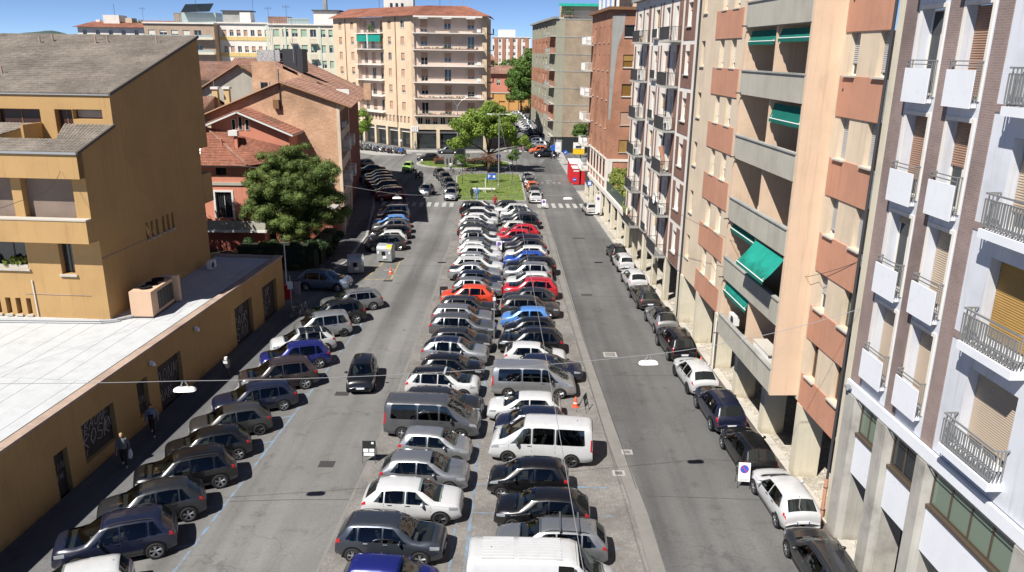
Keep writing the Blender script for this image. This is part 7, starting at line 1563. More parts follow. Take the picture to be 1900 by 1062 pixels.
post_sign('pair of blue parking signs on a post at the near end of the green island', -3.1, 110.0, 0.13, 3.1, lambda t: (b_rect(-3.45, 110.0, 2.2, 0.62, 0.85, 'sign_blue', ((-.1, .45, .1, .5, 'sign_white'), (.05, .6, .2, .1, 'sign_white'), (.05, .42, .2, .1, 'sign_white'), (.14, .51, .08, .2, 'sign_white')))(t), b_rect(-2.75, 110.0, 2.2, 0.62, 0.85, 'sign_blue', ((0, .42, .34, .34, 'sign_white'),))(t)))
post_sign('blue pedestrian crossing sign beside the right arcade', 10.2, 103.5, 0.11, 3.3, b_rect(10.2, 103.5, 2.55, 0.65, 0.65, 'sign_blue', ((0, .33, .4, .4, 'sign_white'),)))
post_sign('white parking notice on a leaning post at the end of the ochre wall', -17.2, 57.6, 0.12, 2.7, b_rect(-17.2, 57.6, 1.7, 0.42, 0.62, 'plate_white'))
post_sign('slim grey post with a small plate between the two centre rows', -1.2, 50.7, 0.01, 3.6, b_rect(-1.2, 50.7, 3.2, 0.2, 0.25, 'plate_white'), 'post')
post_sign('blue and white bus notice on a post near the scooters', -22.2, 153.4, 0.06, 3.0, lambda t: (b_rect(-22.2, 153.4, 2.6, 0.6, 0.4, 'sign_white')(t), b_rect(-22.2, 153.4, 0.7, 0.7, 0.5, 'sign_blue')(t)))
post_sign('white keep-left post at the left tip of the roundabout', -16.9, 139.3, 0.1, 2.4, b_rect(-16.9, 139.3, 1.9, 0.9, 0.12, 'sign_white'))
t = thing('wall_sign', 'white vertical banner with a blue emblem on the right arcade', 'sign', FR(65.6, 0.2, 0.6)); MB(FR).box(65.0, 65.06, 0.11, 0.75, 0.6, 2.9).build('banner', 'sign_white', t); MB(FR).lathe([(0.0, -0.045), (0.16, -0.045), (0.16, -0.04)], 14, (65.0, 0.43, 2.4), 'x').build('emblem', 'sign_violet', t)
t = thing('wall_sign', 'pair of white shop signs on the corner pier of the big block', 'sign', F1(0.2, 0.1, 3.0))
for k in range(2): MB(F1).box(-0.35 + k * .75, 0.30 + k * .75, 0.07, 0.16, 3.6, 4.7).build('panel', 'sign_white', t); MB(F1).box(-0.12 + k * .75, 0.05 + k * .75, 0.161, 0.17, 3.8, 4.5).build('mark', 'shutter_grey', t)
# filling-station sign with its black six-legged beast emblem
t = thing('station_sign', 'yellow and white filling station sign with black beast emblem by the red containers', 'sign', (10.9, 132, 0))
for x in (10.2, 11.7): MB().tube((x, 132.2, 0), (x, 132.2, 3.3), 0.08).build('post', 'galvanised', t)
MB().box(10.0, 11.9, 131.9, 132.15, 3.2, 5.15).build('panel', 'sign_yellow', t); MB().box(10.0, 11.9, 131.885, 131.898, 4.15, 5.15).build('white_field', 'sign_white', t)
em = MB(); em.prism([(10.45, 4.30), (11.35, 4.30), (11.42, 4.62), (11.55, 4.78), (11.30, 4.82), (11.1, 4.62), (10.55, 4.62), (10.38, 4.52)], 131.868, 131.882, 'y'); em.build('emblem_body', 'sign_black', t)
for k in range(6): MB().add([(10.45 + k * .16, 131.875, 4.31), (10.52 + k * .16, 131.875, 4.31), (10.46 + k * .16, 131.875, 4.05), (10.42 + k * .16, 131.875, 4.05)], [(0, 1, 2, 3)]).build('emblem_leg', 'sign_black', t)
MB().add([(11.5, 131.876, 4.75), (11.75, 131.876, 4.72), (11.6, 131.876, 4.66)], [(0, 1, 2)]).build('emblem_flame', 'sign_red', t)
post_sign('white price board on a post by the filling station', 7.9, 140, 0.1, 4.2, b_rect(7.9, 140, 2.6, 1.0, 1.7, 'sign_white', ((0, .85, .7, .08, 'shutter_grey'), (0, .55, .7, .08, 'shutter_grey'))))
post_sign('blue banner flag on a post before the tan block', 7.3, 146, 0.1, 3.2, b_rect(7.3, 146, 2.1, 0.8, 1.0, 'sign_blue'))
# red containers
def crate_box(label, x0, x1, y0, y1, h):
    t = thing('red_container', label, 'container', ((x0 + x1) / 2, (y0 + y1) / 2, 0)); MB().box(x0, x1, y0, y1, 0.06, h).build('body', 'kiosk_red', t); MB().box(x0 - .06, x1 + .06, y0 - .06, y1 + .06, h, h + 0.1).build('roof', 'sign_white', t)
    for k in range(int((y1 - y0) / 0.6)): MB().box(x0 - 0.03, x0 - 0.002, y0 + .2 + k * .6, y0 + .5 + k * .6, 0.2, h - .2).build('rib', 'kiosk_red', t)
    MB().box(x0 + .15, x1 - .15, y0 - 0.03, y0 - 0.002, 0.15, h - .5).build('door', 'kiosk_red', t); MB().box(x0 + .1, x1 - .1, y0 - 0.04, y0 - 0.031, h - .42, h - .22).build('white_band', 'sign_white', t); MB().box(x0 + .1, x1 - .1, y0, y1, 0.0, 0.059).build('skid', 'dark_metal', t); return t
crate_box('tall red container with white roof, kerb side', 8.85, 10.7, 121.2, 127.2, 3.0); crate_box('lower red container leaning close before the taller one', 9.15, 10.2, 119.6, 121.0, 2.5); crate_box('slim red cabinet beside the red containers', 10.45, 11.2, 119.9, 120.9, 2.7)
t = thing('road_sign', 'blue arrow disc fixed to the red container', 'road sign', (9.3, 119.5, 0.4)); m = MB(); disc(m, 9.45, 119.53, 0.85, 0.30); m.build('disc', 'sign_blue', t); MB().box(9.25, 9.65, 119.515, 119.525, 0.8, 0.9).build('symbol', 'sign_white', t)
# advertising pillar and grey pylons on the roundabout
t = thing('billboard', 'dark upright advertising pillar on the roundabout', 'billboard', (-9.3, 136.3, 0.15)); MB().box(-10.2, -8.4, 136.1, 136.5, 0.5, 3.7).build('case', 'dark_metal', t); MB().box(-9.9, -8.7, 136.06, 136.098, 1.6, 3.3).build('poster', 'pane_dark', t); MB().box(-9.9, -8.7, 136.06, 136.098, 0.7, 1.4).build('notice', 'shutter_grey', t); MB().box(-9.9, -8.7, 136.15, 136.45, 0.1, 0.5).build('foot', 'dark_metal', t)
for k in range(3): tag(MB().box(-12.1 + .55 * k, -11.75 + .55 * k, 136.1 + .3 * k, 136.35 + .3 * k, 0.15, 2.3).build('pylon', 'grey_metal'), ['leftmost of three grey pylons on the roundabout', 'middle of three grey pylons on the roundabout', 'rightmost of three grey pylons, next to the billboard'][k], 'pylon', 'grey pylons on the roundabout')
t = thing('park_bench', 'white stone bench on the green island', 'bench', (-4.3, 112.0, 0.13)); MB().box(-6.1, -2.6, 111.7, 112.3, 0.45, 0.6).build('seat', 'frame_white', t)
for x in (-5.7, -4.3, -3.0): MB().box(x - .1, x + .1, 111.8, 112.2, 0.12, 0.45).build('leg', 'frame_white', t)
tag(MB().tube((-4.0, 110.6, 0.13), (-4.0, 110.6, 2.3), 0.06).build('bollard_post', 'frame_white'), 'white wooden post standing beside the bench', 'post')
# barrier at the side street
t = thing('barrier', 'white raised barrier arm on a red housing beside the ochre wall end', 'barrier', (-18.3, 60.6, 0)); MB().box(-18.6, -18.1, 60.3, 60.8, 0, 1.15).build('housing', 'sign_red', t); MB().tube((-18.35, 60.5, 1.0), (-18.45, 60.9, 5.1), 0.06, 0.04).build('arm', 'white_metal', t)
t = thing('gate_box', 'grey control box by the barrier', 'box', (-17.8, 61.6, 0)); MB().box(-18.0, -17.6, 61.4, 61.8, 0, 1.2).build('cabinet', 'galvanised', t); MB().box(-18.03, -17.57, 61.37, 61.83, 1.2, 1.26).build('lid', 'dark_metal', t)
# recycling containers
def bin_(label, x, y, ang, panels):
    t = thing('recycling_container', label, 'container', (x, y, 0), 'recycling containers'); c, s = math.cos(R(ang)), math.sin(R(ang)); f = Frame(x, y, c, s)
    w, d, h = 0.72, 0.62, 1.25
    m = MB(f); pts = [(-d, 0.18), (d, 0.18), (d * 1.12, h)] + [(d * 1.12 * math.cos(math.pi * k / 8), h + 0.5 * math.sin(math.pi * k / 8)) for k in range(1, 8)] + [(-d * 1.12, h)]
    m.prism(pts, -w, w, 'x'); m.build('body', 'bin_grey', t)
    for k, (u0, u1, a0, a1, mt) in enumerate(panels):
        q = MB(f); n = 4; V = []
        for i in range(n + 1): a = math.pi * (a0 + (a1 - a0) * i / n); V += [(u0, (d * 1.12 + .012) * math.cos(a), h + .512 * math.sin(a)), (u1, (d * 1.12 + .012) * math.cos(a), h + .512 * math.sin(a))]
        q.add(V, [(2 * i, 2 * i + 1, 2 * i + 3, 2 * i + 2) for i in range(n)]); q.build('lid_panel', mt, t)
    MB(f).box(-.22, .12, -d * 1.12 - .02, -d * 1.0, .75, 1.15).build('opening', 'dark_void', t); MB(f).box(-.1, .25, -d * 1.1 - .03, -d * 1.0, .45, .72).build('notice', 'sign_white', t)
    for k in (-1, 1): MB(f).box(k * .55 - .08, k * .55 + .08, -d * 1.1 - .03, -d * 1.02, .9, 1.15).build('stripe_panel', 'sign_white', t)
    for a in (-.55, .55):
        for b in (-.45, .45): MB(f).lathe([(0.0, -.04), (.1, -.04), (.1, .04), (0, .04)], 10, (a, b, .1), 'x').build('castor', 'black_rubber', t)
plain('bin_grey', (0.36, 0.38, 0.39), 0.45, 0.3)
bin_('grey recycling container with blue and yellow lid panels in the sun', -12.2, 72.6, -8, ((.2, .7, .12, .5, 'sign_blue'), (.2, .7, .62, .9, 'sign_yellow'), (-.7, .1, .15, .5, 'sign_white'))); bin_('grey recycling container standing in the shade by the side street', -14.3, 68.4, 12, ((-.7, .1, .55, .9, 'galvanised'),))
# road-work bits
def cone(label, x, y, z=0.005):
    t = thing('traffic_cone', label, 'cone', (x, y, z), 'orange cones'); m = MB(); m.smooth = True; m.lathe([(0.15, 0.03), (0.11, 0.25), (0.06, 0.5), (0.02, 0.62), (0, 0.62)], 14, (x, y, z)); m.build('cone', 'cone_orange', t); MB().lathe([(0.122, 0.2), (0.09, 0.34)], 14, (x, y, z)).build('band', 'sign_white', t); MB().box(x - .2, x + .2, y - .2, y + .2, z, z + .03).build('base', 'cone_orange', t)
cone('orange cone on the bay lines in front of the recycling containers', -11.1, 68.2); cone('orange cone half hidden at the nose of the silver minibus', 3.75, 40.9); cone('small orange cone by the right arcade behind the black SUV', 12.35, 47.0, 0.115); cone('orange cone at the foot of the arcade beyond the parked pale hatchback', 11.4, 92.6, 0.115)
def aboard(label, x, y, ang, face, marks, h=1.1, w=0.62, z=0.012):
    t = thing('sign_stand', label, 'sign stand', (x, y, z), 'folding sign stands'); f = Frame(x, y, math.cos(R(ang)), math.sin(R(ang)), math.sin(R(ang)), -math.cos(R(ang)))
    tilt = lambda zz: 0.05 - 0.22 * (zz / h)
    m = MB(f); m.add([(-w / 2, tilt(.35) + .02, z + .35), (w / 2, tilt(.35) + .02, z + .35), (w / 2, tilt(h) + .02, z + h), (-w / 2, tilt(h) + .02, z + h), (-w / 2, tilt(.35), z + .35), (w / 2, tilt(.35), z + .35), (w / 2, tilt(h), z + h), (-w / 2, tilt(h), z + h)], [(0, 1, 2, 3), (4, 5, 6, 7), (0, 1, 5, 4), (2, 3, 7, 6), (0, 3, 7, 4), (1, 2, 6, 5)]); m.build('board', face, t)
    for u0, u1, z0, z1, mt in marks: q = MB(f); q.add([(u0, tilt(z0) + .026, z + z0), (u1, tilt(z0) + .026, z + z0), (u1, tilt(z1) + .026, z + z1), (u0, tilt(z1) + .026, z + z1)], [(0, 1, 2, 3)]); q.build('print', mt, t)
    for s in (-1, 1): MB(f).tube((s * w / 2, .06, z), (s * w / 2, tilt(h), z + h), .014, n=5).build('leg', 'dark_metal', t); MB(f).tube((s * w / 2, -.55, z), (s * w / 2, tilt(h), z + h), .014, n=5).build('rear_leg', 'dark_metal', t)
    return t, f, tilt, z
aboard('black folding notice stand with white cards left of the centre rows', -6.95, 34.2, 0, 'sign_black', ((-.27, -.02, .55, .72, 'sign_white'), (.03, .27, .55, .72, 'sign_white'), (-.25, .27, .37, .52, 'sign_white'), (.12, .24, .95, 1.05, 'sign_white'))); aboard('black folding notice stand beside the orange-red SUV', -5.55, 60.6, 10, 'sign_black', ((-.2, .2, .5, .8, 'shutter_grey'),)); aboard('dark folding notice stand toppled towards the road by the silver minibus', 4.35, 40.3, 70, 'sign_black', ((-.2, .2, .5, .7, 'sign_white'),), 1.0)
def nopark(label, x, y, ang, z):
    t, f, tilt, zz = aboard(label, x, y, ang, 'sign_white', ((-.2, .2, .45, .47, 'shutter_grey'), (-.2, .15, .40, .42, 'shutter_grey'), (-.2, .2, .58, .595, 'shutter_grey')), 1.25, .55, z)
    for r0, r1, mt, dv in ((.0, .2, 'sign_violet', .028), (.0, .14, 'sign_blue', .031)):
        q = MB(f); n = 20; V = [(0, tilt(.95) + dv, z + .95)] + [(r1 * math.cos(2 * math.pi * k / n), tilt(.95 + r1 * math.sin(2 * math.pi * k / n)) + dv, z + .95 + r1 * math.sin(2 * math.pi * k / n)) for k in range(n)]; q.add(V, [(0, 1 + k, 1 + (k + 1) % n) for k in range(n)]); q.build('disc', mt, t)
    q = MB(f); q.add([(-.13, tilt(1.05) + .034, z + 1.05), (-.09, tilt(1.07) + .034, z + 1.07), (.13, tilt(.85) + .034, z + .85), (.09, tilt(.83) + .034, z + .83)], [(0, 1, 2, 3)]); q.build('slash', 'sign_red', t)
nopark('white no-parking stand beside the white hatchback on the right carriageway', 11.0, 32.3, -5, 0.0); nopark('white no-parking stand between the two centre rows', -1.35, 76.3, 4, 0.012); nopark('white no-parking stand at the crossing end of the centre rows', 4.0, 99.9, 0, 0.0)
t = thing('shop_sign', 'white board leaning on a lamp post by the hotel-sized arcade end', 'sign', (-16.9, 66.0, 0)) if False else None
# drinking-fountain post on the left pavement
t = thing('drinking_fountain', 'small black and white post box on the left pavement', 'post', (-17.5, 44.2, 0.12)); MB().tube((-17.4, 44.2, .12), (-17.4, 44.2, .9), .04).build('post', 'dark_metal', t); MB().box(-17.65, -17.3, 44.05, 44.35, .75, 1.25).build('box', 'dark_metal', t); MB().box(-17.6, -17.35, 44.04, 44.049, 1.05, 1.22).build('label', 'sign_white', t); MB().box(-17.55, -17.4, 44.1, 44.3, 1.25, 1.42).build('cap', 'white_metal', t)

# ------------------------------------------------------------------ two-wheelers
def make_scooter():
    root = bpy.data.objects.new('proto_scooter', None); KIDS[root.name] = []
    def part(mb, name, mats, painted=False):
        o = bpy.data.objects.new(name, mb.mesh(name, mats)); o.parent = root; KIDS[root.name].append(o)
        if painted: o['painted'] = 1
    for x in (-0.62, 0.66):
        m = MB(); m.lathe([(0.13, -.05), (0.24, -.06), (0.27, 0), (0.24, .06), (0.13, .05)], 14, (x, 0, 0.27), 'y'); part(m, 'wheel', 'black_rubber')
    m = MB(); m.smooth = True; m.prism([(-.95, .55), (-.9, .78), (-.1, .74), (.0, .45), (.35, .38), (.5, .95), (.6, 1.0), (.62, .85), (.48, .3), (-.2, .26), (-.55, .42)], -.17, .17, 'y'); part(m, 'body', 'black_plastic', True)
    m = MB(); m.prism([(-.85, .78), (-.8, .9), (-.4, .86), (-.05, .84), (-.08, .75)], -.15, .15, 'y'); part(m, 'seat', 'black_plastic')
    m = MB(); m.tube((.5, -.34, 1.08), (.5, .34, 1.08), .025); part(m, 'handlebar', 'dark_metal')
    m = MB(); m.add([(.56, -.2, 1.0), (.56, .2, 1.0), (.46, .16, 1.4), (.46, -.16, 1.4)], [(0, 1, 2, 3)]); part(m, 'windshield', 'lamp_clear')
    m = MB(); m.tube((.62, 0, .9), (.68, 0, .9), .09, .07); part(m, 'headlight', 'lamp_clear')
    m = MB(); m.tube((.6, 0, .95), (.66, 0, .3), .04); part(m, 'fork', 'dark_metal')
    m = MB(); m.box(-1.15, -.85, -.17, .17, .85, 1.1); part(m, 'top_case', 'black_plastic')
    return root
SCO = make_scooter()
def put_scooter(x, y, z, hd, colour, label, group):
    r = bpy.data.objects.new('scooter', None); COL.objects.link(r); r.location = (x, y, z); r.rotation_euler = (R(5), 0, R(hd)); tag(r, label, 'scooter', group)
    for ch in KIDS[SCO.name]:
        c = ch.copy(); COL.objects.link(c); c.parent = r
        if ch.get('painted'): c.material_slots[0].link = 'OBJECT'; c.material_slots[0].material = PAINTS[colour]
        if 'painted' in c: del c['painted']
cols_ = ['white', 'black', 'silver', 'red', 'black', 'white', 'grey', 'pearl', 'black', 'white', 'dark blue', 'black', 'silver', 'black', 'white', 'dark red', 'black', 'grey', 'black', 'white', 'silver', 'black']
for k in range(22):
    t_ = k / 21; x = lerp(-33.5, -21.6, t_); y = lerp(163.2, 154.6, t_) + (0.0 if k < 18 else 0.4); cname = {'pearl': 'cream', 'dark blue': 'blue', 'dark red': 'dark red'}.get(cols_[k], cols_[k])
    put_scooter(x + jit(.15), y - 1.2 + jit(.3), 0.06, -62 + jit(14), cols_[k], '%s scooter in the packed row before the corner arcade' % cname, 'scooters parked before the corner arcade')
put_scooter(7.9, 150.6, 0.0, 200, 'black', 'black scooter parked behind the dark SUV at the far junction', 'single scooters'); put_scooter(-15.2, 132.5 - 9, 0, 250, 'black', 'black scooter at the end of the shaded left row', 'single scooters')
def bicycle(label, x, y, z, ang, col='dark_metal'):
    t = thing('bicycle', label, 'bicycle', (x, y, z), 'bicycles'); f = Frame(x, y, math.cos(R(ang)), math.sin(R(ang)))
    for u in (-.52, .52):
        m = MB(f); n = 18
        for i in range(n): a0, a1 = 2 * math.pi * i / n, 2 * math.pi * (i + 1) / n; m.tube((u + .33 * math.cos(a0), 0, z + .34 + .33 * math.sin(a0)), (u + .33 * math.cos(a1), 0, z + .34 + .33 * math.sin(a1)), .018, n=4, caps=False)
        wo_ = m.build('wheel', 'black_rubber', t); q = MB(f)
        for i in range(6): a = math.pi * i / 6; q.tube((u - .32 * math.cos(a), 0, z + .34 - .32 * math.sin(a)), (u + .32 * math.cos(a), 0, z + .34 + .32 * math.sin(a)), .004, n=3)
        qo = q.build('spokes', 'galvanised', wo_); qo['kind'] = 'stuff'
    m = MB(f); A_, B_, C_, D_ = (-.1, 0, z + .3), (-.2, 0, z + .82), (.38, 0, z + .85), (-.52, 0, z + .34)
    for a, b in ((A_, B_), (B_, C_), (A_, C_), (A_, D_), (D_, B_), (C_, (.52, 0, z + .34)), (C_, (.36, 0, z + 1.0))): m.tube(a, b, .018, n=5)
    m.build('frame', col, t); MB(f).box(-.34, -.08, -.07, .07, z + .86, z + .93).build('saddle', 'black_rubber', t); MB(f).tube((.36, -.26, z + 1.0), (.36, .26, z + 1.0), .014).build('handlebar', 'dark_metal', t); MB(f).tube((-.1, -.12, z + .3), (-.1, .12, z + .3), .012).build('crank', 'dark_metal', t)
    return t
bicycle('dark bicycle leaning by the white notice post on the left pavement', -16.2, 55.4, 0.12, 60); bicycle('second bicycle close behind the first on the left pavement', -15.9, 56.2, 0.12, 75, 'galvanised'); bicycle('bicycle locked in the shade beside the grey container', -15.4, 70.3, 0.0, 80)
for k in range(4): bicycle(['leftmost bicycle at the racks by the green island', 'second bicycle at the racks by the green island', 'third bicycle at the racks by the green island', 'rightmost bicycle at the racks by the green island'][k], -10.0 + 1.0 * k, 128.9 + .1 * k, 0.0, 80 + 8 * k, ['dark_metal', 'galvanised', 'sign_red', 'dark_metal'][k])
bicycle('bicycle leaning by the corner pier of the big block', -18.7, 161.2, 0.1, 10)

# ------------------------------------------------------------------ people
plain('skin', (0.48, 0.28, 0.20), 0.6); plain('hair_dark', (0.03, 0.022, 0.018), 0.7); plain('hair_blond', (0.40, 0.28, 0.13), 0.7); plain('shoe_white', (0.6, 0.6, 0.6), 0.6)
for n_, c_ in dict(cloth_greyblue=(.16, .20, .26), cloth_grey=(.13, .145, .15), cloth_black=(.02, .02, .022), cloth_blue=(.12, .26, .52), cloth_red=(.32, .03, .04), cloth_jeans=(.07, .10, .18), bag_white=(.62, .62, .62), cloth_white=(.6, .6, .58)).items(): plain(n_, c_, 0.85)
def person(label, x, y, z, hd, top, legs, hair, stride=0.25, hold=None, h=1.74):
    t = bpy.data.objects.new('person', None); COL.objects.link(t); t.location = (x, y, z); t.rotation_euler = (0, 0, R(hd)); t.scale = (h / 1.75,) * 3; tag(t, label, 'person', 'people')
    def add(mb, name, mat, vox=0.016, parent=t):
        mb.smooth = True; o = bpy.data.objects.new(name, mb.mesh(name, mat)); COL.objects.link(o); o.parent = parent
        if vox: r = o.modifiers.new('remesh', 'REMESH'); r.mode = 'VOXEL'; r.voxel_size = vox; r.use_smooth_shade = True; s = o.modifiers.new('smooth', 'SMOOTH'); s.iterations = 4; s.factor = 0.5
        return o
    def ball(m, c, rx, ry, rz, n=10, k=8):
        m.add([(c[0] + rx * math.sin(math.pi * j / k) * math.cos(2 * math.pi * i / n), c[1] + ry * math.sin(math.pi * j / k) * math.sin(2 * math.pi * i / n), c[2] + rz * math.cos(math.pi * j / k)) for j in range(1, k) for i in range(n)] + [(c[0], c[1], c[2] + rz), (c[0], c[1], c[2] - rz)],
              [(j * n + i, j * n + (i + 1) % n, (j + 1) * n + (i + 1) % n, (j + 1) * n + i) for j in range(k - 2) for i in range(n)] + [((k - 1) * n, (i + 1) % n, i) for i in range(n)] + [((k - 1) * n + 1, (k - 2) * n + i, (k - 2) * n + (i + 1) % n) for i in range(n)])
    hip = .92; sh = 1.43
    ft = [(stride, .10, .09), (-stride * 1.05, -.10, .10 + .05 * (stride > .1))]; kn = [(stride * .62 + .02, .10, .50), (-stride * .25 + .05, -.10, .50)]
    hands = [(-stride * .7 + .05, .27, .82), (stride * .8 + .06, -.27, .82)]; elb = [(-stride * .5 - .03, .26, 1.12), (stride * .3 - .03, -.26, 1.12)]
    b = MB()
    ball(b, (0.01, 0, 1.635), .092, .075, .115); ball(b, (.105, 0, 1.62), .018, .014, .025); b.tube((.085, -.022, 1.572), (.085, .022, 1.572), .012, n=5)
    for s in (-1, 1): ball(b, (0.0, s * .078, 1.63), .02, .012, .032, 6, 5); ball(b, (.083, s * .032, 1.648), .012, .014, .010, 6, 5)
    b.tube((-.01, 0, 1.38), (0, 0, 1.56), .058, .052); ball(b, (0, 0, 1.2), .12, .17, .30); ball(b, (0, 0, .95), .11, .155, .14)
    for k in range(2):
        s = 1 if k == 0 else -1
        b.tube((0, s * .17, sh), elb[k], .048, .038); b.tube(elb[k], hands[k], .038, .027); b.tube((0, s * .09, hip), kn[k], .08, .055); b.tube(kn[k], ft[k], .055, .036); ball(b, elb[k], .04, .04, .04, 8, 6); ball(b, kn[k], .056, .056, .056, 8, 6)
        hx, hy, hz = hands[k]; ball(b, (hx + .005, hy, hz - .045), .036, .020, .05, 8, 6)
        for i in range(4): b.tube((hx - .022 + .016 * i, hy, hz - .085), (hx - .012 + .016 * i, hy - s * .012, hz - .145 - (.012 if i in (1, 2) else 0)), .0105, .0085, 5)
        b.tube((hx + .03, hy, hz - .03), (hx + .052, hy - s * .015, hz - .09), .012, .009, 5)
    add(b, 'body', 'skin', 0.012)
    c = MB(); ball(c, (0, 0, 1.22), .145, .205, .29); ball(c, (0, 0, 1.0), .14, .185, .13); c.tube((0, -.13, 1.42), (0, .13, 1.42), .09); c.tube((-.01, 0, 1.40), (0, 0, 1.50), .085, .07)
    for k in range(2): s = 1 if k == 0 else -1; c.tube((0, s * .17, sh - .01), elb[k], .072, .058); c.tube(elb[k], (lerp(elb[k][0], hands[k][0], .9), lerp(elb[k][1], hands[k][1], .9), lerp(elb[k][2], hands[k][2], .9)), .058, .045); ball(c, elb[k], .06, .06, .06, 8, 6); ball(c, (0, s * .17, sh - .01), .075, .07, .07, 8, 6)
    add(c, 'jacket', top, 0.016)
    c = MB(); ball(c, (0, 0, .93), .128, .17, .13)
    for k in range(2): s = 1 if k == 0 else -1; c.tube((0, s * .085, hip), kn[k], .098, .07); ball(c, kn[k], .07, .07, .07, 8, 6); c.tube(kn[k], (ft[k][0], ft[k][1], ft[k][2] + .01), .07, .052)
    add(c, 'trousers', legs, 0.016)
    for k in range(2): c = MB(); ball(c, (ft[k][0] + .05, ft[k][1], ft[k][2] - .05 if k == 0 else ft[k][2] - .055), .13, .045, .042); add(c, 'shoe', 'shoe_white', 0)
    c = MB(); ball(c, (-.012, 0, 1.665), .102, .088, .10); ball(c, (-.045, 0, 1.60), .07, .08, .09); add(c, 'hair', hair, 0)
    return t, hands
t, hd_ = person('person in grey-blue hoodie and dark trousers walking by the graffiti wall', -18.65, 36.6, 0.12, -75, 'cloth_greyblue', 'cloth_black', 'hair_dark', 0.3)
b = MB(); b.box(-.06, .16, -.12, .12, 1.0, 1.2); o = bpy.data.objects.new('waist_bag', b.mesh('waist_bag', 'cloth_black')); COL.objects.link(o); o.location = (-18.65 + 0.05, 36.6 - 0.15, 0.12); o.rotation_euler = (0, 0, R(-75)); tag(o, 'dark waist bag worn across the chest of the hooded walker', 'bag')
t, hd_ = person('fair-haired person in dark grey top walking with a white carrier bag', -18.6, 33.4, 0.12, -70, 'cloth_grey', 'cloth_black', 'hair_blond', 0.2)
f_ = Frame(-18.6, 33.4, math.cos(R(-70)), math.sin(R(-70)))
b = MB(f_); V = []
for zz, sc in ((.95, .5), (.8, .8), (.62, 1.0), (.50, .85)): V += [(-.05 - .17 * sc, .28 - .08 * sc, zz), (-.05 + .17 * sc, .28 - .08 * sc, zz), (-.05 + .17 * sc, .28 + .08 * sc, zz), (-.05 - .17 * sc, .28 + .08 * sc, zz)]
b.add(V, [(j * 4 + i, j * 4 + (i + 1) % 4, j * 4 + 4 + (i + 1) % 4, j * 4 + 4 + i) for j in range(3) for i in range(4)] + [(12, 13, 14, 15)]); tag(b.build('carrier_bag', 'bag_white'), 'white plastic carrier bag held by the fair-haired walker', 'bag')
person('person in black standing at the near edge of the green island', -5.65, 105.4, 0.13, 60, 'cloth_black', 'cloth_black', 'hair_dark', 0.05); person('person in light blue shirt standing at the near edge of the green island', -4.95, 105.3, 0.13, 100, 'cloth_blue', 'cloth_blue', 'hair_dark', 0.05, h=1.8)
person('person in dark red at the crossing end of the centre rows', -2.35, 100.2, 0.01, 80, 'cloth_red', 'cloth_red', 'hair_dark', 0.12); person('person in black walking in the shade along the far left pavement', -22.6, 114.5, 0.12, -70, 'cloth_black', 'cloth_black', 'hair_dark', 0.28); person('person in dark red stepping onto the shaded zebra crossing', -14.5, 102.0, 0.004, 10, 'cloth_red', 'cloth_black', 'hair_dark', 0.25)
person('person in white top by the dark cars at the roundabout', -10.6, 131.6, 0.0, 100, 'cloth_white', 'cloth_jeans', 'hair_dark', 0.1); person('person in red standing at the tail of the dark saloon at the far junction', 1.55, 161.8, 0.0, 0, 'cloth_red', 'cloth_red', 'hair_dark', 0.08); person('person walking under the corner pier of the big block', -20.2, 161.0, 0.1, 20, 'cloth_grey', 'cloth_jeans', 'hair_dark', 0.25)
# ------------------------------------------------------------------ where every vehicle stands
H_, S_, E_, D_, U_, M_, V_, N_, X_ = 'hatchback', 'small hatchback', 'estate car', 'saloon car', 'SUV', 'MPV', 'minibus', 'panel van', 'crossover'
ROWS = []
def row(where, order, group, cars): ROWS.append((where, order, group, cars))
# kind, colour, roof-centre x, y, heading, options
CL = [(S_, 'dark blue', -5.0, 24.4), (U_, 'slate', -5.35, 27.1), (X_, 'white', -4.85, 29.9), (H_, 'light grey', -4.6, 32.3), (S_, 'silver', -4.35, 34.8), (V_, 'grey', -4.9, 37.6), (E_, 'dark grey', -4.45, 39.8), (U_, 'white', -4.65, 42.4, 'black'), (H_, 'black', -4.3, 45.0), (X_, 'silver', -4.3, 47.4, 'navy'), (H_, 'dark grey', -4.05, 49.6), (E_, 'grey', -4.1, 52.5), (E_, 'light grey', -4.3, 54.8), (E_, 'dark grey', -3.95, 57.1), (X_, 'orange red', -2.9, 59.5, None, 177), (X_, 'light grey', -3.5, 62.0), (H_, 'navy', -3.4, 64.4), (D_, 'silver', -4.0, 66.7), (E_, 'white', -3.75, 69.0), (H_, 'silver', -3.9, 71.0), (H_, 'white', -3.7, 73.0), (X_, 'white', -4.0, 75.1), (H_, 'grey', -3.85, 77.2), (U_, 'white', -4.0, 79.4, 'dark grey'), (H_, 'white', -4.3, 81.5), (E_, 'dark grey', -4.45, 83.5), (H_, 'grey', -4.55, 85.5), (X_, 'white', -4.75, 87.5), (H_, 'white', -4.3, 89.4), (X_, 'black', -4.65, 91.4), (H_, 'white', -4.35, 93.4), (U_, 'black', -5.1, 95.5), (H_, 'white', -4.7, 97.6)]
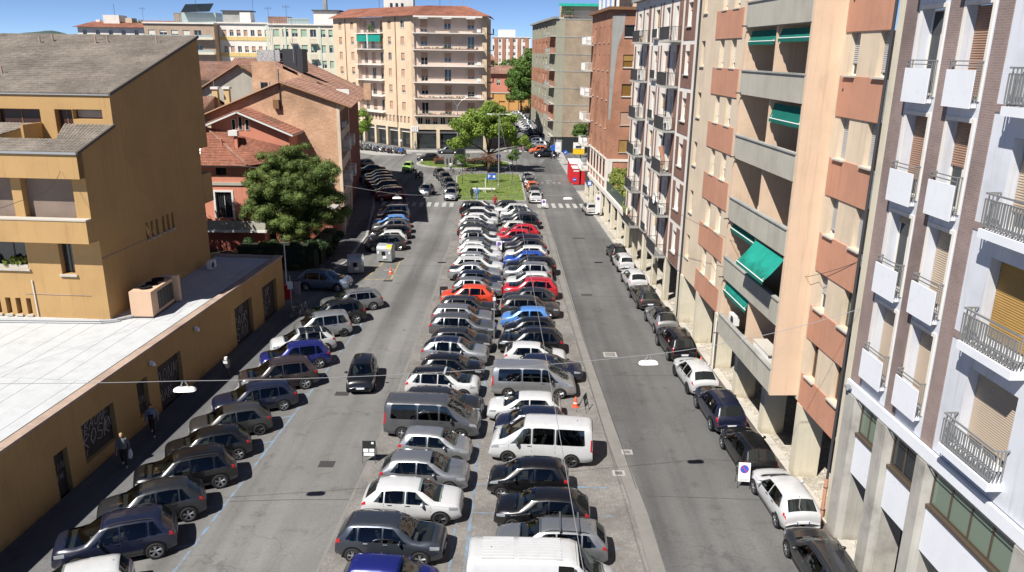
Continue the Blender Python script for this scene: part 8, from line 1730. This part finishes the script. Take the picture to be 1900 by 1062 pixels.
CR = [(N_, 'white', 0.55, 24.0, None, -2), (E_, 'light grey', 2.3, 27.0, 'bars'), (H_, 'black', 2.05, 29.3), (S_, 'black', 1.5, 31.8), (V_, 'white', 2.35, 35.0, None, 175), (S_, 'navy', 1.65, 37.3), (H_, 'white', 1.4, 39.4), (V_, 'silver', 0.6, 42.8, None, -2), (H_, 'navy', 1.75, 45.0, None, -3), (H_, 'white', 0.95, 47.1, None, -3), (U_, 'black', 1.95, 49.5), (S_, 'black', 1.9, 52.1), (S_, 'light blue', 1.65, 54.5), (E_, 'bronze grey', 0.85, 57.0, None, -3), (X_, 'dark grey', 1.95, 59.2), (U_, 'red', 2.15, 61.6), (H_, 'white', 2.1, 63.9), (U_, 'silver', 2.0, 66.8), (E_, 'black', 2.3, 68.9), (H_, 'blue', 1.85, 71.3), (H_, 'white', 1.95, 73.5), (X_, 'dark grey', 1.9, 76.5), (E_, 'navy', 1.5, 78.6), (H_, 'red', 0.7, 80.8), (X_, 'red', 1.35, 83.2), (H_, 'pearl', 0.2, 85.4, None, -2), (U_, 'black', 1.5, 88.2), (E_, 'grey', 1.4, 90.6), (H_, 'white', 1.1, 93.0, 'dark grey'), (E_, 'white', 0.5, 95.5), (H_, 'dark grey', -0.5, 98.0)]
LA = [(S_, 'white', -15.1, 24.1), (U_, 'navy', -15.1, 27.0), (X_, 'dark grey', -14.8, 29.5), (U_, 'black', -14.45, 32.2), (H_, 'black', -14.4, 34.8), (H_, 'bronze grey', -14.2, 37.4), (E_, 'navy', -13.85, 40.3), (U_, 'dark brown', -13.4, 43.3), (U_, 'dark blue', -13.25, 46.5), (X_, 'white', -13.45, 49.1, 'black'), (M_, 'silver', -12.9, 52.3), (U_, 'black', -12.6, 55.1), (E_, 'light grey', -12.0, 58.2)]
LB_ = [(H_, 'bronze grey', -12.4, 77.4), (H_, 'white', -12.6, 79.8), (E_, 'black', -12.7, 82.3), (X_, 'grey', -12.95, 85.1), (H_, 'light blue', -13.4, 87.7), (H_, 'navy', -13.7, 90.3), (M_, 'silver', -13.95, 92.9)]
LC = [(M_, 'dark red', -16.3, 105.4), (H_, 'black', -17.1, 108.4), (U_, 'dark grey', -18.0, 111.9), (H_, 'navy', -18.9, 114.8), (E_, 'grey', -19.6, 117.6), (H_, 'black', -20.2, 120.3), (H_, 'dark grey', -20.8, 122.9), (D_, 'navy', -23.0, 129.0), (H_, 'dark grey', -25.8, 135.5)]
RC_ = [(E_, 'dark grey', 12.25, 25.2), (H_, 'white', 12.35, 30.1), (H_, 'black', 11.95, 34.4), (U_, 'navy', 11.7, 39.1), (X_, 'white', 11.4, 43.8), (U_, 'black', 11.25, 49.1), (X_, 'silver', 11.2, 54.3, 'black'), (E_, 'bronze grey', 10.85, 60.0), (H_, 'white', 10.75, 64.9), (S_, 'white', 10.55, 70.6), (S_, 'black', 10.4, 74.4), (S_, 'pearl', 9.85, 97.0)]
IL = [(H_, 'silver', -8.5, 106.9), (D_, 'grey', -8.9, 111.6), (H_, 'black', -9.9, 116.7), (E_, 'dark grey', -10.8, 121.4), (H_, 'dark grey', -12.0, 126.0)]
IR = [(X_, 'white', 3.0, 104.9), (H_, 'grey', 3.0, 109.4), (S_, 'orange', 2.75, 113.4), (E_, 'light grey', 2.5, 117.8), (H_, 'white', 2.3, 122.4)]
FS_ = [(U_, 'black', 6.5, 152.8, None, 185), (S_, 'orange', 5.3, 158.4, None, 190), (H_, 'silver', 6.0, 168.5), (H_, 'blue grey', 5.3, 175.0), (H_, 'white', 5.0, 180.0), (U_, 'black', 5.0, 185.0), (E_, 'black', 4.8, 190.5), (H_, 'black', 4.5, 196), (H_, 'silver', 4.1, 201.0), (U_, 'white', 3.6, 207), (H_, 'white', 3.3, 213), (H_, 'pearl', 3.1, 219), (E_, 'white', 2.9, 226), (H_, 'silver', 2.5, 233), (U_, 'white', 2.1, 240), (H_, 'white', 1.6, 249), (H_, 'white', 0.8, 258)]
NAMES = {'pearl': 'cream white', 'bronze grey': 'brownish grey'}
ORD = ['nearest', 'second', 'third', 'fourth', 'fifth', 'sixth', 'seventh', 'eighth', 'ninth', 'tenth', 'eleventh', 'twelfth']
def cname(c): return NAMES.get(c, c)
def do_row(cars, where, group, hd, shift):
    """hd: default heading; shift: metres from the roof's centre to the car's centre, forwards"""
    keys = [(c[1], c[0], c[4] if len(c) > 4 and c[4] not in ('bars', None) else None) for c in cars]
    for i, c in enumerate(cars):
        kind, col, x, y = c[:4]; opt = c[4] if len(c) > 4 else None; h = c[5] if len(c) > 5 else hd
        h = h(y) if callable(h) else h
        sh = shift + (0.15 if kind in (V_, N_) else 0.0); x2 = x + sh * math.cos(R(h)); y2 = y + sh * math.sin(R(h))
        nm = '%s %s' % (cname(col), kind)
        if opt == 'bars': nm += ' with roof bars'
        elif opt: nm += ' with %s roof' % cname(opt)
        same = [j for j, k in enumerate(keys) if k == keys[i]]
        a = cars[i - 1] if i else None; b = cars[i + 1] if i + 1 < len(cars) else None
        d = lambda q: '%s %s' % (cname(q[1]), {'small hatchback': 'small car', 'hatchback': 'hatchback', 'estate car': 'estate', 'saloon car': 'saloon'}.get(q[0], q[0]))
        if len(same) == 1: lab = '%s in %s' % (nm, where)
        elif a and b: lab = '%s between %s and %s in %s' % (nm, d(a), d(b), where)
        elif b: lab = '%s at the camera end of %s' % (nm, where)
        else: lab = '%s at the far end of %s' % (nm, where)
        if lab in LABELS or len(lab.split()) > 16: lab = '%s %s from the camera in %s' % (ORD[same.index(i)], nm, where)
        n = 0
        while lab in LABELS: n += 1; lab = '%s %s in %s' % (ORD[min(11, same.index(i) + n)], nm, where)
        LABELS[lab] = 1
        put_car(kind, col, x2, y2, h + jit(1.6), lab, group, roof=opt if opt not in ('bars', None) else None, bars=opt == 'bars', scale=random.uniform(0.975, 1.03), rim='dark_alloy' if (i * 7 + len(where)) % 5 == 0 else None, z=0.012 if where.startswith('centre') else 0.0)
do_row(CL, 'centre row, left half', 'cars in the centre-left row', -3, 0.65); do_row(CR, 'centre row, right half', 'cars in the centre-right row', 178, 0.62)
do_row(LA, 'left row by graffiti wall', 'cars angled along the left pavement', 203, 0.62); do_row(LB_, 'left row before the crossing', 'cars before the left zebra crossing', 190, 0.62); do_row(LC, 'shaded left row beyond crossing', 'cars beyond the left zebra crossing', 203, 0.62)
do_row(RC_, 'kerb row under the right facades', 'cars parked along the right arcades', 93.0, 0.55); do_row(IL, 'file left of the green island', 'cars beside the green island, left', lambda y: 268 if y < 115 else 285, 0.5); do_row(IR, 'file right of the green island', 'cars beside the green island, right', 91, 0.5)
do_row(FS_, 'far street row', 'cars parked in the far street', 150, 0.4)
put_car(S_, 'black', -9.05, 43.8, 276, 'black small hatchback driving towards the camera on the left carriageway', 'moving cars', name='moving_car')
put_car(H_, 'silver', -12.4, 109.7, 265, 'silver hatchback driving towards the crossing on the left carriageway', 'moving cars', name='moving_car'); put_car(S_, 'lime green', -17.9, 131.9, 268, 'lime green small hatchback leaving the roundabout', 'moving cars', name='moving_car')
put_car(H_, 'black', -15.9, 144.6, 187, 'black hatchback circling behind the roundabout', 'moving cars', name='moving_car'); put_car(H_, 'grey', -13.2, 156.4, 183, 'grey hatchback passing the corner arcade', 'moving cars', name='moving_car')
put_car(D_, 'dark grey', 3.1, 163.6, 92, 'dark grey saloon entering the far street with red tail lights', 'moving cars', name='moving_car'); put_car(H_, 'dark grey', 0.6, 203, 275, 'dark grey hatchback driving in the shaded far street', 'moving cars', name='moving_car')
put_car(U_, 'blue grey', -15.9, 63.3, -4, 'blue-grey SUV parked across the shaded side street by the barrier', 'single parked cars')
